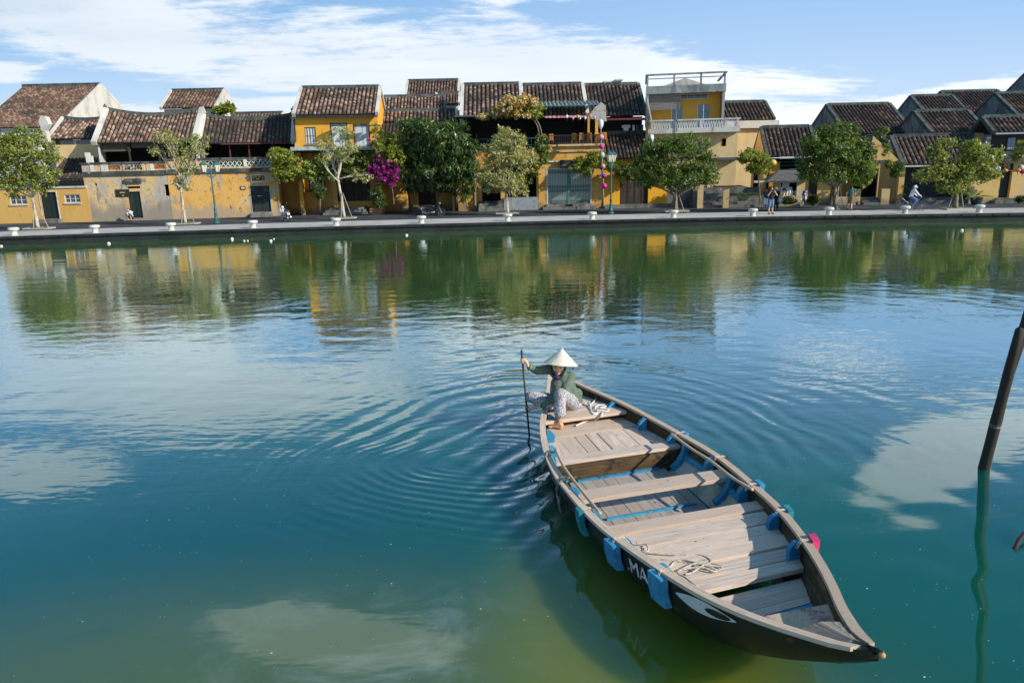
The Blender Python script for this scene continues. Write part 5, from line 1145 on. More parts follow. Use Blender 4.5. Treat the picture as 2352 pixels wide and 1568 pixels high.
fr = frame(2012, 2232, 468, .6); T = house('tiled_shophouse', 'dark shopfront with closed black doors under a broad brown tiled roof', fr); f2 = Fr(fr.w((0, 1.2, 0)), fr.w((fr.L, 1.2, 0)))
r = roof_px(T, f2, 2078, 2262, 376, 313, over=.9, slope=.62, tile=T3, rib=.33, vm=mMoss, vw=.3); gable(T, f2, r[0]-.15, r[2], r[3], r[4]-.05, r[3]*2+.3, mSand, z0=ZR, d0=.2)
s0, s1 = r[0]+.1, r[1]-.4; zt = r[2]; g = (s0+.5, ZR+.45, s1-.6, zt-.5)
wall(T, f2, s0, s1, ZR, zt, mWood, [g]); door(T, f2, g, mat=mDoor, leaves=8); room(T, f2, s0+.1, s1-.1, ZR, zt-.1, .27, .6)
a = f2.px(2052, 430); bx(T, f2, 'corner_pier', mSand, (s0-.3, s0+.1, -.6, -.1, ZR, zt-.3)); bx(T, f2, 'gutter', mFrame, (r[0]-.1, r[1]-2, -1.02, -.92, r[2]-.2, r[2]-.08))
bx(T, f2, 'step', mStep, (s0+.4, s1, -1.6, -.01, ZR, ZR+.25), (s0+.6, s1-.2, -1.1, -.015, ZR+.252, ZR+.45))
fr = frame(2228, 2420, 466, .0); T = house('corner_house', 'peeling sand coloured wall at right edge with dark doorway numbered 95', fr)
s0, s1 = fr.px(2230, 420)[0], fr.L; zt = fr.px(2300, 372)[1]; g = [R4(fr, 2297, 393, 2320, 455), R4(fr, 2291, 376, 2328, 391)]
g[0] = (g[0][0]-.02, g[0][1], g[0][2]+.05, g[1][1]-.06)
wall(T, fr, s0, s1, ZR, zt, mSand, g, th=.4); room(T, fr, s0+.1, s1-.1, ZR, zt-.1, .41, 1.); door(T, fr, g[0], d=.3, leaves=1)
bx(T, fr, 'sign_board', mDoor, (g[1][0], g[1][2], .12, .2, g[1][1], g[1][3])); text_on(T, fr, (g[1][0]+g[1][2])/2+.15, 1, g[1][1]+.1, .34, .11, M('cream_numerals', (.6, .5, .3), .7), '95', bold=.02)
bx(T, fr, 'number_plate', M('dark_blue_plate', (.02, .04, .07), .5), (g[0][0]-.45, g[0][0]-.1, -.04, -.01, ZR+2.2, ZR+2.5)); bx(T, fr, 'door_step', mStep, (g[0][0]-.5, g[0][2]+.5, -.7, -.01, ZR, ZR+.25), (g[0][0]-.2, g[0][2]+.2, -.35, -.012, ZR+.252, g[0][1]))
bx(T, fr, 'cornice', mDarkP, (s0-.1, s1, -.5, .2, zt, zt+.18), (s0, s1, -.12, .2, zt+.18, zt+.5)); zt2 = fr.px(2300, 345)[1]
bx(T, fr, 'parapet', mSand, (s0, s1, .0, .25, zt+.5, zt2-.3)); bx(T, fr, 'coping', mDarkP, (s0-.1, s1, -.12, .35, zt2-.3, zt2-.1))
f3 = Fr(fr.w((0, 2.5, 0)), fr.w((fr.L, 2.5, 0)))
r = roof_px(T, f3, 2285, 2420, 303, 270, over=.6, slope=.6, tile=T2, rib=.33, vm=mMoss); wall(T, f3, r[0], r[1], zt, r[2]-.1, mWood, [], d=.2); bx(T, f3, 'corner_post', mGrey, (r[0]-.6, r[0]-.1, -.4, .2, zt, r[2]-.15)); bx(T, f3, 'gutter', mShut, (r[0], r[1], -.78, -.68, r[2]-.15, r[2]-.03))
bx(T, f3, 'window', mShut, (f3.px(2318, 318)[0], f3.px(2335, 318)[0], .12, .18, zt2, r[2]-.4))
def back_house(x0, x1, ye, yr, Y, label, tile=T2, gz=True, slope=.62, wallm=mGrey, vm=mMoss, ex=0.):
    f = plain(x0, x1, ye, Y); T = house('gabled_house', label, f); r = roof_px(T, f, x0, x1, ye, yr, over=.3, slope=slope, tile=tile, rib=.33, vm=vm, vw=.28)
    wall(T, f, r[0], r[1], 1, r[2]-.1, wallm); gable(T, f, r[0]-.15, r[2], r[3], r[4]-.05, r[3]*2+.3, mGrey, z0=1.); return f, T, r
f, T, r = back_house(2143, 2262, 304, 257, 62., 'low gabled house with brown roof above blue shutters, beside the chimney', wallm=mOch)
for x in (2130, 2160, 2185, 2204): a = R4(f, x+0, 308, x+17, 345, -.02); window(T, f, (a[0]+.5, a[1], a[2]+.4, a[3]), d=-.02, mat=M('strong_blue_shutter', (.03, .13, .32), .6) if x == 2130 else bpy.data.materials['strong_blue_shutter'], framem=bpy.data.materials['strong_blue_shutter'], bars=0, sill=False)
f = plain(2236, 2257, 340, 61.); a = R4(f, 2236, 287, 2257, 345); T = thing('chimney_pier', 'square cream and grey pier rising between roofs at right', 'chimney', f.w((a[0], 0, 3)))
bx(T, f, 'pier', mSand, (a[0], a[2], 0, .7, 2.5, a[3])); bx(T, f, 'pier_cap', mDarkP, (a[0]-.1, a[2]+.1, -.1, .8, a[3], a[3]+.15))
back_house(2168-30, 2230, 272, 222, 74., 'gabled house with patched brown roof, first of the clustered gables right of the long roof')
back_house(2240-25, 2345, 266, 211, 80., 'highest mossy roof of the clustered gables at right')
f, T, r = back_house(2344, 2470, 268, 215, 70., 'house with broad dark stained gable near the right edge', wallm=mYel)
bx(T, f, 'awning', mShut, (r[0]+.3, r[0]+4, -1., .0, r[2]-.4, r[2]-.3)); 
back_house(2420, 2560, 215, 165, 84., 'roof cut by the right edge of the view above all others')
# ------------------------------------------------------------------ trees and plants
LG = leaf_mat('street_tree_leaf', [(.07, .10, .018), (.16, .20, .035), (.27, .30, .06), (.38, .38, .12)])
LGd = leaf_mat('dark_leaf', [(.02, .055, .012), (.055, .11, .018), (.13, .19, .03), (.28, .32, .06)], .35)
LY = leaf_mat('yellow_green_leaf', [(.08, .12, .016), (.18, .23, .03), (.31, .34, .05), (.42, .40, .11)])
LM = leaf_mat('mango_leaf', [(.014, .040, .012), (.035, .08, .018), (.08, .14, .03), (.19, .22, .05)], .3, .35)
LP = leaf_mat('magenta_flower', [(.20, .01, .17), (.32, .02, .27), (.44, .04, .34), (.22, .01, .24)], .4)
LO = leaf_mat('peach_flower', [(.56, .27, .10), (.68, .42, .22), (.66, .52, .32), (.36, .36, .12)], .4)
LD = leaf_mat('dry_pale_leaf', [(.14, .17, .04), (.27, .29, .10), (.42, .40, .17), (.52, .47, .26)])
mBark = M('whitewashed_bark', (.50, .47, .40), .9, layers=[((.26, .22, .17), 4, .42, .62, (1, 1, .5)), ((.10, .09, .07), 9, .60, .72)], bump=.02, bscale=14)
mBarkG = M('grey_bark', (.20, .17, .13), .9, layers=[((.09, .075, .055), 6, .42, .6, (1, 1, .4)), ((.34, .31, .26), 5, .6, .7)], bump=.02, bscale=14)
mStake = wood_mat('stake_wood', (.42, .34, .26), (.28, .22, .16), (.52, .45, .37))
def leafmesh(name, pts, nrm_, size, mat, parent=None, asp=.5, droop=0.):
    n = len(pts); pts = np.asarray(pts); nr = np.asarray(nrm_)
    d = rng.normal(size=(n, 3)); d[:, 2] -= droop*2.2; d /= np.linalg.norm(d, axis=1)[:, None]
    nr = nr+rng.normal(scale=.55, size=(n, 3)); a = np.cross(d, nr); a /= np.linalg.norm(a, axis=1)[:, None]+1e-9
    L = size*rng.uniform(.6, 1.35, n)[:, None]; Wd = L*asp*.5; mid = pts+d*L*.45
    fold = np.cross(a, d)*Wd*.5
    V = np.stack([pts, mid+a*Wd+fold, pts+d*L, mid-a*Wd+fold], 1).reshape(-1, 3)
    off = np.array(wloc(parent)) if parent else V.mean(0)*0
    base = None
    if parent is None: base = np.array([V[:, 0].mean(), V[:, 1].mean(), V[:, 2].min()]); off = base
    V = V-off
    me = bpy.data.meshes.new(name); me.vertices.add(4*n); me.vertices.foreach_set('co', V.ravel()); me.loops.add(4*n); me.polygons.add(n)
    me.loops.foreach_set('vertex_index', np.arange(4*n)); me.polygons.foreach_set('loop_start', np.arange(0, 4*n, 4)); me.polygons.foreach_set('loop_total', np.full(n, 4))
    uvl = me.uv_layers.new(name='UV'); u_ = rng.uniform(0, 100, (n, 2)); uvl.data.foreach_set('uv', np.repeat(u_, 4, 0).astype(np.float32).ravel())
    me.materials.append(mat); me.update(); me.validate()
    o = bpy.data.objects.new(name, me); C.objects.link(o)
    if parent: o.parent = parent
    else: o.location = base
    return o
def blobpts(blobs, n, clump=.30, holes=.0):
    """blobs: (centre, (rx,ry,rz)) ; leaves gather in small clumps spread over and inside each blob"""
    vol = np.array([b[1][0]*b[1][1]*b[1][2] for b in blobs])**.72; vol /= vol.sum(); P_, N_ = [], []
    for (c, r), w in zip(blobs, vol):
        m = max(20, int(n*w)); kc = max(5, m//26); r = np.array(r); c = np.array(c)
        d = rng.normal(size=(kc, 3)); d /= np.linalg.norm(d, axis=1)[:, None]; rad = rng.uniform(.35, 1.08, kc)**.6
        cc = c+d*r*rad[:, None]; idx = rng.integers(0, kc, m); cr_ = clump*rng.uniform(.45, 1.2, kc)
        q = rng.normal(size=(m, 3)); q /= np.linalg.norm(q, axis=1)[:, None]; q *= (rng.uniform(0, 1, m)**.45*cr_[idx])[:, None]; q[:, 2] *= .65
        P_.append(cc[idx]+q); nn = d[idx]*.6+q/clump*.6+np.array([0, 0, .5]); N_.append(nn)
    return np.concatenate(P_), np.concatenate(N_)
def pb(lst, Y, dy=None):                # picture ellipses at depth Y -> world blobs
    out = []
    for q in lst:
        x, y, rx, ry = q[:4]; o = q[4] if len(q) > 4 else 0; k_ = (Y+o)/F_*.985; c = P(x, y, Y+o); out.append((tuple(c), (rx*k_, (dy or rx*k_*.85), ry*k_)))
    return out
def limbs(mb, base, top, blobs, r0, r1, nsub=5, seed=0, wild=.12):
    rs = random.Random(seed); base, top = Vector(base), Vector(top)
    def path(a, b, ra, rb, n=5, bow=.1):
        pts = []; L = (b-a).length
        o = Vector((rs.uniform(-1, 1), rs.uniform(-1, 1), rs.uniform(-.2, .6)))*L*bow
        for i in range(n+1): t = i/n; pts.append(a.lerp(b, t)+o*math.sin(math.pi*t)+Vector((rs.uniform(-1, 1), rs.uniform(-1, 1), 0))*L*.012)
        mb.tube(pts, [ra+(rb-ra)*i/n for i in range(n+1)], 7); return pts
    path(base, top, r0, r1, 6, .03)
    for c, r in blobs:
        c = Vector(c); p = path(top-(top-base)*rs.uniform(0, .12), c, r1*.72, r1*.24, 5, wild)
        for _ in range(nsub):
            e = c+Vector((rs.uniform(-1, 1)*r[0], rs.uniform(-1, 1)*r[1], rs.uniform(-.5, 1)*r[2]))*.8; path(p[rs.randint(2, 4)], e, r1*.26, r1*.06, 4, .12)
def street_tree(label, base, fork, blobs, n, mat=LG, r0=.13, r1=.10, leaf=.15, bark=mBark, stakes=True, seed=1, nsub=5, clump=.30, lean=(0, 0), cat='tree', group='street trees along the quay', droop=0., asp=.5, pad=True, z=QZ):
    b = G(*base, z); T = thing('street_tree' if group else 'tree', label, cat, b, group); f = P(*fork, b.y); bl = pb(blobs, b.y)
    mb = MB(); limbs(mb, b-Vector((0, 0, .1)), f, bl, r0, r1, nsub, seed); mb.build('trunk', bark, T, smooth=True)
    pts, nn = blobpts(bl, n, clump); leafmesh('crown', pts, nn, leaf, mat, T, asp, droop)
    return T, b
def stakes_of(b, label, h=1.75, r=.62, n=3, a0=.3):
    T = thing('tree_stakes', label, 'stakes', b, 'stakes holding up the street trees')
    for i in range(n):
        a = a0+2*math.pi*i/n; mb = MB(); mb.tube([b+Vector((r*math.cos(a), r*math.sin(a)*.6, 0)), b+Vector((.05*math.cos(a), .05*math.sin(a), h))], .028, 6); mb.build('stake', mStake, T)
def tree_pit(b, label, w=1.7):
    mb = MB(); mb.box(b.x-w/2, b.x+w/2, b.y-.45, b.y-.38, QZ+.004, QZ+.10); mb.box(b.x-w/2, b.x+w/2, b.y+.38, b.y+.45, QZ+.004, QZ+.10); mb.box(b.x-w/2, b.x-w/2+.07, b.y-.38, b.y+.38, QZ+.004, QZ+.10); mb.box(b.x+w/2-.07, b.x+w/2, b.y-.38, b.y+.38, QZ+.004, QZ+.10)
    o = one('tree_pit_kerb', mPv, label, 'kerb', mb, 'kerbs round the street trees')
    pts = np.array([[b.x+random.uniform(-.5, .5)*w*.6, b.y+random.uniform(-.3, .3), QZ+.02] for _ in range(260)])
    g = leafmesh('tuft', pts, np.tile([0, 1, .2], (260, 1)), .16, LY, None, .25); g.location.z += .0
    tag(g, label.replace('kerb', 'grass tuft').replace('Kerb', 'Grass tuft'), 'grass', 'grass tufts at the street trees')
specs = [
 ('bushy street tree with full crown at the far left of the quay', (90, 526), (74, 452), [(55, 345, 62, 38), (20, 385, 45, 35), (105, 385, 36, 42), (25, 330, 40, 24), (80, 420, 42, 24), (20, 430, 30, 24), (60, 310, 34, 16)], 5200, LG, 1.75, 'first'),
 ('thin street tree with sparse split crown beside the twin lantern post', (427, 515), (417, 420), [(378, 318, 26, 14), (455, 325, 24, 15), (360, 345, 18, 8), (420, 360, 30, 16), (398, 330, 22, 12), (432, 392, 22, 16), (402, 418, 16, 10), (445, 345, 26, 12), (422, 428, 18, 9)], 1900, LD, 1.7, 'second'),
 ('almost bare white branched street tree before the yellow house', (790, 502), (776, 405), [(748, 330, 22, 20), (785, 310, 26, 18), (812, 335, 20, 14), (765, 350, 30, 16), (826, 404, 22, 12), (800, 350, 24, 16), (742, 372, 10, 8), (765, 408, 10, 8)], 1250, LD, 1.8, 'third'),
 ('tall pale green street tree with ragged crown before the terrace', (1166, 491), (1161, 436), [(1170, 322, 38, 22), (1130, 350, 26, 24), (1195, 362, 34, 28), (1160, 365, 36, 28), (1122, 400, 26, 22), (1165, 415, 40, 26), (1190, 430, 24, 22), (1130, 430, 24, 12), (1165, 298, 16, 10)], 4800, LD, 1.8, 'fourth'),
 ('dense round dark green street tree before the concrete house', (1553, 486), (1551, 448), [(1550, 365, 70, 46), (1495, 385, 44, 34), (1608, 385, 40, 36), (1575, 330, 50, 24), (1520, 335, 40, 22), (1550, 410, 70, 24), (1490, 415, 32, 16), (1625, 405, 24, 22), (1480, 375, 26, 22)], 8200, LGd, 1.5, 'fifth'),
 ('broad domed street tree left of the walking man', (1921, 482), (1918, 430), [(1915, 345, 62, 42), (1865, 370, 34, 30), (1962, 365, 42, 40), (1925, 305, 44, 22), (1880, 325, 36, 24), (1975, 400, 28, 26), (1905, 400, 52, 20), (1850, 400, 18, 12), (1985, 345, 24, 26)], 7800, LGd, 1.7, 'sixth'),
 ('open spreading street tree behind the cyclist', (2195, 481), (2197, 425), [(2152, 352, 20, 20), (2122, 402, 22, 13), (2200, 385, 34, 24), (2255, 365, 38, 28), (2190, 428, 32, 16), (2232, 340, 30, 16), (2160, 392, 30, 16), (2265, 400, 26, 15), (2175, 328, 16, 12), (2225, 410, 26, 16), (2290, 350, 16, 12), (2145, 405, 22, 10)], 5200, LG, 1.9, 'seventh')]
for i, (lab, base, fork, bl, n, m_, sh, od) in enumerate(specs):
    thick = 1.5 if i in (4, 5, 6) else 1.
    T, b = street_tree(lab, base, fork, bl, int(n*(1.4 if i in (1, 2) else 2.0)), m_, r0=.125*thick, r1=.085*thick, bark=mBark if i < 4 else mBarkG, seed=i+3, nsub=9 if i == 2 else 5, leaf=.19, clump=.36)
    stakes_of(b, 'wooden stakes propping the %s street tree from the left' % od, h=sh, n=3 if i != 6 else 2); tree_pit(b, 'low kerb round the foot of the %s street tree from the left' % od)
def plant(name, label, cat, lst, Y, n, mat, leaf=.14, clump=.22, group=None, asp=.5, droop=0., dy=None, extra=None, stems=None, smat=None):
    bl = pb(lst, Y, dy); n = int(n*2.); leaf *= 1.15; pts, nn = blobpts(bl, n, clump)
    c = bl[0][0]; z0 = min(pts[:, 2]); loc = (c[0], Y, z0); T = thing(name, label, cat, loc, group)
    leafmesh('foliage', pts, nn, leaf, mat, T, asp, droop)
    for (l2, m2, n2, sz) in (extra or []):
        p2, nn2 = blobpts(pb(l2, Y-.25, dy), n2, .16); leafmesh('flowers', p2, nn2, sz, m2, T, .8)['kind'] = 'stuff'
    if stems:
        mb = MB()
        for s_ in stems: mb.tube(bez([P(x, y, Y+(o[0] if o else 0)) for x, y, *o in s_], 5), .05 if len(s_[0]) < 4 else s_[0][3], 6)
        mb.build('stem', smat or mBarkG, T, smooth=True)
    return T
YV = 58.3
plant('climbing_vine', 'sunlit yellow green climber spilling over the corner beside the ochre house', 'vine', [(650, 362, 30, 20), (628, 350, 16, 10), (690, 388, 34, 18), (660, 400, 34, 16), (722, 395, 26, 20), (640, 385, 18, 14)], YV, 3600, LY, .17, stems=[[(735, 478), (733, 440), (715, 410), (690, 395), (655, 370)]])
plant('climbing_vine', 'dark green climber hanging below the yellow house balcony', 'vine', [(740, 380, 30, 24), (735, 430, 16, 28), (790, 362, 50, 14), (850, 372, 30, 26), (820, 395, 40, 16), (870, 400, 20, 24), (765, 405, 24, 12)], YV+.2, 4600, LGd, .17, stems=[[(735, 485), (736, 440), (760, 390), (840, 365)]])
plant('bougainvillea', 'magenta bougainvillea mass hanging left of the mango tree', 'bougainvillea', [(890, 335, 34, 24), (905, 360, 34, 22), (880, 312, 18, 10), (862, 296, 9, 10), (915, 315, 20, 14), (870, 330, 20, 12)], YV-.3, 2600, LY, .16,
      extra=[([(880, 378, 28, 22), (870, 400, 22, 18), (900, 395, 20, 24), (895, 420, 16, 10), (852, 385, 8, 10)], LP, 2000, .15), ([(846, 322, 8, 3), (856, 338, 5, 7), (864, 318, 7, 6), (873, 330, 6, 4), (912, 385, 10, 12)], LP, 160, .15)], stems=[[(905, 470), (900, 430), (885, 380), (880, 330)]])
plant('mango_tree', 'large dark mango tree with drooping leaves over the shaded garden front', 'tree', [(1000, 300, 44, 26, -.6), (950, 285, 34, 16, -.6), (1030, 335, 48, 34), (1075, 350, 26, 30), (975, 345, 46, 34, .3), (1085, 390, 22, 24), (1040, 385, 44, 26, .3), (985, 395, 50, 22, .3), (1050, 300, 30, 22), (940, 325, 28, 30), (1000, 425, 46, 12, .5), (1074, 420, 20, 22), (1062, 445, 16, 12), (945, 420, 20, 18, .6), (930, 385, 22, 22, .4)], YV, 9400, LM, .34, .42, asp=.26, droop=.55,
      stems=[[(1091, 474, 0, .12), (1090, 440), (1088, 400), (1060, 350)], [(1088, 400, 0, .08), (1040, 350), (1000, 310)]])
plant('bougainvillea', 'peach flowered bougainvillea heaped on the terrace roof', 'bougainvillea', [(1190, 240, 40, 20), (1160, 255, 30, 14), (1225, 245, 26, 14), (1215, 262, 30, 10), (1120, 268, 20, 5)], 58.6, 2600, LY, .15,
      extra=[([(1185, 232, 40, 18), (1165, 250, 36, 14), (1220, 238, 24, 12), (1200, 262, 34, 10), (1115, 268, 22, 5)], LO, 3200, .16)], stems=[[(1238, 390), (1245, 340), (1240, 290), (1215, 255)], [(1232, 390), (1238, 330), (1232, 285), (1200, 250)]])
plant('bougainvillea', 'orange speckled creeper on the corner below the balcony', 'bougainvillea', [(1242, 330, 16, 20), (1228, 370, 18, 26), (1215, 405, 14, 20), (1248, 362, 14, 16)], 58.4, 1700, LGd, .15, extra=[([(1230, 368, 18, 22), (1262, 342, 8, 6), (1218, 400, 14, 16), (1240, 392, 12, 8)], LO, 300, .15)])
plant('climbing_vine', 'vine spreading over the folding grille and its sign', 'vine', [(1345, 372, 28, 12), (1368, 358, 20, 10), (1325, 384, 18, 7), (1388, 378, 18, 10), (1350, 395, 16, 8), (1405, 385, 18, 8)], 59.3, 2300, LY, .14, dy=.5)
plant('climbing_vine', 'hedge like vine above the black doors beside the lamp post', 'vine', [(1425, 388, 30, 14), (1455, 395, 26, 14), (1475, 380, 20, 12), (1440, 408, 20, 8)], 59.2, 2300, LGd, .14, dy=.5)
plant('small_tree', 'small sunlit creeper tree over the grey stairs', 'tree', [(1722, 358, 26, 15), (1748, 368, 20, 16), (1706, 366, 14, 8), (1752, 392, 12, 10), (1735, 385, 20, 12), (1772, 378, 10, 5)], 56.8, 2600, LY, .15, stems=[[(1746, 470), (1744, 430), (1738, 390), (1725, 362)]])
plant('climbing_vine', 'tuft of leaves growing over the gable beside the sixth street tree', 'vine', [(2020, 310, 12, 10), (2030, 300, 8, 8), (2034, 340, 6, 18)], 57.4, 500, LGd, .13, dy=.4)
plant('hanging_plant', 'trailing plant hanging in the dark shop opening', 'plant', [(2062, 385, 14, 12), (2058, 400, 10, 8), (2044, 378, 8, 8)], 56.2, 700, LGd, .15, dy=.4)
plant('rooftop_bush', 'leafy bush growing on the roofs beside the far house', 'bush', [(512, 252, 20, 10), (498, 258, 14, 6), (525, 246, 10, 8)], 70., 900, LY, .22, dy=.7)
plant('climbing_vine', 'leaves entering the view at the right edge over the corner house', 'vine', [(2345, 345, 12, 12), (2350, 330, 8, 8), (2338, 362, 9, 7)], 54., 500, LG, .15, dy=.5)
plant('weeping_shrub', 'pale weeping shrub beside the sixth street tree', 'shrub', [(1988, 400, 18, 18), (2000, 385, 12, 16), (1975, 415, 14, 10)], 53., 1300, LY, .22, .2, asp=.2, droop=1.2, dy=.6)
plant('ornamental_bush', 'round dark bush before the garden house in a brick planter', 'bush', [(868, 455, 16, 14), (862, 440, 12, 10), (872, 468, 14, 8)], 57.6, 1100, LM, .18, dy=.5)
for lab, bl in (('low dark bush under the lantern display case', (1812, 460, 18, 8)), ('small bush left of the display case sill', (1785, 458, 9, 9)), ('rounded bush at the foot of the sixth tree', (1868, 460, 14, 10)), ('low plant against the sand wall', (2345, 458, 8, 6))):
    plant('ornamental_bush', lab, 'bush', [bl], 55.4 if bl[0] < 2300 else 53.6, 600, LM, .13, .16, 'bushes along the street', dy=.35)
mTerra = M('terracotta_pot', (.36, .15, .08), .8, layers=[((.24, .10, .06), 4, .5, .65)]); mStoneP = M('stone_jar', (.40, .34, .25), .85, layers=[((.24, .20, .15), 4, .5, .65)])
mPinkP = M('pink_glazed_pot', (.42, .09, .12), .5); mDarkPot = M('dark_glazed_pot', (.05, .06, .07), .4)
def pot(x, y, h, r, mat, label, palm=0, Y=None, name='potted_plant', lm=LM, bush=0, z=ZR):
    p = G(x, y, z) if Y is None else P(x, y, Y); T = thing(name, label, 'potted plant', p)
    mb = MB(); mb.lathe(p, [(r*.6, 0), (r*.85, h*.4), (r, h*.85), (r*1.08, h), (r*.9, h), (r*.8, h*.9)], 14); mb.build('pot', mat, T, smooth=False)
    if palm:
        for j in range(palm):
            mb = MB(); a = 2*math.pi*j/palm+.2; L = random.uniform(.7, 1.05)*r*3.2; el = random.uniform(.4, 1.2); pts = []
            for i in range(7): t = i/6; pts.append(p+Vector((math.cos(a)*L*t*math.cos(el*.5), math.sin(a)*L*t*math.cos(el*.5), h+L*(t*math.sin(el)-.55*t*t))))
            for i in range(6):
                d = (pts[i+1]-pts[i]); s_ = d.cross(Vector((0, 0, 1))).normalized()*L*.2*math.sin(math.pi*min(1, (i+.7)/6.5))
                for k_ in range(3):
                    q = pts[i]+d*k_/3; 
                    for sg in (1, -1): mb.face([q, q+d*.22, q+d*.5+s_*sg-Vector((0, 0, L*.05))])
            mb.build('frond', lm, T)
    if bush:
        pts, nn = blobpts([(tuple(p+Vector((0, 0, h+bush*.8))), (bush*.7, bush*.6, bush))], 420, .14); leafmesh('foliage', pts, nn, .14, lm, T)
    return T
pot(2241, 471, .55, .42, mDarkPot, 'dark pot with a spreading palm by the tiled shophouse', palm=15, name='potted_palm', lm=LGd)
pot(1706, 462, .35, .42, mStoneP, 'stone bowl with dark palm on the grey stairs', palm=15, Y=54.6, name='potted_palm')
pot(735, 487, .85, .42, mStoneP, 'tall pale stone jar at the foot of the dark climber', bush=.35)
pot(690, 486, .3, .3, mDarkPot, 'fan palm in the shade left of the stone jar', palm=13, name='potted_palm')
pot(1063, 478, .0+.5, .30, mPinkP, 'pink pot standing beside the mango trunk', bush=.35)
mb = MB(); p = G(865, 490, ZR); mb.box(p.x-.5, p.x+.5, p.y-.3, p.y+.3, ZR, ZR+.42); one('brick_planter', M('brick_planter_bricks', (.40, .17, .10), .85, layers=[((.50, .42, .36), 7, .55, .6, (1, 1, 3))]), 'small red brick planter on the kerb before the dark doors', 'planter', mb)
mb = MB(); p = G(133*1.0+7, 508, ZR); mb.box(p.x-.6, p.x+.9, p.y-.3, p.y+.2, ZR, ZR+.3); one('concrete_planter', mPv, 'low concrete trough against the courtyard house wall', 'planter', mb)
plant('ornamental_bush', 'thin bush in the concrete trough at left', 'bush', [(146, 499, 8, 6)], p.y-.05, 260, LGd, .13, .12, 'bushes along the street', dy=.15)
for i, (x, m_) in enumerate(((1088, mYel), )):
    mb = MB(); p = G(x-5, 480, ZR); mb.box(p.x-.25, p.x+.55, p.y, p.y+.5, ZR, ZR+1.1); one('yellow_cabinet', m_, 'yellow box stand beside the mango trunk', 'cabinet', mb)
mb = MB(); p = G(1053, 481, ZR); mb.lathe(p, [(.10, 0), (.10, .42), (.05, .5), (.04, .6)], 10); one('fire_extinguisher', mPinkP, 'small red extinguisher standing by the pink pot', 'extinguisher', mb)

# ------------------------------------------------------------------ street furniture
mBol = M('bollard_concrete', (.54, .53, .48), .85, layers=[((.42, .40, .36), 4, .5, .65), ((.20, .20, .18), 9, .64, .72)], bump=.01, bscale=20)
def bollard(x):
    X = P(x, 520, 44.5).x
    for _ in range(5): Y = qy(X)+.55; X = P(x, PJ(X, Y, QZ+.2)[1], Y).x
    return X, Y
xs_b = [32, 218, 393, 581, 772, 968, 1166, 1360, 1547, 1729, 1904, 2079, 2249]
B = None
for i, x in enumerate(xs_b):
    X, Y = bollard(x); lab = ['leftmost white mooring bollard, left of the first street tree', 'bollard between the first tree and the courtyard house door', 'bollard just left of the second street tree', 'bollard before the ochre double door', 'bollard before the almost bare tree', 'bollard in front of the black motorbike', 'bollard at the foot of the pale terrace tree', 'bollard before the folding grille, left of the single lamp', 'bollard at the foot of the round dark tree', 'bollard left of the man with the camera', 'bollard at the foot of the domed tree', 'bollard below the cyclist', 'rightmost bollard, before the potted palm'][i]
    if B is None:
        B = thing('mooring_bollard', lab, 'bollard', (X, Y, QZ+.004), 'white bollards along the quay edge')
        MB().lathe((X, Y, QZ+.004), [(.20, 0), (.17, .06), (.16, .26)], 14).build('base', mBol, B)
        MB().lathe((X, Y, QZ+.264), [(.17, 0), (.27, .04), (.31, .10), (.30, .17), (.24, .21), (.1, .22)], 14).build('cap', mBol, B, smooth=True)
    else: dup(B, (X, Y, QZ+.004), rz=i*.7, label=lab)
mLampP = M('teal_lamp_post', (.03, .12, .12), .5, layers=[((.015, .07, .07), 6, .5, .65)], spec=.5); mLG = M('lamp_glass', (.62, .55, .40), .35)
def lamp_post(b, top, label, rz, hs_=.42):
    T = thing('street_lamp', label, 'street lamp', (0, 0, 0), 'twin lantern posts on the quay'); h = top-b.z
    mb = MB(); mb.lathe((0, 0, 0), [(.22, 0), (.22, .10), (.14, .18), (.17, .32), (.12, .42), (.085, .9), (.10, 1.0), (.065, 1.1), (.055, h*.55), (.045, h*.84), (.03, h*.86)], 12); mb.build('post', mLampP, T, smooth=False)
    for s_ in (1, -1):
        mb = MB(); mb.tube(bez([(0, 0, h*.68), (s_*.20, 0, h*.70), (s_*hs_, 0, h*.755)], 5), .028, 6); mb.tube(bez([(0, 0, h*.83), (s_*.12, 0, h*.76), (s_*.3, 0, h*.735)], 5), .018, 5); mb.build('arm', mLampP, T)
        z = h*.76; c = (s_*hs_, 0, z); mb = MB(); mb.lathe(c, [(.12, 0), (.235, .46)], 6); gl = mb.build('lantern', mLG, T)
        mb = MB(); mb.lathe((c[0], 0, z+.462), [(.27, 0), (.26, .05), (.10, .20), (.05, .24), (.06, .29), (.01, .34)], 6); mb.lathe((c[0], 0, z-.08), [(.03, 0), (.13, .078)], 6)
        for i in range(6): a = 2*math.pi*i/6; mb.tube([(c[0]+.122*math.cos(a), .122*math.sin(a), z), (c[0]+.24*math.cos(a), .24*math.sin(a), z+.46)], .012, 4)
        mb.build('lantern_frame', mLampP, gl)
    T.location = b; T.rotation_euler = (0, 0, rz); return T
b = G(498, 513, QZ+.004); lamp_post(b, P(483, 357, b.y).z, 'teal lamp post with two lanterns side by side, before the ochre wall', R(20))
b = G(1403, 492, QZ+.004); lamp_post(b, P(1408, 333, b.y).z, 'teal lamp post with two lanterns almost in line, before the terrace right bay', R(62), .36)

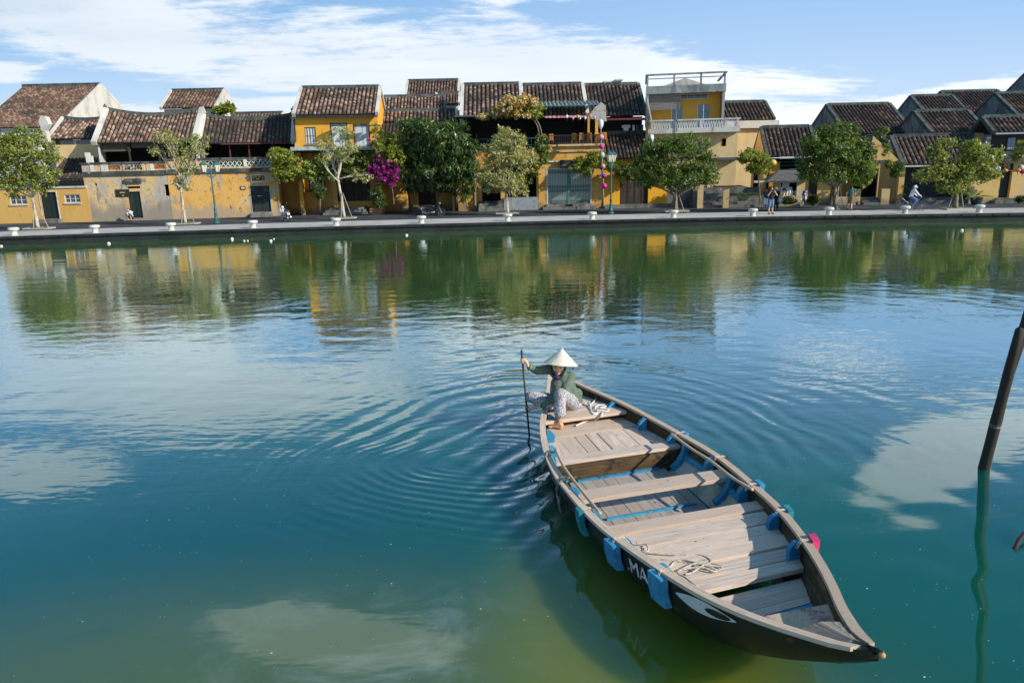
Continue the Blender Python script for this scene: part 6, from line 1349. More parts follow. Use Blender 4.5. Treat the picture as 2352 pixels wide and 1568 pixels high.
# silk lanterns
def lantern(x, y, Y, r, mat, label, stretch=1., tear=False, group='silk lanterns on the string'):
    p = P(x, y, Y); T = thing('silk_lantern', label, 'lantern', p-Vector((0, 0, r*1.2)), group); mb = MB()
    prof = [(r*math.sin(math.pi*i/10)*(1 if not tear else (.45+.75*i/10)), -r*stretch*math.cos(math.pi*i/10)) for i in range(11)]
    prof[0] = (r*.15, prof[0][1]); prof[-1] = (r*.15, prof[-1][1]); mb.lathe(p, prof, 14); mb.build('shade', mat, T, smooth=True)
    mb = MB(); mb.tube([p+Vector((0, 0, r*stretch)), p+Vector((0, 0, r*stretch+.25))], .012, 4); mb.tube([p-Vector((0, 0, r*stretch)), p-Vector((0, 0, r*stretch+.2))], .018, 4); mb.build('tassel', mRedW, T); return T
mk = lambda n, c: M(n, c, .55, layers=[(tuple(q*.6 for q in c), 9, .5, .7)])
mLW, mLPk, mLMg, mLGr, mLPu, mLYe, mLOr = mk('white_silk', (.72, .74, .72)), mk('pink_silk', (.75, .28, .38)), mk('magenta_silk', (.62, .02, .26)), mk('pale_green_silk', (.42, .52, .36)), mk('purple_silk', (.12, .03, .40)), mk('yellow_silk', (.60, .46, .08)), mk('orange_silk', (.62, .22, .06))
YL = 58.4
lantern(1380, 286, YL, .25, mLW, 'white teardrop lantern at the top of the string', 1.45, True); lantern(1381, 315, YL, .21, mLPk, 'pale pink round lantern below the white one'); lantern(1382, 337, YL, .20, mLMg, 'upper magenta lantern of the string')
lantern(1383, 356, YL, .2, mLGr, 'pale green lantern half hidden in vine', 1.2); lantern(1385, 382, YL, .18, mLPk, 'lower pink lantern beside the lamp post'); lantern(1386, 404, YL, .2, mLPu, 'purple lantern of the string', .8); lantern(1388, 427, YL, .21, mLMg, 'lowest magenta lantern of the string')
mb = MB(); mb.tube([P(1387, 474, YL), P(1385, 400, YL), P(1381, 330, YL), P(1379, 262, YL)], .035, 6); one('lantern_pole', mShut, 'thin blue grey pole carrying the string of lanterns', 'pole', mb)
lantern(1775, 374, 55.6, .27, mLYe, 'round yellow lantern beside the small creeper tree', .9, group='lanterns at the right hand shops')
for x, y, m_, l_ in ((2278, 393, mLMg, 'magenta lantern left of the numbered doorway'), (2292, 388, mLGr, 'green lantern beside the numbered doorway'), (2309, 392, mLOr, 'flat orange lantern over the numbered doorway'), (2338, 391, mLOr, 'orange lantern right of the numbered doorway'), (2349, 393, mLMg, 'magenta lantern at the very right edge'), (2345, 385, mLGr, 'green lantern at the very right edge')): lantern(x, y, 54.2, .19, m_, l_, .7 if m_ is mLOr else 1.1, group='lanterns at the right hand shops')
for i, x in enumerate((1302, 1316, 1328, 1344, 1356, 1366)): lantern(x, 268+(i % 2)*3, 58.6, .10, (mLW, mLPk, mLYe, mLW, mLOr, mLPk)[i], 'tiny lantern under the striped valance, %s from the left' % ('first', 'second', 'third', 'fourth', 'fifth', 'sixth')[i], 1.3, group='tiny lanterns under the valance')
# things floating on the river
mFoam = M('white_foam', (.72, .68, .60), .8)
for i, (x, y, r) in enumerate(((533, 549, .09), (533, 552, .07), (561, 553.5, .06), (569, 553.5, .055), (622, 554, .09), (629, 549, .05), (250, 560, .10), (934, 541, .09), (2209, 530, .09), (3, 566, .08))):
    p = G(x, y, 0); mb = MB(); mb.ball((0, 0, 0), (r, r*.8, r*.75)); o = mb.build('floating_debris', mFoam, smooth=True); o.location = p+Vector((0, 0, r*.3)); 
    tag(o, 'pale lump of debris afloat ' + ('above, in the pair left of centre', 'below, in the pair left of centre', 'left of two touching specks', 'right of two touching specks', 'alone before the white scooter', 'smallest, beside the one by the scooter', 'below the courtyard house door', 'before the mango tree', 'before the cyclist at right', 'at the far left edge')[i], 'debris', 'debris floating near the far bank')
mb = MB()
for i in range(420):
    x, y = random.uniform(-4.5, 5.5), random.uniform(2.6, 9); s_ = random.uniform(.0016, .004)*(1 if i % 9 else 1.8)
    mb.face([(x+s_*math.cos(a)*random.uniform(.7, 1.6), y+s_*math.sin(a), .003) for a in (0, 1.2, 2.5, 3.8, 5.)])
tag(mb.build('floating_specks', mFoam), 'tiny pale specks drifting on the near water', 'specks', kind='stuff')
# ------------------------------------------------------------------ people
def flesh(name, chains, mat, parent, voxel=.02, it=4, balls=(), label=None, smoothf=.5):
    """tapered limbs fused into one continuous skin (voxel remesh, then relaxed)"""
    mb = MB()
    for ch in chains:
        pts = [Vector(c[0]) for c in ch]; rs = [c[1] for c in ch]
        for (a, ra), (b, rb) in zip(zip(pts, rs), zip(pts[1:], rs[1:])): mb.tube([a, b], [ra, rb], 12)
        for a, ra in zip(pts, rs): mb.ball(a, ra, 12, 8)
    for c, r in balls: mb.ball(c, r, 14, 10)
    o = mb.build(name, mat, parent, weld=True, label=label)
    m = o.modifiers.new('skin', 'REMESH'); m.mode = 'VOXEL'; m.voxel_size = voxel; m.use_smooth_shade = True
    s = o.modifiers.new('relax', 'SMOOTH'); s.factor = smoothf; s.iterations = it
    return o
def scalepts(pts, c, f): return [tuple(Vector(c)+(Vector(p)-Vector(c))*f) for p in pts]
mSkinC = M('sunlit_skin', (.70, .40, .23), .55, layers=[((.42, .20, .12), 14, .45, .65)], spec=.35)
mSkinT = M('pale_skin', (.55, .34, .25), .6)
mHair = M('dark_hair', (.012, .010, .009), .5)
mHatS = M('palm_leaf_hat', (.70, .64, .52), .7, layers=[((.58, .51, .39), 14, .5, .65), ((.78, .73, .62), 30, .55, .65)], bump=.002, bscale=60)
mBl = M('green_cotton_blouse', (.095, .135, .10), .9, layers=[((.13, .17, .13), 5, .45, .65), ((.06, .09, .07), 11, .6, .72)], bump=.012, bscale=13, bstretch=(1, 1, 1.6))
mPants = M('floral_trousers', (.50, .48, .46), .9, layers=[((.09, .095, .13), 55, .46, .56, (1, 1, 1), 3), ((.30, .31, .36), 60, .58, .62, (1, 1, 1), 2)], bump=.006, bscale=14)
mScarf = M('patterned_scarf', (.02, .025, .03), .85, layers=[((.10, .03, .22), 16, .55, .62), ((.30, .16, .10), 34, .66, .70)])
mLip = M('lips', (.30, .08, .07), .5); mEye = M('dark_eye', (.01, .008, .008), .3)
def WP(x, y, Y): return P(*ZW(x, y), Y)
pel = WP(885, 935, 10.08); T = thing('person', 'woman in pale conical hat, green blouse and patterned trousers paddling at the stern', 'person', (pel.x, pel.y, .39))
wst = WP(850, 830, 10.06); chs = WP(775, 640, 9.98); nk = WP(735, 560, 9.93); hd = WP(712, 440, 9.82)
shR = WP(620, 500, 9.96); elR = WP(425, 515, 9.90); wrR = WP(305, 455, 9.80)
shL = WP(872, 600, 9.95); elL = WP(800, 825, 9.80); wrL = WP(468, 1003, 9.78)
hpL = WP(900, 955, 10.05); knL = WP(742, 835, 9.62); anL = WP(735, 1225, 9.50); hpR = WP(820, 955, 10.02); knR = WP(345, 870, 9.90); anR = WP(600, 1000, 9.78)
fz = .285
heel = Vector(G(*ZW(752, 1312), .27)) + Vector((0, 0, .035)); toe = Vector(G(*ZW(578, 1296), .27))+Vector((0, 0, .03))
dt = (toe-heel); side = Vector((-dt.y, dt.x, 0)).normalized()
ptop = WP(213, 240, 9.78); pwat = Vector(G(*ZW(320, 1400), 0)); pd = (pwat-ptop).normalized(); PR = .0135
def on_paddle(z): t = (z-ptop.z)/(pwat.z-ptop.z); return ptop+(pwat-ptop)*t
hR = on_paddle(WP(230, 385, 9.80).z); hL = on_paddle(WP(310, 1055, 9.84).z)
def hand(A, wrist, D, r, flip=1):
    """palm against the shaft at A, four fingers and a thumb closed round it"""
    S = (wrist-A); S = (S-D*S.dot(D)).normalized(); Fv = D.cross(S)*flip; ch = []
    knk = A+S*(r+.028)+Fv*(.018)
    ch.append([(wrist, .024), (wrist.lerp(A+S*(r+.034), .6), .027), (A+S*(r+.026), .026)])
    for i in range(4):
        o = D*((i-1.5)*.0205); rr = (.0088, .0095, .0092, .0080)[i]; L = (205, 232, 225, 190)[i]
        ch.append([(A+o+(S*math.cos(math.radians(a))+Fv*math.sin(math.radians(a)))*(r+rr*.9+(.012 if a < 40 else 0)), rr*(1.1 if a < 50 else 1)) for a in range(10, L, 32)])
    ch.append([(A+(S*math.cos(math.radians(a))-Fv*math.sin(math.radians(a)))*(r+.011+(.012 if a < 30 else 0))-D*(.022+a*.00014), .0105) for a in (0, 35, 75, 115)])
    return ch
legs = [[(hpL, .09), (knL, .062), (anL, .034), (heel+Vector((0, 0, .03)), .034)], [(hpR, .09), (knR, .062), (anR, .040)]]
foot = [[(heel, .028), (heel.lerp(toe, .5)+Vector((0, 0, .012)), .032), (heel.lerp(toe, .8), .032)], [(anL, .034), (heel.lerp(toe, .35)+Vector((0, 0, .03)), .034), (heel.lerp(toe, .7)+Vector((0, 0, .006)), .028)]]
for i in range(5):
    a = heel.lerp(toe, .78)+side*((i-2)*.0165); b = toe+side*((i-2)*.019)-dt*(.02*abs(i-(3 if side.y > 0 else 1))); foot.append([(a, .014), (b-dt*.05, .012 if i not in (0,) else .015), (b, .010 if i else .013)])
chains = [[(pel, .13), (wst, .115), (chs, .125), (nk, .06)], [(nk, .048), (hd+Vector((0, 0, -.06)), .05)], [(shR, .055), (elR, .042), (wrR, .027)], [(shL, .058), (elL, .043), (wrL, .028)]]+legs+foot+hand(hR, wrR, pd, PR, 1)+hand(hL, wrL, pd, PR, -1)
fd = Vector((-.12, -1, -.18)).normalized()                          # where the face points
fr_ = Vector((1, -.12, -.06)).normalized(); fu = fr_.cross(fd)*1.; fu = Vector((.05, -.15, 1)).normalized()
HS = 1.18
balls = [(hd, (.076, .092, .112)), (hd+fd*.085-fu*.012, (.013, .014, .020)), (hd+fd*.078-fu*.028, (.020, .012, .010)), (hd+fd*.05-fu*.085, (.030, .03, .022)), (hd+fd*.055+fr_*.035-fu*.03, (.026, .025, .024)), (hd+fd*.055-fr_*.035-fu*.03, (.026, .025, .024)),
         (hd+fd*.077-fu*.060, (.024, .010, .010))]
balls = [(hd+(c-hd)*HS, tuple(q*HS for q in r)) for c, r in balls]
flesh('body', chains, mSkinC, T, .0065, 3, balls)
for s_ in (1, -1):
    mb = MB(); mb.ball(hd+(fd*.086+fr_*.030*s_+fu*.006)*HS, (.015, .007, .006)); mb.build('eye', mEye, T)
    mb = MB(); mb.tube([hd+(fd*.088+fr_*(.014*s_)+fu*.024)*HS, hd+(fd*.090+fr_*.032*s_+fu*.030)*HS, hd+(fd*.080+fr_*.052*s_+fu*.023)*HS], .0035, 5); mb.build('eyebrow', mHair, T)
mb = MB(); mb.tube([hd+(fd*.085-fr_*.024-fu*.060)*HS, hd+(fd*.091-fu*.057)*HS, hd+(fd*.085+fr_*.024-fu*.060)*HS], [.003, .0058, .003], 6); mb.build('mouth', mLip, T)
# blouse with loose hem and long sleeves, trousers, scarf
hem = WP(985, 955, 10.08)
flesh('blouse', [[(WP(900, 925, 10.1), .16), (wst, .145), (chs, .148), (nk.lerp(chs, .35), .105)], [(hem, .055), (WP(960, 830, 10.08), .09), (wst, .12)], [(WP(700, 690, 9.92), .10), (WP(700, 800, 9.93), .11), (WP(760, 880, 9.95), .12)],
                 [(chs.lerp(nk, .5), .11), (shR, .075), (elR, .064), (wrR.lerp(elR, .18), .050)], [(chs.lerp(nk, .3), .11), (shL, .085), (elL, .082), (wrL.lerp(elL, .45), .064), (wrL.lerp(elL, .12), .058)]], mBl, T, .010, 4)
mb = MB(); q = wrR.lerp(elR, .18); mb.tube([q, q.lerp(wrR, .55)], [.050, .045], 10); mb.build('cuff', M('pale_cuff', (.36, .36, .31), .9), T)
flesh('trousers', [[(hpL, .125), (hpL.lerp(knL, .6), .105), (knL, .088), (knL.lerp(anL, .40), .080), (knL.lerp(anL, .66), .088)], [(hpR, .12), (hpR.lerp(knR, .55), .10), (knR, .085), (knR.lerp(anR, .5), .085), (anR, .06)], [(pel-Vector((0, 0, .02)), .145), (hpR, .12)], [(pel-Vector((-.02, 0, .03)), .15), (hpL, .125)]], mPants, T, .009, 3)
flesh('scarf', [[(hd-fr_*.078+fd*.01-fu*.01, .024), (hd-fr_*.072+fd*.04-fu*.07, .028), (WP(668, 585, 9.83), .032), (WP(705, 625, 9.80), .030), (WP(745, 590, 9.82), .034), (hd+fr_*.072+fd*.03-fu*.085, .032), (hd+fr_*.086+fd*.0-fu*.03, .028)],
                [(hd-fr_*.078+fu*.05, .03), (hd-fd*.05+fu*.06, .075), (hd+fr_*.078+fu*.05, .03)], [(hd-fr_*.06-fu*.06, .035), (hd-fd*.05-fu*.07, .07), (hd+fr_*.07-fu*.06, .04)], [(hd+fr_*.09-fu*.0, .02), (WP(880, 460, 9.9), .022), (WP(913, 462, 9.9), .016), (WP(912, 508, 9.9), .006)]], mScarf, T, .008, 2)
ax_ = Vector((.12, .15, 1)).normalized(); hc = WP(745, 424, 9.84); M3 = ax_.to_track_quat('Z', 'Y').to_matrix(); mb = MB()
prof = [(.0, .222), (.012, .212), (.06, .166), (.12, .110), (.18, .054), (.242, 0.), (.246, -.003), (.240, -.006), (.12, .100), (.02, .195)]
seg = 40
for i in range(len(prof)-1):
    for j in range(seg):
        k_ = (j+1) % seg; f = lambda r, z, jj: hc+M3 @ Vector((r*math.cos(2*math.pi*jj/seg), r*math.sin(2*math.pi*jj/seg), z))
        (r0, z0), (r1, z1) = prof[i], prof[i+1]; mb.face([f(r0, z0, j), f(r0, z0, k_), f(r1, z1, k_), f(r1, z1, j)])
for q in range(1, 15):                    # stitched hoops
    r = .243*q/15; z = .222*(1-q/15)*.985; mb.tube([hc+M3 @ Vector(((r+.0015)*math.cos(t), (r+.0015)*math.sin(t), z+.002)) for t in [2*math.pi*i/28 for i in range(29)]], .0016, 4)
mb.build('hat', mHatS, T)
mb = MB(); mb.tube([ptop, pwat+pd*.0, pwat+pd*.25], [PR*1.05, PR, PR], 10); mb.tube([pwat+pd*.2, pwat+pd*.3, pwat+pd*.7], [PR, .05, .06], 8)
one('paddle', M('dark_wet_paddle', (.018, .015, .012), .5, layers=[((.05, .035, .02), 12, .5, .65)]), 'dark upright paddle gripped by the woman and dipping into the river', 'paddle', mb, smooth=True)

def person(label, loc, J, shirt, short, shoes, hair, skin=mSkinT, rz=0, sleeves=.6, leglen=1., hat=None, mirror=1, H=1.7, skirt=None, group=None, slim=1.):
    T = thing('person', label, 'person', (0, 0, 0), group); k_ = H/1.7
    V = {n: Vector((p[0]*mirror, p[1], p[2]))*k_ for n, p in J.items()}; s = slim*k_
    ch = [[(V['pelvis'], .125*s), (V['waist'], .115*s), (V['chest'], .135*s), (V['neck'], .055*s)], [(V['neck'], .05*s), (V['head'], .07*s)]]
    for q in 'LR':
        ch += [[(V['sh'+q], .058*s), (V['el'+q], .043*s), (V['ha'+q], .032*s)], [(V['hip'+q], .09*s), (V['kn'+q], .062*s), (V['an'+q], .040*s), (V['to'+q], .034*s)], [(V['neck'], .05*s), (V['sh'+q], .055*s)]]
        d = (V['ha'+q]-V['el'+q]).normalized(); a = d.orthogonal().normalized()
        for i in range(4): ch.append([(V['ha'+q]+a*(i-1.5)*.018, .012), (V['ha'+q]+a*(i-1.5)*.021+d*.05, .010), (V['ha'+q]+a*(i-1.5)*.018+d*.085-d.cross(a)*.02, .009)])
        ch.append([(V['ha'+q], .013), (V['ha'+q]-a*.04+d*.03, .011)])
    flesh('body', ch, skin, T, .018, 2, [(V['head'], (.075*k_, .092*k_, .115*k_)), (V['head']+Vector((0, -.09, -.01))*k_, (.014, .02, .018))])
    sv = []
    for q in 'LR':
        if sleeves: sv.append([(V['sh'+q], .072*s), (V['sh'+q].lerp(V['el'+q], sleeves) if sleeves <= 1 else V['el'+q], .060*s)]+([(V['el'+q].lerp(V['ha'+q], sleeves-1), .048*s)] if sleeves > 1 else []))
    flesh('shirt', [[(V['pelvis']+Vector((0, 0, .03)), .14*s), (V['waist'], .135*s), (V['chest'], .155*s)], [(V['shL'], .075*s), (V['chest']+Vector((0, 0, .1)), .11*s), (V['shR'], .075*s)]]+sv, shirt, T, .022, 3)
    lg = []
    for q in 'LR':
        c = [(V['hip'+q], .11*s), (V['hip'+q].lerp(V['kn'+q], min(1, leglen)), .092*s)]
        if leglen > 1: c.append((V['kn'+q].lerp(V['an'+q], leglen-1), .065*s))
        lg.append(c)
    flesh('trousers' if leglen > 1 else 'shorts', lg+[[(V['pelvis'], .135*s), (V['hipL'], .11*s)], [(V['pelvis'], .135*s), (V['hipR'], .11*s)]], short, T, .022, 2)
    for q in 'LR': flesh('shoe', [[(V['an'+q]-Vector((0, 0, .02)), .048*s), (V['to'+q], .045*s)]], shoes, T, .016, 2)
    if hat: 
        mb = MB(); mb.lathe(V['head']+Vector((0, 0, .03)), [(.17 if hat[1] else .10, -.02), (.16 if hat[1] else .105, .0), (.10, .02), (.10, .07), (.06, .12), (.01, .13)], 16); mb.build('hat', hat[0], T, smooth=True)
    flesh('hair', [[(V['head']+Vector((0, .03, .04)), .09*k_), (V['head']+Vector((0, .05, -.04)), .075*k_)]], hair, T, .018, 2)
    T.location = loc; T.rotation_euler = (0, 0, rz); return T
STAND = dict(pelvis=(0, 0, .93), waist=(0, 0, 1.08), chest=(0, 0, 1.28), neck=(0, -.01, 1.46), head=(0, -.03, 1.58), shL=(.18, 0, 1.40), shR=(-.18, 0, 1.40), elL=(.24, .03, 1.14), elR=(-.24, .03, 1.14), haL=(.25, -.05, .90), haR=(-.25, -.05, .90),
             hipL=(.09, 0, .90), hipR=(-.09, 0, .90), knL=(.11, -.02, .50), knR=(-.11, -.02, .50), anL=(.12, 0, .09), anR=(-.12, 0, .09), toL=(.14, -.15, .045), toR=(-.14, -.15, .045))
mk2 = lambda n, c, r=.85: M(n, c, r, layers=[(tuple(q*.65 for q in c), 7, .5, .7)], bump=.01, bscale=12)
mBlk, mBluS, mTealS, mBrnS, mWhtS, mShoe, mStr, mCap = mk2('black_tee', (.015, .016, .02)), mk2('blue_shorts', (.10, .17, .26)), mk2('teal_tee', (.05, .12, .12)), mk2('brown_shorts', (.20, .13, .09)), mk2('white_shirt', (.66, .67, .68)), mk2('dark_shoe', (.02, .02, .025), .5), M('striped_cloth', (.62, .56, .58), .85, layers=[((.12, .10, .16), 9, .5, .53, (4, .3, .3))]), mk2('white_cap', (.74, .75, .74))
J = dict(STAND, head=(-.02, -.06, 1.57), elL=(.30, -.16, 1.20), haL=(.05, -.26, 1.50), elR=(-.30, -.16, 1.20), haR=(-.12, -.26, 1.50))
pm = G(1769, 492, QZ+.004)
person('man in black shirt and blue shorts raising a camera to his face on the quay', pm, J, mBlk, mBluS, mShoe, mHair, rz=R(6), H=1.72, slim=1.08)
mb = MB(); c = pm+Vector((-.01, -.30, 1.54)); mb.box(c.x-.075, c.x+.075, c.y-.03, c.y+.03, c.z-.045, c.z+.05); mb.tube([c+Vector((0, -.03, 0)), c+Vector((0, -.12, 0))], [.042, .036], 12)
one('camera_held', mShoe, 'small dark camera held up by the man in blue shorts', 'camera', mb)
J2 = dict(STAND, haL=(.28, -.08, .95), knR=(-.10, -.08, .50))
pw = G(1781, 484, ZR+.0); person('woman in white cap and dark clothes standing behind the man with the camera', pw, J2, mBlk, mBlk, mShoe, mHair, rz=R(-25), H=1.62, sleeves=.8, leglen=1.8, hat=(mCap, False))
mb = MB(); c = pw+Vector((.26, -.1, .62)); mb.lathe(c, [(.20, 0), (.21, .1), (.15, .30), (.06, .42)], 10); one('striped_bag', mStr, 'pale striped cloth bag held by the woman in the white cap', 'bag', mb)
pk = G(1757, 485, ZR); person('third tourist in black hat mostly hidden behind the man with the camera', pk, STAND, mk2('navy_top', (.03, .05, .09)), mWhtS, mShoe, mHair, rz=R(15), H=1.62, leglen=1.0, hat=(mBlk, True))
J3 = dict(STAND, waist=(-.01, 0, 1.08), chest=(.0, 0, 1.27), head=(.03, .02, 1.57), elL=(.27, .12, 1.15), haL=(.30, .02, .93), elR=(-.25, -.10, 1.15), haR=(-.22, -.22, .93), knL=(.10, -.20, .52), anL=(.16, -.05, .14), toL=(.22, -.16, .08), knR=(-.06, .12, .50), anR=(-.12, .28, .10), toR=(-.10, .16, .05))
pq = G(1952, 483, QZ+.004); person('man in teal shirt and brown shorts walking away along the quay', pq, J3, mTealS, mBrnS, mShoe, mHair, rz=R(150), H=1.68, slim=1.1)
mb = MB(); c = pq+Vector((.42, -.1, .35)); mb.tube([pq+Vector((.30, -.02, .88)), c+Vector((0, 0, .22))], .01, 5); mb.ball(c+Vector((0, 0, .1)), (.10, .07, .14)); one('dark_bag', mShoe, 'small dark bag swinging from the walking man\'s hand', 'bag', mb)
J4 = dict(pelvis=(0, .05, .28), waist=(0, .02, .42), chest=(.02, -.06, .60), neck=(.01, -.1, .74), head=(-.03, -.16, .84), shL=(.16, -.06, .70), shR=(-.15, -.06, .70), elL=(.20, -.26, .52), elR=(-.18, -.26, .52), haL=(.05, -.40, .48), haR=(-.05, -.40, .48), hipL=(.09, .03, .25), hipR=(-.09, .03, .25), knL=(.14, -.30, .52), knR=(-.14, -.30, .50), anL=(.12, -.20, .10), anR=(-.12, -.20, .10), toL=(.14, -.34, .05), toR=(-.14, -.34, .05))
person('boy in white shirt squatting beside the narrow door at left', G(303, 508, ZR), J4, mWhtS, mk2('dark_blue_shorts', (.04, .06, .11)), mShoe, mHair, rz=R(-10), leglen=1.)
# ------------------------------------------------------------------ two-wheelers (built facing +X, then placed)
mTyre = M('black_tyre', (.012, .012, .013), .8); mChrome = M('steel', (.45, .46, .48), .3, metal=.9); mBlkP = M('black_gloss', (.010, .010, .012), .25, spec=.6); mSilv = M('silver_blue_paint', (.50, .54, .60), .3, spec=.6); mBluG = M('royal_blue_gloss', (.02, .05, .42), .25, spec=.6); mRedL = M('red_lens', (.4, .02, .02), .3)
def wheel(T, x, r, tr, spokes=12, w=.05, rimm=None):
    mb = MB(); n = 26; mb.tube([(x+r*math.cos(2*math.pi*i/n), 0, r+tr*0+r*math.sin(2*math.pi*i/n)+0) for i in range(n+1)], tr, 8); ty = mb.build('wheel', mTyre, T, smooth=True)
    mb = MB(); r2 = r-tr*.9; mb.tube([(x+r2*math.cos(2*math.pi*i/n), 0, r+r2*math.sin(2*math.pi*i/n)) for i in range(n+1)], tr*.45, 6)
    for i in range(spokes): a = 2*math.pi*i/spokes; mb.tube([(x, 0, r), (x+r2*math.cos(a), 0, r+r2*math.sin(a))], .006 if tr > .03 else .0035, 4)
    mb.tube([(x, -.05, r), (x, .05, r)], .05 if tr > .03 else .025, 10); mb.build('rim', rimm or mChrome, ty)
def motorbike(label, loc, rz, main, panel, tilt=0.):
    T = thing('motorbike', label, 'motorbike', (0, 0, 0), 'motorbikes parked on the street'); r = .27
    wheel(T, -.60, r, .045); wheel(T, .62, r, .04)
    mb = MB(); mb.tube(bez([(-.55, 0, .62), (-.30, 0, .56), (-.05, 0, .42), (.18, 0, .40), (.36, 0, .62), (.44, 0, .86)], 4), [.10, .11, .12, .12, .12, .11, .10, .10, .09, .09, .09, .09, .09, .09, .09, .09, .08, .08, .08, .07, .07], 10); mb.build('body', main, T, smooth=True)
    mb = MB(); mb.tube(bez([(-.72, 0, .80), (-.40, 0, .78), (-.05, 0, .74), (.12, 0, .70)], 4), [.05, .08, .09, .10, .11, .11, .11, .11, .10, .09, .08, .07, .05], 10); mb.build('seat', mBlkP, T, smooth=True)
    for s_ in (1, -1):
        mb = MB(); mb.tube([(.62, .06*s_, r), (.50, .06*s_, .62), (.44, .05*s_, .86)], .022, 6); mb.build('fork', mChrome, T)
        mb = MB(); mb.prism([(-.72, .74), (-.30, .50), (.10, .48), (.0, .62), (-.45, .76)], 'y', .09*s_, .125*s_) if s_ > 0 else mb.prism([(-.72, .74), (-.30, .50), (.10, .48), (.0, .62), (-.45, .76)], 'y', -.125, -.09); mb.build('side_panel', panel, T)
        mb = MB(); mb.prism([(.20, .34), (.42, .40), (.52, .74), (.44, .86), (.34, .66)], 'y', min(.12*s_, .17*s_), max(.12*s_, .17*s_)); mb.build('leg_shield', panel, T)
        mb = MB(); mb.tube([(.40, .04*s_, .98), (.34, .18*s_, 1.04), (.26, .34*s_, 1.02)], .016, 6); mb.build('handlebar', mBlkP, T)
        mb = MB(); mb.tube([(.36, .24*s_, 1.04), (.38, .30*s_, 1.22)], .007, 4); mb.ball((.38, .31*s_, 1.25), (.02, .055, .04)); mb.build('mirror', mBlkP, T)
    mb = MB(); mb.ball((.45, 0, .97), (.12, .13, .11)); mb.build('headlight_cowl', panel, T, smooth=True); mb = MB(); mb.ball((.52, 0, .96), (.06, .09, .07)); mb.build('headlight', M('lamp_lens', (.6, .62, .62), .15) if 'lamp_lens' not in bpy.data.materials else bpy.data.materials['lamp_lens'], T, smooth=True)
    mb = MB(); mb.ball((-.76, 0, .72), (.05, .08, .05)); mb.build('tail_light', mRedL, T); mb = MB(); mb.box(-.84, -.825, -.09, .09, .48, .62); mb.build('number_plate', mWhtS, T)
    mb = MB(); mb.tube([(.0, -.12, .28), (-.35, -.13, .26), (-.80, -.14, .34)], [.025, .03, .045], 8); mb.build('exhaust', mChrome, T)
    mb = MB(); mb.ball((.0, 0, .30), (.20, .12, .12)); mb.build('engine', mChrome, T)
    mb = MB(); mb.tube([(.62+.31*math.cos(a), 0, r+.31*math.sin(a)) for a in np.linspace(.2, 2.6, 8)], .04, 6); mb.build('front_mudguard', panel, T)
    T.location = loc; T.rotation_euler = (tilt, 0, rz); return T
motorbike('silver blue scooter parked seen from behind beside the ochre house corner', G(656, 508, ZR), R(125), mSilv, mSilv, 0)
motorbike('black motorbike with thin chrome wheels parked before the garden house', G(995, 497, ZR), R(4), mBlkP, mBlkP)
motorbike('white and royal blue motorbike parked beside the display case', G(1857, 474, ZR), R(196), mBlkP, mSilv)
mb = MB(); p = G(1857, 474, ZR); mb.ball(p+Vector((-.42, -.1, 1.10)), (.17, .15, .15)); mb.ball(p+Vector((-.5, -.12, .92)), (.14, .16, .10)); one('helmet', mBluG, 'royal blue helmet and cover resting on the motorbike handlebar', 'helmet', mb, smooth=True)
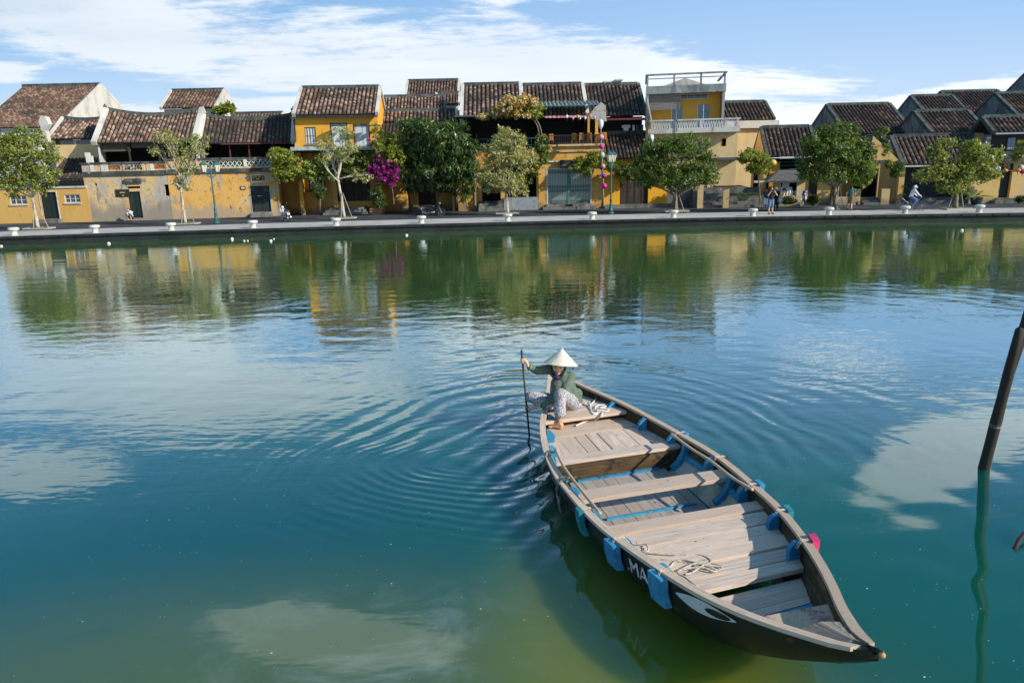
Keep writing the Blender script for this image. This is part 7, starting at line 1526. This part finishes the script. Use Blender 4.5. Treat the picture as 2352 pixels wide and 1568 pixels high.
def bicycle(label, loc, rz, col):
    T = thing('bicycle', label, 'bicycle', (0, 0, 0), 'bicycles on the right'); r = .32
    wheel(T, -.52, r, .018, 16); wheel(T, .54, r, .018, 16)
    bb = (-.08, 0, .28); st = (-.22, 0, .78); hb_ = (.36, 0, .82); hl = (.40, 0, .66); ra = (-.52, 0, r); fa = (.54, 0, r)
    mb = MB()
    for a, b in ((bb, st), (bb, hl), (st, (.37, 0, .70)), (ra, bb), (ra, (-.20, 0, .70)), (hl, hb_), (hl, fa)): mb.tube([a, b], .018, 6)
    mb.build('bicycle_frame', col, T); mb = MB(); mb.ball((-.24, 0, .84), (.13, .08, .04)); mb.build('saddle', mBlkP, T)
    mb = MB(); mb.tube([(.28, .26, .92), (.38, .16, .93), (.37, 0, .86), (.38, -.16, .93), (.28, -.26, .92)], .012, 6); mb.build('handlebar', mChrome, T)
    mb = MB(); mb.tube([bb, (-.02, .1, .14)], .01, 5); mb.box(-.08, .04, .08, .16, .12, .15); mb.tube([bb, (-.14, -.1, .42)], .01, 5); mb.box(-.20, -.08, -.16, -.08, .40, .43); mb.build('pedals', mChrome, T)
    mb = MB(); 
    for z in (.74, .84, .92): mb.tube([(.46, -.13, z), (.70, -.13, z), (.70, .13, z), (.46, .13, z), (.46, -.13, z)], .007, 4)
    for x_, y_ in ((.46, -.13), (.70, -.13), (.70, .13), (.46, .13), (.58, -.13), (.58, .13)): mb.tube([(x_, y_, .70), (x_, y_, .92)], .006, 4)
    mb.box(.46, .70, -.13, .13, .695, .705); mb.build('basket', mBlkP, T)
    T.location = loc; T.rotation_euler = (0, 0, rz); return T
pb_ = G(2097, 484, QZ+.004); pb_.z = QZ+.004
mBik = M('blue_bike_paint', (.04, .10, .30), .4)
bicycle('blue bicycle with front basket ridden by the cyclist', pb_, R(2), mBik); bicycle('second bicycle parked in shade behind the cyclist', G(2083, 476, ZR), R(178), mBlkP)
J5 = dict(pelvis=(-.24, 0, .92), waist=(-.20, 0, 1.06), chest=(-.12, 0, 1.24), neck=(-.06, 0, 1.40), head=(-.02, 0, 1.52), shL=(-.08, -.17, 1.34), shR=(-.08, .17, 1.34), elL=(.08, -.22, 1.12), elR=(.08, .22, 1.12), haL=(.30, -.24, .96), haR=(.30, .24, .96),
          hipL=(-.22, -.09, .90), hipR=(-.22, .09, .90), knL=(.12, -.11, .70), knR=(.04, .11, .56), anL=(-.10, -.12, .48), anR=(-.02, .12, .20), toL=(.06, -.12, .44), toR=(.12, .12, .16))
person('cyclist in white sun hat and pale long sleeves riding to the right', pb_, J5, mWhtS, mk2('blue_jeans', (.08, .13, .25)), mShoe, mCap, rz=R(2), H=1.66, sleeves=1.85, leglen=1.9, hat=(mCap, True), slim=.95)
